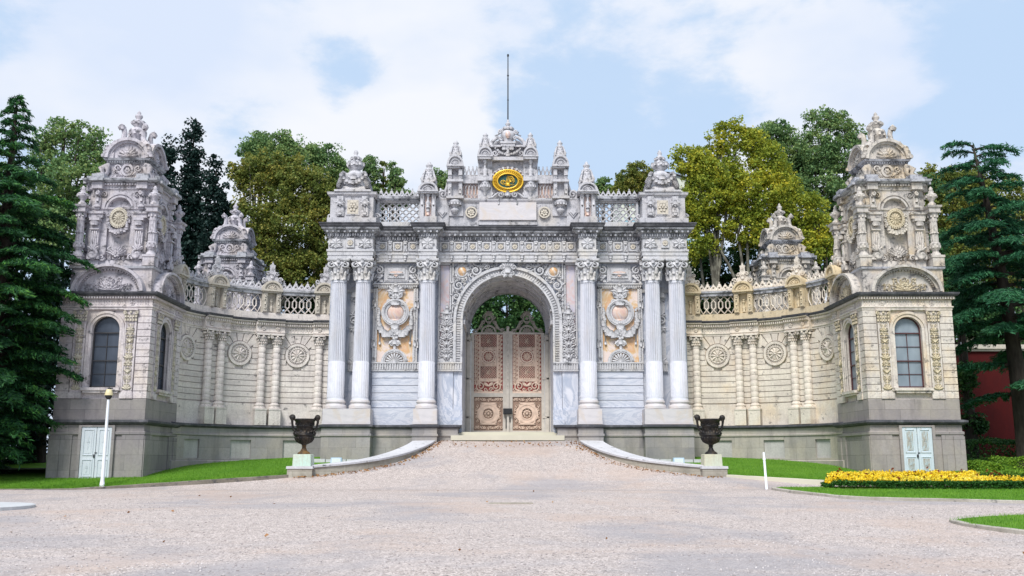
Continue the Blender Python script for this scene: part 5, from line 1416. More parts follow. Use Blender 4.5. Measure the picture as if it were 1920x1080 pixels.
# ================================================================ CORNER TOWERS
def tower(cx, cy, gz, side, label, upper_only=False):
    ms, mt, mb_, rel = ('tower_l', 'top_l', 'tbase_l', 'relief_grey') if side < 0 else ('tower_r', 'top_r', 'tbase_r', 'relief_gold')
    t = thing('corner_tower', (cx, cy, gz), label, 'tower', 'square corner towers with carved upper stages')
    zw = lambda z: z if z < 13.8 else 13.8 + (z - 13.8) * 1.10
    I = lambda u, o, z: (cx + u, cy + o, zw(z))
    def face(k):
        c, s = cos(k * pi / 2), sin(k * pi / 2)
        def f(u, o, z):     # o from the tower centre outwards, k = 0 front (towards -Y)
            x, y = u, -o
            return (cx + x * c - y * s, cy + x * s + y * c, zw(z))
        return f
    inner = 1 if side < 0 else 3          # the face seen obliquely
    faces = range(4)
    H = 1.90; HB = 1.94
    if not upper_only:
        B = MB(I); B.sq(0, 0, [(HB - .05, .3), (HB - .05, 2.70)])
        for k in range(4):
            B.at(face(k))
            for s2 in (-1, 1):
                B.box(*sorted((s2 * HB, s2 * 1.02)), HB - .10, HB + .002, .4, 2.78, 0)
                B.box(*sorted((s2 * (HB + .001), s2 * 1.50)), HB - .1, HB + .045, .4, 2.62)
        B.at(I); B.sq(0, 0, [(HB - .02, 2.66), (HB + .03, 2.70), (HB + .03, 2.80), (HB - .03, 2.83), (HB - .03, 3.12)])
        part(B, 'base', mb_, t)
        L = MB(I); L.sq(0, 0, [(HB + .0, 3.08), (HB + .10, 3.12), (HB + .17, 3.19), (HB + .17, 3.27), (HB, 3.30), (1.6, 3.305)]); part(L, 'ledge', 'crust', t)
        U = MB(I); U.sq(0, 0, [(H + .0, 3.28), (H + .0, 4.14), (H - .03, 4.17), (1.7, 4.17)])
        part(U, 'upper_plinth', mb_, t)
        # body: coursed corners, plain middle, arched window openings on every face
        W = MB(I)
        for sx in (-1, 1):
            for sy in (-1, 1):
                for j in range(13):
                    z0 = 4.18 + j * .286
                    W.box(*sorted((sx * H, sx * 1.34)), *sorted((sy * H, sy * 1.34)), z0 + .03 if j else z0, z0 + .286)
                W.box(*sorted((sx * (H - .05), sx * 1.33)), *sorted((sy * (H - .05), sy * 1.33)), 4.16, 7.93)
        for k in range(4):
            W.at(face(k))
            for s2 in (-1, 1): W.box(*sorted((s2 * 1.34, s2 * .58)), H - .3, H - .10, 4.17, 7.05)
            W.box(-.58, .58, H - .3, H - .102, 4.17, 4.62)
            n = 16; vs = []; fs = []
            for i in range(n + 1):
                a = pi * i / n; r_ = .58; x, z = r_ * cos(a), 7.05 + r_ * sin(a); kk = max(abs(cos(a)) / 1.34, sin(a) / .87); X_, Z_ = cos(a) / kk, 7.05 + sin(a) / kk
                vs += [(x, H - .1, z), (X_, H - .1, Z_), (x, H - .3, z)]
            for i in range(n): a = i * 3; fs += [(a, a + 1, a + 4, a + 3), (a, a + 3, a + 5, a + 2)]
            W.add(vs, fs)
            W.arc(0, 7.05, .58, .72, 0, pi, H - .12, H - .04, 20); W.arc(0, 7.05, .70, .80, 0, pi, H - .12, H + .0, 20)
            for s2 in (-1, 1): W.box(*sorted((s2 * .58, s2 * .72)), H - .12, H - .04, 4.62, 7.05); W.box(*sorted((s2 * .70, s2 * .80)), H - .12, H, 4.62, 7.05)
            W.box(-.82, .82, H - .1, H + .03, 4.62 - .14, 4.62 - .06)
        part(W, 'wall', ms, t)
        for k in range(4):
            F = face(k)
            if k not in (0, inner): continue
            sl = MB(F); sl.box(-.80, .80, H - .2, H + .16, 4.50, 4.62); sl.box(-.72, .72, H - .1, H + .10, 4.40, 4.50); part(sl, 'window_sill', ms, t)
            wf = MB(F); o0, o1 = H - .30, H - .22
            wf.arc(0, 7.05, .53, .585, 0, pi, o0, o1, 20)
            for s2 in (-1, 1): wf.box(*sorted((s2 * .53, s2 * .585)), o0, o1, 4.62, 7.05)
            wf.box(-.58, .58, o0, o1, 4.62, 4.70); wf.box(-.53, .53, o0, o1, 5.74, 5.79); wf.box(-.53, .53, o0, o1 + .01, 6.92, 6.97)
            for z in (5.20, 6.36): wf.box(-.53, .53, o0, o1 - .03, z, z + .022)
            wf.box(-.012, .012, o0, o1 - .03, 4.7, 6.95)
            w_ = part(wf, 'arched_window', 'frame_dark' if side < 0 else 'frame_wood', t)
            gl = MB(F); gl.box(-.56, .56, H - .31, H - .285, 4.64, 7.05); gl.prism([(.56 * cos(pi * i / 16), 7.05 + .56 * sin(pi * i / 16)) for i in range(17)], H - .31, H - .285)
            part(gl, 'window_pane', 'glass_l' if side < 0 else 'glass_r', w_)
            for s2 in (-1, 1):
                pf = MB(F); c = s2 * 1.06
                pf.box(c - .24, c + .24, H - .1, H + .0, 4.17, 7.42); pf.box(c - .28, c + .28, H - .1, H + .05, 4.17, 4.42)
                for q in (-.21, .21): pf.box(c + q - .03, c + q + .03, H, H + .035, 4.5, 7.35)
                pf.box(c - .3, c + .3, H - .1, H + .13, 7.86, 7.93)
                pf.lathe(c, H - .05, [(.2, 7.40), (.22, 7.5), (.24, 7.7), (.3, 7.86)], 12, ov=.5)
                po = part(pf, 'pilaster', ms, t)
                ov = MB(F); ov.candelabrum(c, 4.55, 7.3, H + .02, .42, 3); ov.foliage(c - .17, c + .17, 4.55, 7.3, H + .01, .12, .035, True, None, 8)
                for r_ in (0, 1):
                    for i in range(5): ov.blob(c - .22 + i * .11, H + .06, 7.48 + r_ * .15, .055, .05, .08, 5, 4)
                for s3 in (-1, 1): ov.scroll(c + s3 * .22, 7.76, H + .09, .09, 1.3, -s3, pi / 2, .035, 0, 9)
                ov.fan(c, 7.0, H + .02, .2, 5, .3, pi - .3)
                ov.blob(c, H + .1, 7.8, .06)
                part(ov, 'pilaster_relief', rel, po)
        if True:   # double door in the base front
            fr_ = MB(face(0))
            for s2 in (-1, 1): fr_.box(*sorted((s2 * .625, s2 * .74)), HB - .08, HB + .075, .4, 3.07)
            fr_.box(-.625, .625, HB - .08, HB + .075, 3.0, 3.07)
            fr_.box(-.95, .95, HB - .1, HB + .32, gz - .4, gz + .04)
            part(fr_, 'doorway', mb_, t)
            for s2 in (-1, 1):
                dd = MB(face(0)); a, b = sorted((s2 * .615, s2 * .012))
                dd.box(a, b, HB - .1, HB + .036, gz + .04, 3.0)
                for za, zb in ((gz + .16, gz + .86), (gz + 1.02, 2.90)):
                    for q0, q1, z0, z1 in ((a + .09, a + .12, za, zb), (b - .12, b - .09, za, zb), (a + .12, b - .12, za, za + .03), (a + .12, b - .12, zb - .03, zb)): dd.box(q0, q1, HB + .03, HB + .062, z0, z1)
                dl = part(dd, 'door', 'greydoor' if side < 0 else 'bluedoor', t)
                pn = MB(face(0))
                for za, zb in ((gz + .16, gz + .86), (gz + 1.02, 2.90)):
                    pn.box(a + .17, b - .17, HB + .03, HB + .048, za + .08, zb - .08); pn.rosette((a + b) / 2, (za + zb) / 2, HB + .048, .07, 6, .02)
                    for q in (-1, 1): pn.leaf((a + b) / 2, (za + zb) / 2, HB + .048, q * pi / 2, (zb - za) * .3, .08, .02)
                part(pn, 'door_panel', 'flaked' if side > 0 else 'greydoor', dl)
                if s2 < 0: hd = MB(face(0)); hd.box(-.07, -.02, HB + .03, HB + .07, 1.75, 1.88); hd.blob(-.04, HB + .08, 1.8, .035); hd.box(-.03, .07, HB + .03, HB + .06, 1.93, 1.96); part(hd, 'handle', 'iron', dl)
        En = MB(I); En.sq(0, 0, [(H - .04, 7.88), (H + .02, 7.92), (H + .02, 7.99), (H + .06, 8.02), (H + .06, 8.06), (H, 8.08), (H, 8.32), (H + .04, 8.34)])
        for k in range(4):
            En.at(face(k))
            for c in (-1.06, 1.06): En.rosette(c, 8.2, H + .0, .13, 6, .06)
            u = -1.8
            while u < 1.8:
                if abs(abs(u) - 1.06) > .22: En.blob(u, H + .0, 8.2, .03, .03, .09, 5, 4)
                u += .11
        part(En, 'entablature', ms, t)
        Dn = MB(I)
        Dn.sq(0, 0, [(H, 8.34), (H + .06, 8.36), (H + .06, 8.46), (H + .16, 8.5)])
        for k in range(4): Dn.at(face(k)).dentils(-H - .1, H + .1, H + .05, H + .14, 8.37, 8.46, .11, .55)
        part(Dn, 'dentils', ms, t)
        Cn = MB(I); Cn.sq(0, 0, [(H + .1, 8.48), (H + .2, 8.50), (H + .26, 8.57), (H + .28, 8.64), (H + .1, 8.67), (1.5, 8.68)]); part(Cn, 'weathered_cornice', 'crust', t)
    # pedestal stage with segmental pediments
    Pd = MB(I); Pd.sq(0, 0, [(1.72, 8.66), (1.72, 9.70)]); part(Pd, 'pedestal_stage', mt, t)
    Pl = MB(I); Pl.sq(0, 0, [(1.72, 9.68), (1.80, 9.72), (1.82, 9.80), (1.7, 9.83), (1.0, 9.84)]); part(Pl, 'pedestal_ledge', 'cornice', t)
    for k in (0, inner):
        S_ = MB(face(k)); r_ = 1.52; zs = .76
        S_.arc(0, 8.68, r_ - .13, r_, 0.0, pi, 1.6, 2.12, 28, zs); S_.arc(0, 8.68, r_ - .24, r_ - .11, 0, pi, 1.6, 1.98, 28, zs)
        for i in range(30):
            a = pi * (i + .5) / 30; S_.box((r_ - .30) * cos(a) - .03, (r_ - .30) * cos(a) + .03, 1.7, 1.93, 8.68 + (r_ - .32) * sin(a) * zs, 8.68 + (r_ - .24) * sin(a) * zs)
        S_.prism([((r_ - .2) * cos(pi * i / 20), 8.68 + (r_ - .2) * sin(pi * i / 20) * zs) for i in range(21)], 1.6, 1.80)
        po = part(S_, 'segmental_pediment', mt, t)
        T_ = MB(face(k)); T_.fan(0, 8.75, 1.82, .5, 9, .1, pi - .1, .06); T_.foliage(-.95, .95, 8.74, 9.1, 1.82, .2, .05, True, None, 4); T_.rosette(0, 8.98, 1.86, .2, 7); T_.foliage(-.5, .5, 9.05, 9.35, 1.82, .2, .05, True, None, 9)
        part(T_, 'tympanum_relief', rel if side > 0 else mt, po)
    # columned stage
    Bd = MB(I)
    Bd.sq(0, 0, [(1.18, 9.8), (1.18, 13.3)])
    for k in range(4):
        Bd.at(face(k))
        for s2 in (-1, 1):
            Bd.box(*sorted((s2 * 1.24, s2 * .60)), 1.0, 1.34, 9.82, 13.3)
        n = 16; vs = []; fs = []
        for i in range(n + 1):
            a = pi * i / n; x, z = .50 * cos(a), 12.42 + .50 * sin(a); kk = max(abs(cos(a)) / .62, sin(a) / .9); X_, Z_ = cos(a) / kk, 12.42 + sin(a) / kk
            vs += [(x, 1.34, z), (X_, 1.34, Z_), (x, 1.18, z)]
        for i in range(n): a = i * 3; fs += [(a, a + 1, a + 4, a + 3), (a, a + 3, a + 5, a + 2)]
        Bd.add(vs, fs)
        for s2 in (-1, 1): Bd.box(*sorted((s2 * .62, s2 * .5)), 1.1, 1.34, 9.9, 12.42)
        Bd.box(-.62, .62, 1.1, 1.34, 9.82, 10.15)
        Bd.arc(0, 12.42, .52, .60, 0, pi, 1.3, 1.42, 16); Bd.arc(0, 12.42, .66, .74, 0, pi, 1.3, 1.40, 16)
        for s2 in (-1, 1): Bd.ring(s2 * .72, 13.1, 1.38, .11, .03, 10); Bd.blob(s2 * .72, 1.36, 13.1, .05)
        for s2 in (-1, 1):
            Bd.box(*sorted((s2 * 1.34, s2 * .62)), 1.3, 1.58, 12.18, 12.28); Bd.box(*sorted((s2 * 1.28, s2 * .66)), 1.3, 1.52, 12.0, 12.18)
    part(Bd, 'columned_stage', mt, t)
    for k in range(4):
        F = face(k)
        N = MB(F); N.box(-.5, .5, 1.17, 1.19, 9.9, 12.9) if False else None
        N.arc(0, 12.02, .28, .40, 0, 2 * pi, 1.3, 1.44, 24, 1.16); N.disc(0, 12.02, .3, 1.2, 1.36, 20, 1.16)
        for i in range(26): a = 2 * pi * i / 26; N.tube([(.34 * cos(a), 1.44, 12.02 + .39 * sin(a)), (.39 * cos(a), 1.42, 12.02 + .45 * sin(a))], .025, 4)
        N.sunflower(0, 12.02, 1.37, .28, 12, .05, 1.16)
        m_ = part(N, 'oval_medallion', rel, t)
        Gd = MB(F)
        for q in range(15):
            a = pi + pi * q / 14; rr_ = .46; w_ = .07 + .10 * sin(pi * q / 14)
            for _ in range(3): Gd.blob(rr_ * cos(a) + random.uniform(-.05, .05), 1.44 + random.uniform(-.03, .05), 11.92 + .56 * sin(a) + random.uniform(-.06, .06), w_ * .62, None, None, 6, 4)
        for s2 in (-1, 1): Gd.scroll(s2 * .46, 12.15, 1.42, .09, 1.3, s2, pi / 2, .04); Gd.blob(s2 * .46, 1.42, 11.95, .07, .06, .12)
        part(Gd, 'fruit_garland', 'carved_warm' if side > 0 else mt, m_)
        Cr = MB(F)
        Cr.fan(0, 10.35, 1.38, .5, 9, .35, pi - .35, .07); Cr.rosette(0, 10.45, 1.42, .2, 7); Cr.foliage(-.62, .62, 10.14, 10.5, 1.36, .2, .06, True, None, 3)
        for s2 in (-1, 1): Cr.scroll(s2 * .62, 10.26, 1.38, .15, 1.4, s2, 0, .05); Cr.scroll(s2 * .3, 10.62, 1.38, .12, 1.3, -s2, 0, .04)
        part(Cr, 'niche_crest', mt, t)
        for s2 in (-1, 1):
            Br = MB(F); c = s2 * .95
            Br.box(c - .17, c + .17, 1.34, 1.50, 10.6, 11.9); Br.box(c - .22, c + .22, 1.34, 1.66, 11.86, 11.98)
            Br.blob(c, 1.62, 11.74, .2, .14, .14); Br.box(c - .2, c + .2, 1.4, 1.6, 11.46, 11.52)
            for q in (-.08, 0, .08): Br.tube([(c + q, 1.52, 10.7), (c + q, 1.54, 11.4)], .03, 4)
            Br.fan(c, 10.55, 1.52, .34, 5, .6, pi - .6, .06)
            Br.scroll(c, 10.36, 1.56, .22, 1.3, s2, pi / 2, .08); Br.blob(c, 1.5, 10.34, .26, .16, .24); Br.blob(c - .2, 1.5, 10.3, .09, .1, .18); Br.blob(c + .2, 1.5, 10.3, .09, .1, .18)
            Br.box(c - .2, c + .2, 1.3, 1.44, 9.83, 10.14)
            # upper console
            Br.box(c - .12, c + .12, 1.34, 1.44, 12.4, 13.3); Br.blob(c, 1.48, 13.1, .12, .12, .16); Br.blob(c, 1.46, 12.85, .08, .09, .14); Br.blob(c, 1.44, 12.6, .12, .08, .1); Br.box(c - .14, c + .14, 1.34, 1.52, 12.5, 12.56)
            Br.scroll(c, 13.1, 1.56, .1, 1.3, s2, pi / 2, .04)
            part(Br, 'scrolled_bracket', mt, t)
    for sx in (-1, 1):
        for sy in (-1, 1):
            c_, d_ = sx * 1.56, sy * 1.56
            K = MB(I)
            K.box(c_ - .25, c_ + .25, d_ - .25, d_ + .25, 9.83, 10.26); K.box(c_ - .28, c_ + .28, d_ - .28, d_ + .28, 10.22, 10.32)
            K.lathe(c_, d_, [(.22, 10.32), (.20, 10.42), (.14, 10.47), (.14, 10.56), (.2, 10.62), (.24, 10.74), (.22, 10.86), (.16, 10.92)], 12)
            for i in range(8): a = 2 * pi * i / 8; K.blob(c_ + .2 * cos(a), d_ + .2 * sin(a), 10.74, .06, .06, .12, 5, 4)
            K.lathe(c_, d_, [(.165, 10.9), (.16, 11.3), (.15, 11.84)], 20, 2, .02, sm=False)
            K.lathe(c_, d_, [(.19, 11.3), (.19, 11.34)], 12); K.lathe(c_, d_, [(.15, 11.84), (.2, 11.9), (.16, 11.95), (.17, 12.05), (.24, 12.2)], 12)
            for i in range(8): a = 2 * pi * i / 8; K.blob(c_ + .19 * cos(a), d_ + .19 * sin(a), 12.08, .055, .055, .1, 5, 4)
            K.sq(c_, d_, [(.26, 12.2), (.27, 12.24), (.24, 12.26), (.24, 12.40), (.30, 12.44), (.32, 12.52), (.2, 12.54)])
            ix, iy = sx * 1.2, sy * 1.2
            co = part(K, 'corner_column', mt, t)
            V = MB(I); V.lathe(c_, d_, [(.16, 12.54), (.17, 12.64), (.1, 12.7), (.09, 12.76), (.2, 12.9), (.24, 13.0), (.2, 13.08), (.1, 13.12), (.12, 13.2), (.07, 13.26), (.09, 13.32), (.02, 13.42)], 12)
            for i in range(6): a = 2 * pi * i / 6; V.blob(c_ + .2 * cos(a), d_ + .2 * sin(a), 12.98, .09, .09, .08, 5, 4)
            part(V, 'corner_urn', mt, co)
    # link entablature back to the corner columns
    Lk = MB(I); Lk.sq(0, 0, [(1.30, 12.24), (1.33, 12.38), (1.38, 12.42), (1.40, 12.5), (1.2, 12.52)])
    for k in range(4):
        Lk.at(face(k))
        for s2 in (-1, 1): Lk.box(*sorted((s2 * 1.5, s2 * 1.2)), 1.2, 1.72, 12.26, 12.42) if False else Lk.box(*sorted((s2 * 1.62, s2 * 1.30)), 1.36, 1.62, 12.28, 12.44)
    part(Lk, 'impost_band', mt, t)
    T2 = MB(I)
    T2.sq(0, 0, [(1.34, 13.28), (1.38, 13.32), (1.38, 13.46), (1.44, 13.5), (1.44, 13.58)])
    for k in range(4):
        T2.at(face(k))
        for s2 in (-1, 1): T2.box(*sorted((s2 * .74, s2 * 1.20)), 1.3, 1.60, 13.3, 13.6)
        T2.dentils(-1.3, 1.3, 1.42, 1.5, 13.48, 13.56, .12)
    part(T2, 'upper_entablature', mt, t)
    T3 = MB(I)
    T3.sq(0, 0, [(1.44, 13.58), (1.52, 13.60), (1.62, 13.68), (1.64, 13.76), (1.3, 13.80), (.8, 13.82)])
    for k in range(4):
        T3.at(face(k))
        for s2 in (-1, 1): T3.box(*sorted((s2 * .68, s2 * 1.26)), 1.2, 1.74, 13.62, 13.74); T3.box(*sorted((s2 * .70, s2 * 1.24)), 1.0, 1.6, 13.76, 13.95)
    part(T3, 'upper_cornice', 'cornice', t)
    # attic
    A = MB(I)
    A.sq(0, 0, [(.98, 13.78), (.98, 13.92), (.86, 13.96), (.80, 14.3), (.80, 14.60)])
    for k in range(4):
        A.at(face(k))
        A.box(-.80, .80, .7, .95, 13.8, 13.98)
        A.arc(0, 14.30, .17, .27, 0, 2 * pi, .8, .90, 20); A.rosette(0, 14.30, .86, .14, 6)
        A.foliage(-.70, .70, 14.0, 14.3, .84, .19, .06, True, None, 6); A.fan(0, 14.5, .86, .18, 5, .3, pi - .3)
        for s2 in (-1, 1):
            A.scroll(s2 * .46, 14.38, .84, .15, 1.3, -s2, 0, .05); A.leaf(s2 * .2, 14.05, .86, pi / 2 - s2 * .9, .34, .14)
            c = s2 * .84
            A.blob(c, .9, 14.42, .12, .12, .14); A.tube([(c, .92, 14.5), (c, 1.02, 14.4), (c, .92, 14.2), (c + s2 * .1, .95, 14.05)], [.1, .12, .09, .12], 6)
            # corner scroll buttress
            A.tube([(s2 * .92, .92, 14.45), (s2 * 1.08, 1.08, 14.3), (s2 * 1.0, 1.0, 14.1), (s2 * 1.2, 1.2, 13.95)], [.12, .13, .1, .14], 6)
            A.blob(s2 * 1.26, 1.2, 13.93, .16, .14, .13)
    part(A, 'attic', mt, t)
    T4 = MB(I); T4.sq(0, 0, [(.84, 14.56), (.90, 14.60), (.90, 14.64), (1.0, 14.68), (1.04, 14.76), (.9, 14.80)])
    for k in range(4): T4.at(face(k)).dentils(-.92, .92, .88, .95, 14.60, 14.66, .11)
    part(T4, 'attic_cornice', 'cornice', t)
    for k in range(4):
        P_ = MB(face(k)); r_ = .98; zs = .86
        P_.arc(0, 14.78, r_ - .14, r_, 0, pi, .62, 1.08, 20, zs); P_.arc(0, 14.78, r_ - .24, r_ - .12, 0, pi, .62, .98, 20, zs)
        P_.prism([((r_ - .2) * cos(pi * i / 16), 14.78 + (r_ - .2) * sin(pi * i / 16) * zs) for i in range(17)], .0, .88)
        P_.fan(0, 14.86, .90, .46, 9, .1, pi - .1, .06); P_.rosette(0, 14.98, .92, .15, 6)
        po = part(P_, 'arched_pediment', mt, t)
    Tp = MB(I)
    for sx in (-1, 1):
        for sy in (-1, 1):
            Tp.blob(sx * .95, sy * .95, 14.98, .16, .16, .2); Tp.blob(sx * .93, sy * .93, 15.2, .1, .1, .14); Tp.blob(sx * 1.05, sy * .98, 14.88, .13, .13, .1)
            # four big standing scrolls round the urn
            a = atan2(sy, sx); ca, sa = cos(a), sin(a)
            Tp.tube([(r_ * ca, r_ * sa, z) for r_, z in ((1.1, 15.3), (.95, 15.45), (.72, 15.55), (.62, 15.75), (.60, 16.0), (.66, 16.2), (.76, 16.28), (.84, 16.2), (.78, 16.1))], [.16, .18, .16, .13, .12, .12, .12, .1, .07], 6)
            Tp.blob(.95 * ca, .95 * sa, 15.5, .16, .16, .12); Tp.blob(.74 * ca, .74 * sa, 16.22, .16, .16, .13)
    Tp.lathe(0, 0, [(1.0, 15.0), (.85, 15.3), (.6, 15.5), (.42, 15.62), (.34, 15.7)], 12)
    Tp.lathe(0, 0, [(.22, 15.66), (.14, 15.78), (.3, 15.95), (.38, 16.12), (.36, 16.26), (.2, 16.34), (.16, 16.4), (.30, 16.5), (.32, 16.6), (.14, 16.68), (.1, 16.74), (.17, 16.82), (.16, 16.9), (.07, 16.95), (.09, 17.0), (.02, 17.1)], 12)
    for i in range(8): a = 2 * pi * i / 8; Tp.blob(.34 * cos(a), .34 * sin(a), 16.1, .09, .09, .12, 5, 4); Tp.blob(.25 * cos(a + .4), .25 * sin(a + .4), 16.56, .1, .1, .09, 5, 4)
    part(Tp, 'scrolled_urn_crown', mt, t)
    return t
TX, TY = 16.92, 42.02
tL = tower(-TX, TY, .82, -1, 'grey stone corner tower at the left with a pale grey double door and arched windows')
tR = tower(TX, TY, .93, 1, 'cream stone right corner tower with a peeling pale blue double door and brown window frames')
for src, lab in ((tL, 'farther tower top behind the left curved wall, below the dark cypresses'), (tR, 'farther tower top behind the right curved wall, before the golden plane tree')):
    n_before = set(COL.objects)
    c = copy_tree(src, (0, 15.9, 0)); c['label'] = lab

# ================================================================ GROUND, LAWNS, KERBS
clip = lambda v, a, b: max(a, min(b, v))
def base_z(y): return .57 * clip((y - 14) / 23, -.6, 1)
RT = [(30, base_z(30)), (36.6, base_z(36.6)), (37.2, .59), (38.5, .72), (40.2, 1.0), (43, 1.62), (46.7, 2.50), (47.4, 2.66), (49, 2.7)]
def ramp_z(y):
    if y <= 30: return base_z(y)
    for (a, b_), (c, d) in zip(RT, RT[1:]):
        if y <= c: return b_ + (d - b_) * (y - a) / (c - a)
    return 2.7
def lawn_z(x, y, sg):
    yy = min(y, 50)
    b0 = (.61 if sg < 0 else .69) + .09 * (yy - 37); k = .02 if sg < 0 else .01
    return b0 + k * clip(17 - abs(x), 0, 8.6)
def sheet(name, rows, mat, **kw):
    """grid of rows of (x, y, z) points"""
    n = len(rows[0]); V = [p for r in rows for p in r]; F = []
    for j in range(len(rows) - 1):
        for i in range(n - 1):
            a = j * n + i; F.append((a, a + 1, a + n + 1, a + n))
    m = MB(); m.V = V; m.UV = [(p[0], p[1]) for p in V]; m.F = F; m.SM = [True] * len(F)
    return solo(m, name, mat, kw.get('label'), kw.get('cat'), None, 'structure')
und = lambda x, y: .018 * sin(x * .9 + 1.3 * sin(y * .5)) * cos(y * .8) + .03 * sin(x * .23 + 1) * sin(y * .21)
xs = [-600, -200, -80, -45] + [-30 + i for i in range(61)] + [45, 80, 200, 600]
ys = [-60, -20, -5, 0, 3] + [5 + i * .75 for i in range(43)] + [38, 45, 60, 100, 300, 900]
sheet('ground', [[(x, y, base_z(y) + (und(x, y) if 3 < y < 35 else 0) - (.03 if y > 36.9 else 0)) for x in xs] for y in ys], 'gravel')
# kerb wall plan: face towards the ramp
RW = [(8.86, 40.02), (8.2, 40.18), (7.23, 40.6), (6.03, 41.35), (5.10, 42.3), (4.35, 43.6), (3.86, 45.0), (3.58, 46.1), (3.46, 46.95)]
def side_x(y):
    if y < 40.05: return 8.9 + (40.05 - y) * 2.08
    for (a, b_), (c, d) in zip(RW, RW[1:]):
        if y <= d: return a + (c - a) * (y - b_) / (d - b_) + .12
    return 3.5
rows = []
for j in range(47):
    y = 36.3 + j * .25
    if y > 47.3: break
    w_ = side_x(y); rows.append([(w_ * (i / 24 * 2 - 1), y, ramp_z(y) + .004 + und(w_ * (i / 24 * 2 - 1), y) * min(1, max(0, (y - 36.3)) / 2) * .8) for i in range(25)])
sheet('ramp', rows, 'gravel')
# lawns beside the ramp, up to the walls
for sg in (-1, 1):
    lx = [3.6, 4.2, 5, 6, 7, 8, 8.9] + [9.2 + k * .6 for k in range(13)] + [17, 18, 20, 23, 28, 40]
    rows = []
    for k in range(15):
        q = k / 14; r = []
        for x in lx:
            if x >= 8.9: y0 = 40.05 - (x - 8.9) / 2.08
            else:
                y0 = 40.1
                for (a, b_), (c, d) in zip(RW, RW[1:]):
                    if c <= x <= a: y0 = b_ + (d - b_) * (a - x) / (a - c) + .2
                if x < 3.7: y0 = 46.7
            if sg < 0: y0 = max(y0, 36.55)
            else: y0 = max(y0, 38.05)
            y1 = 49.0
            q2 = q ** 1.3; y = y0 + .06 + (y1 - y0 - .06) * q2
            z = lawn_z(x, y, sg) + .04 * (1 - (1 - min(1, q * 4)) ** 2)
            if x < 8.9: z = min(z, ramp_z(y) + .25)
            r.append((sg * x, y, z))
        rows.append(r)
    sheet('lawn', rows, 'grass')
# woodland floor behind
sheet('woodland_floor', [[(x, y, 1.3 + .01 * (y - 44)) for x in (-300, -60, -40, -19.5)] for y in (41, 60, 300)], 'earth')
sheet('woodland_floor', [[(x, y, 1.3 + .01 * (y - 44)) for x in (19.5, 40, 60, 300)] for y in (43, 60, 300)], 'earth')
sheet('courtyard', [[(x, y, 2.6) for x in (-20, 0, 20)] for y in (52.3, 60, 300)], 'earth')

def kerb(pts, zf, w_, h, mat, label, cat='kerb', tone=None):
    """kerb following a plan line; zf gives the ground height"""
    m = MB(); V = []; F = []
    n = len(pts)
    for i, (x, y) in enumerate(pts):
        a, b_ = pts[max(0, i - 1)], pts[min(n - 1, i + 1)]
        dx, dy = b_[0] - a[0], b_[1] - a[1]; l = hypot(dx, dy) or 1; nx, ny = -dy / l, dx / l
        z = zf(x, y); jz = random.uniform(-.006, .006)
        for o, zz in ((0, -.3), (0, h - .015), (.015, h), (w_ - .015, h), (w_, h - .015), (w_, -.3)): V.append((x + nx * o, y + ny * o, z + zz + jz))
    for i in range(n - 1):
        for j in range(5): a = i * 6 + j; F.append((a, a + 1, a + 7, a + 6))
    F += [tuple(range(6)), tuple(range(6 * n - 6, 6 * n))]
    m.V = V; m.UV = [(p[0], p[2]) for p in V]; m.F = F; m.SM = [False] * len(F)
    return solo(m, 'kerb', mat, label, cat, None, 'structure')
def resample(p, step=.4):
    out = []
    for (a, b_), (c, d) in zip(p, p[1:]):
        k = max(1, int(hypot(c - a, d - b_) / step))
        out += [(a + (c - a) * i / k, b_ + (d - b_) * i / k) for i in range(k)]
    return out + [p[-1]]
def smooth(p, it=2):
    for _ in range(it):
        q = [p[0]]
        for (a, b_), (c, d) in zip(p, p[1:]): q += [(a * .75 + c * .25, b_ * .75 + d * .25), (a * .25 + c * .75, b_ * .25 + d * .75)]
        p = q + [p[-1]]
    return p
kerb(resample([(-40, 36.45), (-24, 36.45), (-16.2, 36.50), (-8.95, 39.98)]), lambda x, y: lawn_z(x, y, -1) , .12, .03, 'kerb_dark', 'low stone kerb along the left lawn')
kerb(resample([(8.95, 39.98), (12.9, 38.02), (40, 38.0)]), lambda x, y: lawn_z(x, y, 1), .14, .03, 'tan', 'stone kerb along the right lawn')
# planted island on the right
isl = smooth([(26, 37.6), (14.5, 37.45), (11.2, 37.2), (9.9, 37.1), (9.75, 35.6), (10.2, 33.4), (10.75, 31.0), (12.3, 30.25), (13.7, 29.8), (15.2, 28.9), (18, 27.4), (26, 25)])
kerb(resample(isl), lambda x, y: base_z(y), .16, .09, 'kerb', 'pale stone kerb round the flower island')
def fill(name, poly, zf, mat):
    xs_ = [p[0] for p in poly]; rows = []
    x0, x1 = min(xs_) + .02, max(xs_)
    for k in range(33):
        x = x0 + (x1 - x0) * (k / 32) ** 1.6; yy = []
        for (a, b_), (c, d) in zip(poly, poly[1:]):
            if (a - x) * (c - x) <= 0 and a != c: yy.append(b_ + (d - b_) * (x - a) / (c - a))
        if len(yy) < 2: continue
        lo, hi = min(yy), max(yy); rows.append([(x, lo + (hi - lo) * i / 10, zf(x, lo + (hi - lo) * i / 10)) for i in range(11)])
    return sheet(name, rows, mat)
fill('lawn', isl, lambda x, y: base_z(y) + .075 , 'grass')
isl2 = smooth([(26, 26.5), (15, 24.9), (12.0, 24.1), (10.3, 23.0), (10.0, 22.2), (10.1, 21.0), (10.5, 19.5), (12, 17.6), (26, 14)])
kerb(resample(isl2), lambda x, y: base_z(y), .16, .08, 'kerb', 'pale stone kerb round the near right lawn')
fill('lawn', isl2, lambda x, y: base_z(y) + .065, 'grass')
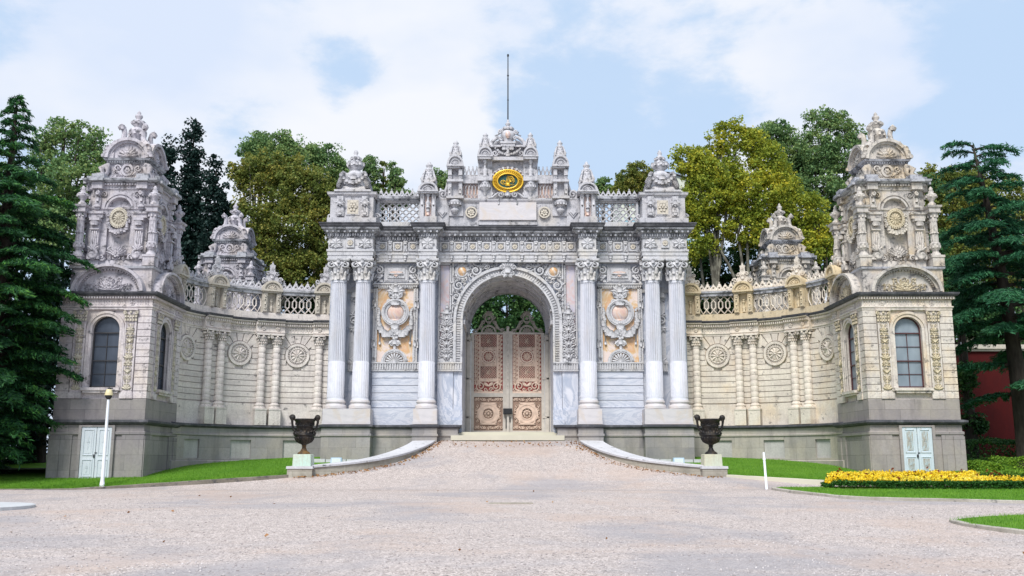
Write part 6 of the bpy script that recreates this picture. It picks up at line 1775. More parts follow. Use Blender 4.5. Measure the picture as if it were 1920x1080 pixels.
# pale round slab at the left edge
m = MB(); m.lathe(-15.2, 27.0, [(2.05, base_z(27) - .2), (2.05, base_z(27) + .08), (2.0, base_z(27) + .10), (0.01, base_z(27) + .11)], 40, sm=False); solo(m, 'round_slab', 'concrete', 'pale round concrete slab in the gravel at the left edge', 'slab', kind='structure')
m = MB(); m.box(-.55, .75, 29.0, 29.12, base_z(29) - .05, base_z(29) + .03); m.dentils(-.5, .7, 29.01, 29.11, base_z(29) + .027, base_z(29) + .036, .06); solo(m, 'drain_cover', 'rampwall', 'narrow flush drain cover in the gravel before the ramp', 'drain cover')
# path strip behind the island is the same gravel

# ---- kerb walls of the ramp with capping, urn pedestals
for sg, side in ((-1, 'left'), (1, 'right')):
    rw = thing('ramp_wall', (sg * 6, 42.5, .8), 'low curved stone wall with pale capping along the %s edge of the ramp' % side, 'wall', 'curved walls edging the ramp')
    P = smooth(RW, 2); n = len(P); V = []; F = []; V2 = []; F2 = []
    for i, (x, y) in enumerate(P):
        a, b_ = P[max(0, i - 1)], P[min(n - 1, i + 1)]; dx, dy = b_[0] - a[0], b_[1] - a[1]; l = hypot(dx, dy); nx, ny = dy / l, -dx / l    # outwards from the ramp
        q = i / (n - 1); q2 = (y - 40.02) / 6.93
        top = 1.40 + (2.66 - 1.40) * q2 ** 1.0; w_ = .42 + .32 * q
        nx, ny = -nx, -ny
        if nx < 0: nx, ny = -nx, -ny
        # outward means away from x = 0 / towards +y
        for o, z in ((.03, ramp_z(y) - .5), (.03, top - .1), (w_ + .3, top - .1), (w_ + .3, ramp_z(y) - .9)): V.append((sg * (x + nx * o), y + ny * o, z))
        for o, z in ((-.03, top - .1), (-.04, top - .02), (-.02, top), (w_ + .33, top + .01), (w_ + .34, top - .1)): V2.append((sg * (x + nx * o), y + ny * o, z))
    for i in range(n - 1):
        for j in range(4): F.append((i * 4 + j, i * 4 + (j + 1) % 4, i * 4 + 4 + (j + 1) % 4, i * 4 + 4 + j))
        for j in range(5): F2.append((i * 5 + j, i * 5 + (j + 1) % 5, i * 5 + 5 + (j + 1) % 5, i * 5 + 5 + j))
    F += [(0, 1, 2, 3), tuple(range(4 * n - 4, 4 * n))]; F2 += [tuple(range(5)), tuple(range(5 * n - 5, 5 * n))]
    m = MB(); m.V = V; acc = 0; m.UV = [(p[1] * 1.3, p[2]) for p in V]; m.F = F; m.SM = [False] * len(F); part(m, 'wall_body', 'rampwall', rw)
    m = MB(); m.V = V2; m.UV = [(p[0], p[1]) for p in V2]; m.F = F2; m.SM = [False] * len(F2); part(m, 'capping', 'cap', rw)
    m = MB(); m.box(sg * 8.50 - .52, sg * 8.50 + .50, 39.98, 40.95, .6, 1.32); part(m, 'end_block', 'rampwall', rw)
    m = MB(); m.box(sg * 8.50 - .56, sg * 8.50 + .54, 39.94, 40.99, 1.30, 1.405, .015); part(m, 'end_capping', 'cap', rw)
    pm = 'pedpaint' if sg < 0 else 'pedcream'
    ux, uy = sg * 8.45, 40.42
    m = MB(); m.box(ux - .375, ux + .375, uy - .375, uy + .375, 1.405, 1.87, .02); m.box(ux - .36, ux + .36, uy - .36, uy + .36, 1.86, 1.89, .03)
    solo(m, 'urn_pedestal', pm, 'small %s block pedestal under the %s bronze urn' % ('turquoise-stained' if sg < 0 else 'cream-painted', side), 'pedestal', 'block pedestals of the two urns')
    urn = thing('bronze_urn', (ux, uy, 1.89), 'dark bronze two-handled urn with %s, on the block %s of the ramp' % ('a rusty brown foot' if sg < 0 else 'a black foot', side), 'urn', 'bronze urns flanking the ramp')
    Iu = lambda u, o, z, ux=ux, uy=uy: (ux + u, uy - o, 1.89 + z)
    m = MB(Iu); m.lathe(0, 0, [(.34, .55), (.27, .50), (.17, .47), (.10, .44), (.08, .40)][::-1], 20) if False else None
    m.lathe(0, 0, [(.09, .38), (.15, .41), (.14, .44), (.28, .50), (.35, .58), (.39, .70), (.385, .75), (.42, .77), (.42, .82), (.37, .84), (.335, .90), (.33, 1.06), (.345, 1.12), (.37, 1.14), (.345, 1.17), (.35, 1.24), (.40, 1.34), (.46, 1.40), (.47, 1.44), (.44, 1.455), (.36, 1.44), (.30, 1.2), (.05, 1.1)], 28)
    for k in range(18): a = 2 * pi * k / 18; m.tube([(r_ * cos(a), r_ * sin(a), z) for r_, z in ((.16, .45), (.30, .52), (.375, .64), (.385, .70))], .035, 4)
    for k in range(24): a = 2 * pi * k / 24; m.blob(.43 * cos(a), .43 * sin(a), 1.41, .035, .035, .03, 5, 4)
    body = part(m, 'bowl', 'bronze', urn)
    m = MB(Iu)
    for k in range(14):     # low relief figures and draped swags
        a = 2 * pi * k / 14; m.blob(.335 * cos(a), .335 * sin(a), .95 + .03 * sin(k * 2.1), .07, .05, .10, 6, 4); m.blob(.335 * cos(a + .2), .335 * sin(a + .2), 1.04, .04, .04, .045, 5, 4)
    for k in range(6):
        for i in range(6): a = 2 * pi * (k + i / 5) / 6; q = i / 5; m.blob(.37 * cos(a), .37 * sin(a), 1.31 - .38 * q * (1 - q), .04, None, None, 5, 4)
    part(m, 'relief', 'bronze', body)
    for s2 in (-1, 1):
        m = MB(Iu)
        m.tube([(s2 * x, 0, z) for x, z in ((.36, .92), (.46, 1.0), (.50, 1.12), (.53, 1.28), (.54, 1.42), (.52, 1.5))], [.05, .05, .045, .05, .06, .05], 8)
        m.scroll(s2 * .52, 1.50, 0, .115, 1.4, s2, pi, .055); m.blob(s2 * .52, 0, 1.50, .125, .10, .125, 10, 6)
        m.tube([(s2 * .52, 0, 1.42), (s2 * .43, 0, 1.42)], .035); m.blob(s2 * .40, 0, .80, .07, .07, .07); m.blob(s2 * .44, 0, .86, .05)
        part(m, 'handle', 'bronze', urn)
    m = MB(Iu)
    m.lathe(0, 0, [(.26, 0), (.26, .04), (.24, .07), (.15, .13), (.10, .22), (.075, .30), (.10, .33), (.10, .36), (.07, .38)], 20)
    part(m, 'foot', 'rust' if sg < 0 else 'bronze', urn)
    # small floodlight and low pale edging stones behind
    fl = thing('floodlight', (sg * 7.9, 44.6, 1.55), 'small pale blue floodlight box on the grass behind the %s ramp wall' % side, 'floodlight', 'floodlights beside the ramp')
    fx = sg * 7.75; fy = 44.2; fz = lawn_z(8, 44.2, sg)
    m = MB(); m.box(fx - .26, fx + .26, fy - .1, fy + .12, fz + .06, fz + .34, .02); part(m, 'housing', 'boxblue', fl)
    m = MB(); m.box(fx - .2, fx + .2, fy - .115, fy - .1, fz + .10, fz + .30); part(m, 'lens', 'whitepaint', fl)
    m = MB(); m.box(fx - .05, fx + .05, fy - .05, fy + .05, fz - .1, fz + .07); part(m, 'bracket', 'black', fl)
    m = MB()
    x = 5.0
    while x < 9.4:
        w_ = random.uniform(.35, .6); z = lawn_z(x, 45.3, sg); m.box(*sorted((sg * x, sg * (x + w_ - .03))), 45.2, 45.42, z - .2, z + .17 + random.uniform(-.02, .02), .01); x += w_
    solo(m, 'edging_stones', 'cap', 'row of low pale edging stones on the grass behind the %s ramp wall' % side, 'edging stones', 'edging stones on the grass')

# ---- lamp post and white post
lp = thing('lamp_post', (-15.35, 37.15, .6), 'white painted lamp post with a cream shade before the left tower door', 'lamp')
Lm = lambda u, o, z: (-15.35 + u - .000 * z, 37.15 - o, .6 + z)
m = MB(Lm); m.lathe(0, 0, [(.16, -.2), (.15, .02), (.10, .06), (.072, .3), (.048, 3.36), (.045, 3.4)], 16); m.box(-.16, .16, -.16, .16, -.2, .03); part(m, 'post', 'whitepaint', lp)
m = MB(Lm); m.lathe(0, 0, [(.11, 3.58), (.17, 3.42), (.165, 3.38), (.1, 3.36)][::-1], 16) if False else m.lathe(0, 0, [(.150, 3.50), (.155, 3.53), (.10, 3.71), (.08, 3.73)], 18); part(m, 'lamp_shade', 'creamshade', lp)
m = MB(Lm); m.lathe(0, 0, [(.05, 3.34), (.10, 3.39), (.125, 3.45), (.13, 3.51)], 16); part(m, 'lamp_bowl', 'black', lp)
m = MB(Lm); m.lathe(0, 0, [(.06, 3.72), (.06, 3.76), (.03, 3.80)], 10); m.box(-.02, .13, -.03, .03, 3.75, 3.79); part(m, 'cap', 'iron', lp)
m = MB(lambda u, o, z: (9.72 + u - .035 * z, 36.75 - o, base_z(36.7) + z)); m.lathe(0, 0, [(.045, -.2), (.045, 1.34), (.037, 1.37), (.01, 1.38)], 12); m.lathe(0, 0, [(.06, 1.1), (.06, 1.14)], 12)
solo(m, 'marker_post', 'whitepaint', 'thin white post leaning left at the tip of the flower island', 'post')

# ---- red wall and distant building
rwt = thing('red_wall', (33, 52, 1.4), 'deep red rendered wall behind the right cedar', 'wall')
m = MB(lambda u, o, z: (u, 52 - o, z)); m.box(21, 60, -.4, 0, 1, 7.55); part(m, 'render', 'redwall', rwt)
m = MB(lambda u, o, z: (u, 52 - o, z)); m.box(20.9, 60.1, -.5, .12, 7.5, 7.62); m.box(20.8, 60.2, -.6, .22, 7.62, 7.85); part(m, 'coping', 'carved_warm', rwt)
M['fpanel'] = flat('pale_cladding', (.60, .62, .52), .5, 0, .1, .1)
M['fglass'] = flat('pale_blue_glazing', (.30, .50, .58), .25, 0, .2, .15)
db = thing('distant_building', (42, 260, 20), 'pale distant building with a long curved roof line between the treetops', 'building')
Dm = lambda u, o, z: (36.5 + u, 260 - o, z)
m = MB(Dm); m.box(-5, 16, -20, 0, 10, 77); part(m, 'facade', 'fpanel', db)
m = MB(Dm)
V = [(-6 + 2.4 * i, .6, 77.5 + 5.5 * sin(pi * (.1 + .8 * i / 10)) - 1.5) for i in range(11)]
m.tube(V, .35, 5); part(m, 'roof_edge', 'iron', db)
m = MB(Dm); m.prism([(p[0], p[2] - .3) for p in V] + [(18, 76.9), (-6, 76.9)], -6, .3); part(m, 'roof', 'fpanel', db)
for z in (60, 66, 72):
    m = MB(Dm); m.box(-4, 15, .0, .2, z, z + 2.4); part(m, 'window_band', 'fglass', db)

# ================================================================ PLANTING
rng = np.random.default_rng(11)
def at(px, py, Y):           # a point at depth Y seen at the given bearing
    th = R(10.235); e = th - math.atan((py - 540) / 1800); h = Y * math.tan(e); d = Y * cos(th) + h * sin(th)
    return (px - 952) / 1800 * d, Y, 1.6 + h
def np_mesh(name, V, F4, mat, parent=None, origin=None, tri=False):
    k = 3 if tri else 4
    V = np.asarray(V, dtype=np.float32); c = np.array(origin if origin is not None else V.mean(0), dtype=np.float32)
    me = bpy.data.meshes.new(name); nf = len(F4)
    me.vertices.add(len(V)); me.vertices.foreach_set('co', (V - c).ravel())
    me.loops.add(nf * k); me.loops.foreach_set('vertex_index', np.asarray(F4, dtype=np.int32).ravel())
    me.polygons.add(nf); me.polygons.foreach_set('loop_start', np.arange(0, nf * k, k, dtype=np.int32))
    me.polygons.foreach_set('loop_total', np.full(nf, k, dtype=np.int32))
    me.update(calc_edges=True); me.materials.append(M[mat])
    o = bpy.data.objects.new(name, me); COL.objects.link(o); WL[o.name] = tuple(float(x) for x in c)
    if parent is not None: o.parent = parent; p = WL[parent.name]; o.location = [float(c[i]) - p[i] for i in range(3)]
    else: o.location = [float(x) for x in c]
    return o
def unit(n):
    v = rng.normal(size=(n, 3)); return v / np.linalg.norm(v, axis=1, keepdims=True)
def leaves(C, size, aspect=1.0, dirs=None, jitter=.35):
    """kite-shaped leaves at points C"""
    n = len(C); a = unit(n) if dirs is None else dirs
    b_ = unit(n); b_ -= a * (a * b_).sum(1, keepdims=True); b_ /= np.linalg.norm(b_, axis=1, keepdims=True) + 1e-9
    s = size * rng.uniform(1 - jitter, 1 + jitter, (n, 1)); nrm = np.cross(a, b_)
    V = np.stack([C - a * s * .5, C + b_ * s * .42 * aspect + nrm * s * .12, C + a * s * .5, C - b_ * s * .42 * aspect + nrm * s * .12], 1)
    return V.reshape(-1, 3), np.arange(n * 4).reshape(n, 4)
def crown_points(lobes, n, clump=.75, shell=.55):
    vol = np.array([l[3] * l[4] * l[5] for l in lobes]) ** .75; vol /= vol.sum(); P = []
    for l, f in zip(lobes, vol):
        k = int(n * f); m = max(6, int(k / 55))
        u_ = unit(m); r = rng.uniform(shell, 1.0, (m, 1)) ** .8
        cc = np.array(l[:3]) + u_ * r * np.array(l[3:6]) * rng.uniform(.72, 1.16, (m, 1))
        idx = rng.integers(0, m, k); rad = clump * rng.uniform(.35, 1.15, m)[idx][:, None]
        off = unit(k) * rng.uniform(0.15, 1, (k, 1)) ** .5
        P.append(cc[idx] + off * rad * np.array([1, 1, .72]))
    return np.concatenate(P)
def trunk(name, base, top, r0, r1, mat, parent, limbs=(), wob=.3):
    m = MB(); n = 7; pts = []
    for i in range(n):
        q = i / (n - 1); pts.append(tuple(base[j] + (top[j] - base[j]) * q + (random.uniform(-wob, wob) * .3 if 0 < i < n - 1 and j < 2 else 0) for j in range(3)))
    m.tube(pts, [r0 + (r1 - r0) * i / (n - 1) for i in range(n)], 8)
    for a, b_, ra in limbs:
        mid = tuple((a[j] + b_[j]) / 2 + random.uniform(-.3, .3) for j in range(3))
        m.tube([a, mid, b_], [ra, ra * .7, ra * .3], 6)
    return part(m, name, mat, parent)
def broadleaf(label, cat, lobes, n, size, mat, base, group=None, clump=.75, r0=.35, bark='bark', limbs=6, name='broadleaf_tree', shell=.5):
    t = thing(name, base, label, cat, group)
    L = lobes; c = np.mean([l[:3] for l in L], axis=0)
    P = crown_points(L, int(n * 1.45), clump, shell); V, F = leaves(P, size * .84)
    np_mesh('crown', V, F, mat, t)
    top = max(L, key=lambda l: l[2] - abs(l[0] - base[0]) * .5)[:3]
    lb = []
    for i in range(limbs):
        l = L[i % len(L)]; q = random.uniform(.25, .55)
        a = tuple(base[j] + (top[j] - base[j]) * q for j in range(3)); lb.append((a, (l[0] + random.uniform(-.4, .4) * l[3], l[1] - random.uniform(0, .5) * l[4], l[2] + random.uniform(0, .6) * l[5]), r0 * .35))
    trunk('trunk', base, top, r0, .06, bark, t, lb)
    return t
def lobe(px, py, Y, rx_px, rz_px, dy=0, ryf=.8):
    x, y, z = at(px, py, Y + dy); s = sqrt(Y * Y + z * z) / 1800
    return (x, y, z, rx_px * s, rx_px * s * ryf, rz_px * s)
def btree(label, lobs, Y, n, mat, size=.2, gb=1.6, clump=.7, group='trees beyond the gate', **k):
    L = [lobe(*l[:2], Y, *l[2:]) for l in lobs]
    x = np.mean([l[0] for l in L[:3]]); return broadleaf(label, 'tree', L, n, size, mat, (float(x), Y, gb), group, clump, **k)

# left to right
btree('grey-green plane tree rising between the left cedar and left tower', [(95, 255, 22, 28), (122, 246, 24, 28), (150, 252, 24, 28), (178, 268, 22, 30), (165, 295, 40, 40), (90, 300, 40, 44), (140, 350, 75, 70), (195, 330, 30, 60), (130, 430, 80, 60)], 60, 17000, 'plane_green', .20)
btree('green tree filling the gap left of the cedar top', [(15, 340, 40, 40), (60, 400, 60, 60), (0, 450, 60, 60)], 62, 8000, 'plane_green', .2)
def cypress(label, px, top, hw, Y, bot, n):
    x, y, zt = at(px, top, Y); s = sqrt(Y * Y + zt * zt) / 1800; w_ = hw * s
    t = thing('cypress_tree', (x, Y, 1.6), label, 'tree', 'dark cypresses behind the left tower')
    zb = at(px, bot, Y)[2]; L = []
    k = 9
    for i in range(k):
        q = i / (k - 1); z = zb + (zt - .9 - zb) * q; ww = w_ * (1.12 if q < .5 else 1) * (.98 - .72 * max(0, q - .35) ** 1.1 / .65) * random.uniform(.85, 1.1)
        L.append((x + random.uniform(-.2, .2) * ww, Y, z, ww, ww, (zt - zb) / k * 1.25))
        if i < k - 1 and i % 2: L.append((x + random.choice((-1, 1)) * ww * .6, Y - .3, z + .4, ww * .5, ww * .5, (zt - zb) / k * 1.2))
    P = crown_points(L, int(n * 1.5), .55, .3); V, F = leaves(P, .18); np_mesh('crown', V, F, 'cypress', t)
    trunk('trunk', (x, Y, 1.4), (x, Y, zt - 1), .3, .05, 'bark', t, wob=.1)
cypress('shorter dark cypress just right of the left tower', 320, 254, 30, 61, 560, 14000)
cypress('tallest dark cypress with two pointed tips', 366, 226, 44, 62, 560, 20000)
cypress('short broad dark cypress against the olive plane tree', 408, 290, 36, 61, 560, 12000)
btree('large olive and brown plane tree behind the left curved wall', [(450, 330, 22, 36), (480, 330, 36, 44), (520, 322, 26, 34), (552, 330, 34, 40), (595, 345, 28, 40), (622, 375, 22, 36), (540, 360, 60, 46), (600, 375, 36, 46), (470, 420, 55, 55), (545, 430, 75, 60), (610, 450, 34, 60), (500, 500, 75, 50), (580, 510, 60, 50), (450, 480, 30, 60)], 64, 46000, 'plane_olive', .19, bark='planebark', limbs=12, clump=.62)
btree('tall green-topped plane tree behind the olive one, left', [(470, 285, 20, 26), (492, 272, 22, 26), (500, 305, 42, 44), (530, 268, 16, 22), (545, 290, 24, 34), (560, 305, 16, 26)], 71, 12000, 'plane_green', .2, clump=.6)
btree('dark green tree left of the draped urn finial', [(590, 292, 26, 26), (612, 315, 36, 42), (640, 335, 22, 40), (630, 390, 30, 60)], 74, 11000, 'plane_green', .2, clump=.6)
btree('slim green tree just right of the left draped finial', [(690, 306, 16, 22), (697, 335, 22, 28), (700, 370, 24, 30)], 76, 4200, 'plane_green', .19, clump=.45)
btree('narrowest sparse treetop above the left trellis parapet', [(718, 322, 7, 18), (720, 350, 14, 22), (722, 375, 16, 20)], 77, 1800, 'plane_olive', .18, clump=.35)
btree('broader treetop above the right end of the left trellis', [(738, 318, 12, 18), (745, 340, 20, 24), (750, 370, 26, 20)], 76, 3600, 'plane_green', .19, clump=.45)
btree('small treetop between two pinnacles left of the emblem', [(818, 334, 12, 14), (832, 334, 11, 14), (826, 360, 22, 26)], 78, 2800, 'plane_green', .19, clump=.42)
btree('small low treetop right of the right inner pinnacle', [(1132, 347, 14, 14), (1122, 362, 18, 16), (1150, 358, 12, 12)], 78, 2800, 'plane_green', .19, clump=.42)
btree('round olive green treetop left of the right draped finial', [(1200, 322, 22, 24), (1182, 342, 26, 28), (1215, 350, 26, 30), (1165, 360, 18, 20)], 74, 8000, 'plane_olive', .19, clump=.5)
g_ = btree('large golden green plane tree behind the right curved wall', [(1285, 300, 22, 40), (1310, 315, 30, 40), (1348, 262, 22, 34), (1382, 254, 26, 32), (1410, 275, 24, 36), (1440, 305, 34, 44), (1470, 345, 28, 40), (1300, 395, 30, 50), (1330, 370, 60, 60), (1420, 370, 70, 60), (1480, 390, 36, 50), (1300, 440, 45, 60), (1500, 440, 26, 40), (1400, 430, 60, 40), (1350, 320, 50, 50)], 62, 46000, 'plane_gold', .19, bark='planebark', limbs=4, clump=.6)
m = MB()
for px0, px1, py1, r_ in ((1395, 1330, 430, .10), (1400, 1378, 400, .09), (1405, 1398, 380, .10), (1412, 1432, 420, .11), (1418, 1455, 440, .07)):
    a = at(px0, 560, 61.8); b_ = at(px1, py1, 62); c_ = at((px0 * .55 + px1 * .45), (560 + py1) / 2, 61.4); m.tube([a, c_, b_], [r_ * 1.2, r_, r_ * .5], 6)
    for k in range(3):
        q = random.uniform(.4, .9); p = tuple(c_[j] + (b_[j] - c_[j]) * q for j in range(3)); m.tube([p, (p[0] + random.uniform(-1.4, 1.4), p[1] - .2, p[2] + random.uniform(.8, 1.8))], [r_ * .5, r_ * .2], 5)
part(m, 'pale_limbs', 'planebark', g_)
btree('golden lower bush of leaves right of the farther right tower', [(1530, 400, 22, 40), (1545, 450, 26, 40), (1515, 470, 30, 40)], 61, 7000, 'plane_gold', .19, clump=.5)
btree('green understorey tree behind the farther right tower', [(1320, 570, 60, 40), (1390, 575, 60, 40), (1470, 575, 60, 40), (1300, 510, 40, 40), (1350, 500, 50, 50), (1420, 500, 60, 50), (1500, 510, 50, 45), (1560, 500, 40, 60)], 66, 30000, 'plane_dark', .2, clump=.6)
btree('olive green tree between the golden and dark crowns', [(1420, 262, 26, 30), (1455, 250, 34, 26), (1480, 290, 36, 40), (1500, 330, 30, 50)], 74, 12000, 'plane_green', .2, clump=.6)
btree('tall dark green tree left of the right tower', [(1528, 228, 18, 26), (1552, 222, 20, 26), (1580, 235, 22, 30), (1605, 255, 18, 28), (1530, 280, 44, 40), (1590, 300, 44, 50), (1540, 350, 50, 50), (1590, 380, 44, 60), (1550, 430, 50, 50)], 72, 26000, 'plane_green', .2, clump=.62)
btree('yellow-brown plane tree between the right tower and cedar', [(1745, 345, 30, 32), (1790, 350, 46, 44), (1840, 365, 40, 50), (1760, 400, 50, 50), (1820, 430, 60, 50), (1780, 480, 50, 40)], 60, 22000, 'plane_olive', .2, bark='planebark', limbs=9, clump=.58, shell=.4)
btree('olive tree behind the right cedar at the edge', [(1900, 370, 40, 40), (1910, 440, 50, 60), (1880, 500, 60, 50)], 62, 10000, 'plane_olive', .2)
btree('dark green tree behind the right tower shoulder', [(1745, 345, 16, 20), (1790, 560, 40, 50), (1830, 590, 50, 60), (1880, 610, 50, 50), (1760, 480, 30, 60)], 56, 13000, 'plane_dark', .2, clump=.6)
btree('dark green trees seen through the open top of the arch', [(900, 590, 50, 45), (950, 570, 60, 50), (1010, 590, 50, 45), (880, 560, 40, 40), (1030, 560, 40, 40), (950, 620, 80, 30)], 66, 20000, 'plane_dark', .2, clump=.6, gb=2.6)
btree('dark bushy evergreen behind the left curved wall', [(350, 540, 60, 50), (430, 540, 60, 50), (500, 555, 60, 40), (570, 560, 50, 40), (620, 560, 40, 60), (600, 500, 40, 50)], 67, 22000, 'plane_dark', .2, clump=.6)

def cedar(label, base, H, rfun, nb, z0, mat, seed, lean=(0, 0), leader=None, group='cedars flanking the towers', azs=None, spray=1.0, bare=False, hexp=.9):
    rd = np.random.default_rng(seed); t = thing('cedar_tree', base, label, 'tree', group)
    PC = []; PD = []; bm = MB(); bx, by, bz = base
    def tr(z): q = z / H; return np.array([bx + lean[0] * q * q, by + lean[1] * q * q, bz + z])
    for i in range(nb):
        q = (i + .5) / nb; h = z0 + (H - z0) * q ** hexp; L = rfun(h) * rd.uniform(.72, 1.12)
        az = i * 2.399963 + rd.uniform(-.35, .35)
        if azs: az = azs(i, az)
        if bare and i in (0, 1, 2, 4): h = 2.9 + i * .45; L = max(L, 2.6)
        if bare and i >= nb - 4: L = rd.uniform(1.3, 1.9); az = pi + rd.uniform(-.5, .5) if i % 2 else rd.uniform(-.5, .5)
        d = np.array([cos(az), sin(az), 0]); sd = np.array([-d[1], d[0], 0]); p0 = tr(h)
        rise = rd.uniform(.05, .22) + .25 * q; droop = rd.uniform(.22, .40) + .12 * q
        path = lambda s: p0 + d * L * s + np.array([0, 0, L * (rise * s - droop * s * s)])
        bm.tube([tuple(path(s)) for s in (0, .3, .6, .9)], [.075 * L / 3 + .02, .05 * L / 3 + .012, .03, .012], 5)
        ns = max(5, int(L / .10))
        for k in range(ns):
            s = .16 + .84 * k / ns; pp = path(s)
            for sg in (-1, 1):
                sl = L * (.34 * (1 - .55 * s) + .05) * rd.uniform(.6, 1.15); ang = R(rd.uniform(38, 68))
                dd = d * cos(ang) + sd * sg * sin(ang); nt = max(3, int(sl / .085))
                tt = (np.arange(nt) + rd.uniform(0, 1, nt)) / nt
                pts = pp + dd * sl * tt[:, None] + np.array([0, 0, -1]) * (sl * .30 * tt ** 2)[:, None] + rd.normal(0, .03, (nt, 3))
                m_ = 3; pts = np.repeat(pts, m_, 0); n_ = len(pts)
                dr = dd + rd.normal(0, .42, (n_, 3)); dr[:, 2] -= .38; dr /= np.linalg.norm(dr, axis=1, keepdims=True)
                PC.append(pts + rd.normal(0, .035, (n_, 3))); PD.append(dr)
        # drooping tip spray
        n_ = 14; tp = path(1.0) + rd.normal(0, .06, (n_, 3)) + np.array([0, 0, -.1]) * rd.uniform(0, 2, (n_, 1)); dr = d * .6 + np.array([0, 0, -.7]) + rd.normal(0, .3, (n_, 3)); dr /= np.linalg.norm(dr, axis=1, keepdims=True); PC.append(tp); PD.append(dr)
    # leader
    tp = tr(H)
    for k in range(60):
        c = tr(H - rd.uniform(0, 1.4)) + rd.normal(0, .06, 3); dr = np.array([rd.normal(0, .5), rd.normal(0, .5), .5]); dr /= np.linalg.norm(dr); PC.append(c[None]); PD.append(dr[None])
    C = np.concatenate(PC); D = np.concatenate(PD); V, F = leaves(C, .24 * spray, .24, D)
    np_mesh('needles', V, F, mat, t)
    bm.tube([tuple(tr(H * k / 8)) for k in range(9)], [.42 * (1 - k / 8) ** .8 + .03 for k in range(9)], 9)
    part(bm, 'trunk', 'bark', t)
    return t
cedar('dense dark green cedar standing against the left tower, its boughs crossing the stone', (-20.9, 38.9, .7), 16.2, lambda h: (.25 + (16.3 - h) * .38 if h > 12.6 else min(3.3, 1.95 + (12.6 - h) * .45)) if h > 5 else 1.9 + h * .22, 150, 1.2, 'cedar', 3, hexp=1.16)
cedar('layered cedar with a drooping top in front of the red wall', (23.3, 43.6, 1.2), 15.2, lambda h: min(4.3, 1.0 + (15.4 - h) * .42) * (1 if h > 6.5 else .75), 58, 4.6, 'cedar_pale', 8, lean=(-1.2, 0), bare=True)
# drooping top boughs of the right cedar are part of its leader
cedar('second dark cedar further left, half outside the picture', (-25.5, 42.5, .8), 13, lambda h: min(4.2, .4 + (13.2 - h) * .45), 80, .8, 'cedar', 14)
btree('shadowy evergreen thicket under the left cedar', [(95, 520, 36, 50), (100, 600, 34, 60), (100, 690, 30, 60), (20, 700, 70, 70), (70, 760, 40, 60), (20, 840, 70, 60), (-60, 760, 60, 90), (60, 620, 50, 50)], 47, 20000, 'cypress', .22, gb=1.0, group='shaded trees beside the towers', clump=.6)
btree('shadowy evergreen below the right cedar by the red wall', [(1830, 800, 20, 30), (1812, 720, 16, 40), (1800, 560, 26, 50)], 48.5, 4500, 'plane_dark', .18, gb=1.2, group='shaded trees beside the towers', clump=.4)

# ---- hedges and bushes
def leafbox(name, x0, x1, y0, y1, zf, h, n, size, mat, label, cat, group=None, kind=None, rough=.06):
    P = np.stack([rng.uniform(x0, x1, n), rng.uniform(y0, y1, n), rng.uniform(0, 1, n)], 1)
    face = rng.integers(0, 4, n); e = .06
    P[face == 0, 1] = y0 + rng.uniform(-e, e, (face == 0).sum()); P[face == 1, 2] = rng.uniform(.9, 1.04, (face == 1).sum()); P[face == 2, 2] = rng.uniform(.85, 1.02, (face == 2).sum())
    side = face == 3; P[side, 0] = np.where(rng.random(side.sum()) < .5, x0, x1) + rng.uniform(-e, e, side.sum())
    bump_ = 1 + rough * np.sin(P[:, 0] * 3.1) * np.cos(P[:, 1] * 2.7)
    P[:, 2] = np.array([zf(a, b_) for a, b_ in P[:, :2]]) + P[:, 2] * h * bump_
    V, F = leaves(P, size); o = np_mesh(name, V, F, mat)
    o['label'] = label; o['category'] = cat
    if group: o['group'] = group
    if kind: o['kind'] = kind
    return o
zi = lambda x, y: base_z(y) + .07
zl = lambda x, y: lawn_z(x, y, 1)
for x0, x1, y0, y1, h, lab in ((19.4, 20.4, 40.3, 41.2, .52, 'small clipped box bush nearest the right tower corner'), (20.6, 22.2, 40.6, 41.6, .66, 'larger clipped box bush right of the small one')):
    leafbox('box_bush', x0, x1, y0, y1, zl, h, 3600, .07, 'box', lab, 'bush', 'clipped box bushes', rough=.15)
leafbox('hedge', 19.2, 36, 46.5, 47.8, zl, 1.0, 16000, .12, 'plane_dark', 'dark green hedge along the foot of the red wall', 'hedge')
leafbox('hedge', 17.3, 27, 37.35, 38.25, zi, .55, 15000, .07, 'box', 'bright clipped hedge strip behind the flowers on the island', 'hedge')
# flower bed
def bed_pts(n, y0, y1, x0=12.0, x1=25.5):
    x = rng.uniform(x0, x1, n); q = rng.uniform(0, 1, n)
    round_ = np.clip((x - x0) / .8, 0.12, 1) ** .5; ym = (y0 + y1) / 2
    return x, ym + (q - .5) * (y1 - y0) * round_
bed_h = lambda x, y: (.28 + .26 * np.clip((y - 35.6) / 1.6, 0, 1)) * (1 + .07 * np.sin(x * 4) * np.sin(y * 5 + x)) * np.clip((x - 11.7) / .5, .45, 1)
x, y = bed_pts(40000, 35.5, 37.6, 11.8); z = base_z(36.5) + .07 + rng.uniform(.1, 1, len(x)) ** .6 * bed_h(x, y) * .92
V, F = leaves(np.stack([x, y, z], 1), .085, .6); o = np_mesh('bedding_foliage', V, F, 'bedleaf'); o['kind'] = 'stuff'; o['label'] = 'dark green bedding foliage under the yellow flowers'; o['category'] = 'foliage'
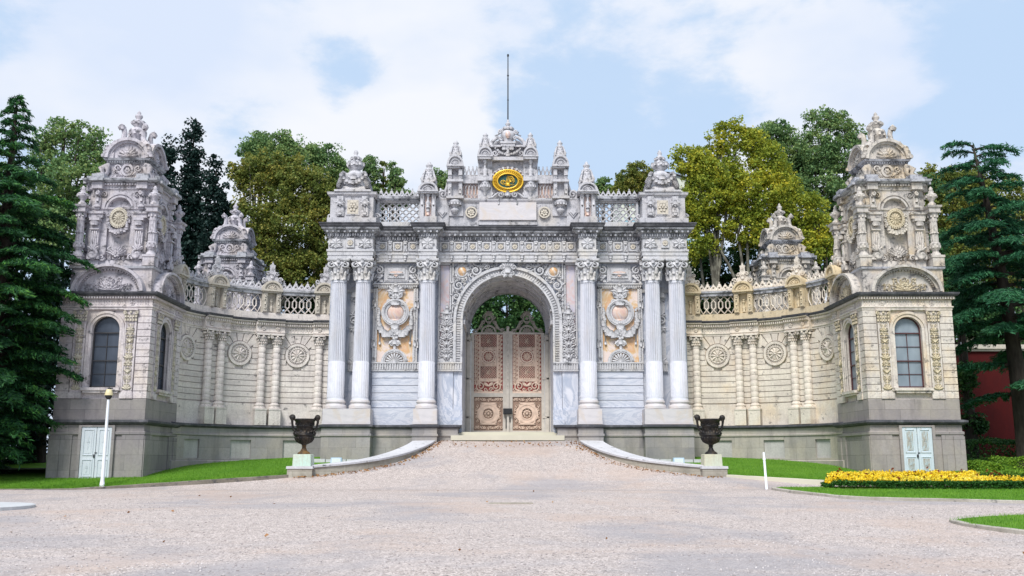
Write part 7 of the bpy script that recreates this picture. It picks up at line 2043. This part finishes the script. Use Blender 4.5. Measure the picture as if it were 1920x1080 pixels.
def flowers(name, n, x0, x1, y0, y1, z0, z1, mat, label):
    x, y = bed_pts(n, y0, y1, x0, x1); z = base_z(36.5) + .07 + bed_h(x, y) * rng.uniform(z0, z1, n)
    keep = (np.sin(x * 5.1 + 2 * np.sin(y * 4)) + rng.normal(0, .8, n)) > -.6
    C = np.stack([x, y, z], 1)[keep]; C = np.repeat(C, 7, 0) + rng.normal(0, .022, (len(C) * 7, 3))
    V, F = leaves(C, .062, 1.2); o = np_mesh(name, V, F, mat); o['kind'] = 'stuff'; o['label'] = label; o['category'] = 'flowers'
flowers('yellow_flowers', 3500, 11.9, 17.8, 35.65, 37.5, .80, 1.10, 'petal', 'mass of yellow flowers on the planted island')
flowers('yellow_flower_row', 1100, 17.2, 25.5, 35.65, 36.4, .8, 1.12, 'petal', 'thinner row of yellow flowers towards the right edge')
flowers('red_flowers', 60, 12.0, 19, 35.7, 37.3, .95, 1.35, 'redpetal', 'scattered red-brown flowers among the yellow')
leafbox('edging_plants', 13.6, 25.5, 35.38, 35.62, zi, .27, 14000, .06, 'bedleaf', 'dark green edging plants at the front of the flower bed', 'edging plants', None, 'stuff')
# bed earth
m = MB(); m.box(12.2, 25.6, 35.55, 37.55, .4, base_z(36) + .085); solo(m, 'bed_soil', 'soil', None, None, kind='structure')

# ---- grass blades and fallen leaves
def blades(name, pts, h, mat, label):
    n = len(pts); a = rng.uniform(0, 2 * pi, n); w_ = .008; hh = h * rng.uniform(.5, 1.3, (n, 1))
    d = np.stack([np.cos(a), np.sin(a), np.zeros(n)], 1); lean_ = np.stack([np.cos(a + 1.5), np.sin(a + 1.5), np.zeros(n)], 1) * hh * rng.uniform(0, .6, (n, 1))
    V = np.stack([pts - d * w_, pts + d * w_, pts + lean_ + np.array([0, 0, 1]) * hh], 1).reshape(-1, 3)
    o = np_mesh(name, V, np.arange(n * 3).reshape(n, 3), mat, tri=True); o['kind'] = 'stuff'; o['label'] = label; o['category'] = 'grass'
M['blade'] = leafmat('grass_blades', [(0, (.06, .17, .015)), (.5, (.13, .30, .025)), (1, (.22, .40, .04))], .3)
def lawn_pts(sg, n):
    x = rng.uniform(8.9, 24, n); y0 = np.maximum(40.05 - (x - 8.9) / 2.08, 36.55 if sg < 0 else 38.05) + .08; y1 = np.where(x < 15, 47.5, 40.0)
    y = y0 + (y1 - y0) * rng.random(n) ** 1.4
    return np.stack([sg * x, y, np.array([lawn_z(a, b_, sg) + .03 for a, b_ in zip(x, y)])], 1)
blades('grass_blades', lawn_pts(-1, 42000), .07, 'blade', 'blades of mown grass on the left lawn')
blades('grass_blades', lawn_pts(1, 30000), .07, 'blade', 'blades of mown grass on the right lawn')
x = rng.uniform(10.2, 26, 42000); y = rng.uniform(26, 37, 42000)
ip = np.array(isl)
def inside(x, y, poly):
    r = np.zeros(len(x), bool); j = len(poly) - 1
    for i in range(len(poly)):
        xi, yi = poly[i]; xj, yj = poly[j]
        c = ((yi > y) != (yj > y)) & (x < (xj - xi) * (y - yi) / (yj - yi + 1e-12) + xi); r ^= c; j = i
    return r
k = inside(x, y, isl); blades('grass_blades', np.stack([x[k], y[k], .57 * np.clip((y[k] - 14) / 23, -.6, 1) + .07], 1), .06, 'blade', 'blades of mown grass round the flower bed')
x = rng.uniform(10, 20, 26000); y = rng.uniform(15, 26, 26000); k = inside(x, y, isl2)
blades('grass_blades', np.stack([x[k], y[k], .57 * np.clip((y[k] - 14) / 23, -.6, 1) + .06], 1), .055, 'blade', 'blades of mown grass on the near right lawn')
L_ = []
for sg in (-1, 1):
    for _ in range(420):
        q = random.random(); i = min(len(RW) - 2, int(q * (len(RW) - 1))); f = random.random(); a, b_ = RW[i], RW[i + 1]
        xx = a[0] + (b_[0] - a[0]) * f - abs(random.gauss(0, .22)); yy = a[1] + (b_[1] - a[1]) * f - abs(random.gauss(0, .18))
        L_.append((sg * xx, yy, ramp_z(yy) + .03))
for _ in range(160): xx = random.uniform(-3.3, 3.3); yy = random.uniform(45.6, 47.0); L_.append((xx, yy, ramp_z(yy) + .03))
for _ in range(26): xx = random.uniform(-13, 13); yy = random.uniform(16, 40); L_.append((xx, yy, max(base_z(yy), ramp_z(yy) if yy > 37 else 0) + .04))
D = unit(len(L_)); D[:, 2] *= .2; D /= np.linalg.norm(D, axis=1, keepdims=True)
V, F = leaves(np.array(L_), .085, .9, D); o = np_mesh('fallen_leaves', V, F, 'fallen'); o['kind'] = 'stuff'; o['label'] = 'dry fallen leaves along the ramp walls'; o['category'] = 'leaves'
# loose stones in the gravel
n = 9000; y = 11 + 22 * rng.random(n) ** 1.6; x = rng.uniform(-1, 1, n) * (y * .58 + 1); z = .57 * np.clip((y - 14) / 23, -.6, 1)
z = z + np.array([und(a, b_) for a, b_ in zip(x, y)])
s = rng.uniform(.010, .026, n); base_o = np.array([(1, 0, 0), (-1, 0, 0), (0, 1, 0), (0, -1, 0), (0, 0, .75), (0, 0, -.75)])
V = (np.stack([x, y, z + .004], 1)[:, None, :] + base_o[None] * s[:, None, None] * rng.uniform(.6, 1.3, (n, 6, 1))).reshape(-1, 3)
T = np.array([(0, 2, 4), (2, 1, 4), (1, 3, 4), (3, 0, 4), (2, 0, 5), (1, 2, 5), (3, 1, 5), (0, 3, 5)]); F = (np.arange(n)[:, None, None] * 6 + T[None]).reshape(-1, 3)
M['pebble'] = leafmat('loose_stones', [(0, (.22, .19, .185)), (.5, (.42, .38, .37)), (1, (.66, .62, .61))], 0.0, .9)
o = np_mesh('loose_gravel', V, F, 'pebble', tri=True); o['kind'] = 'stuff'; o['label'] = 'loose stones lying on the gravel court'; o['category'] = 'gravel'
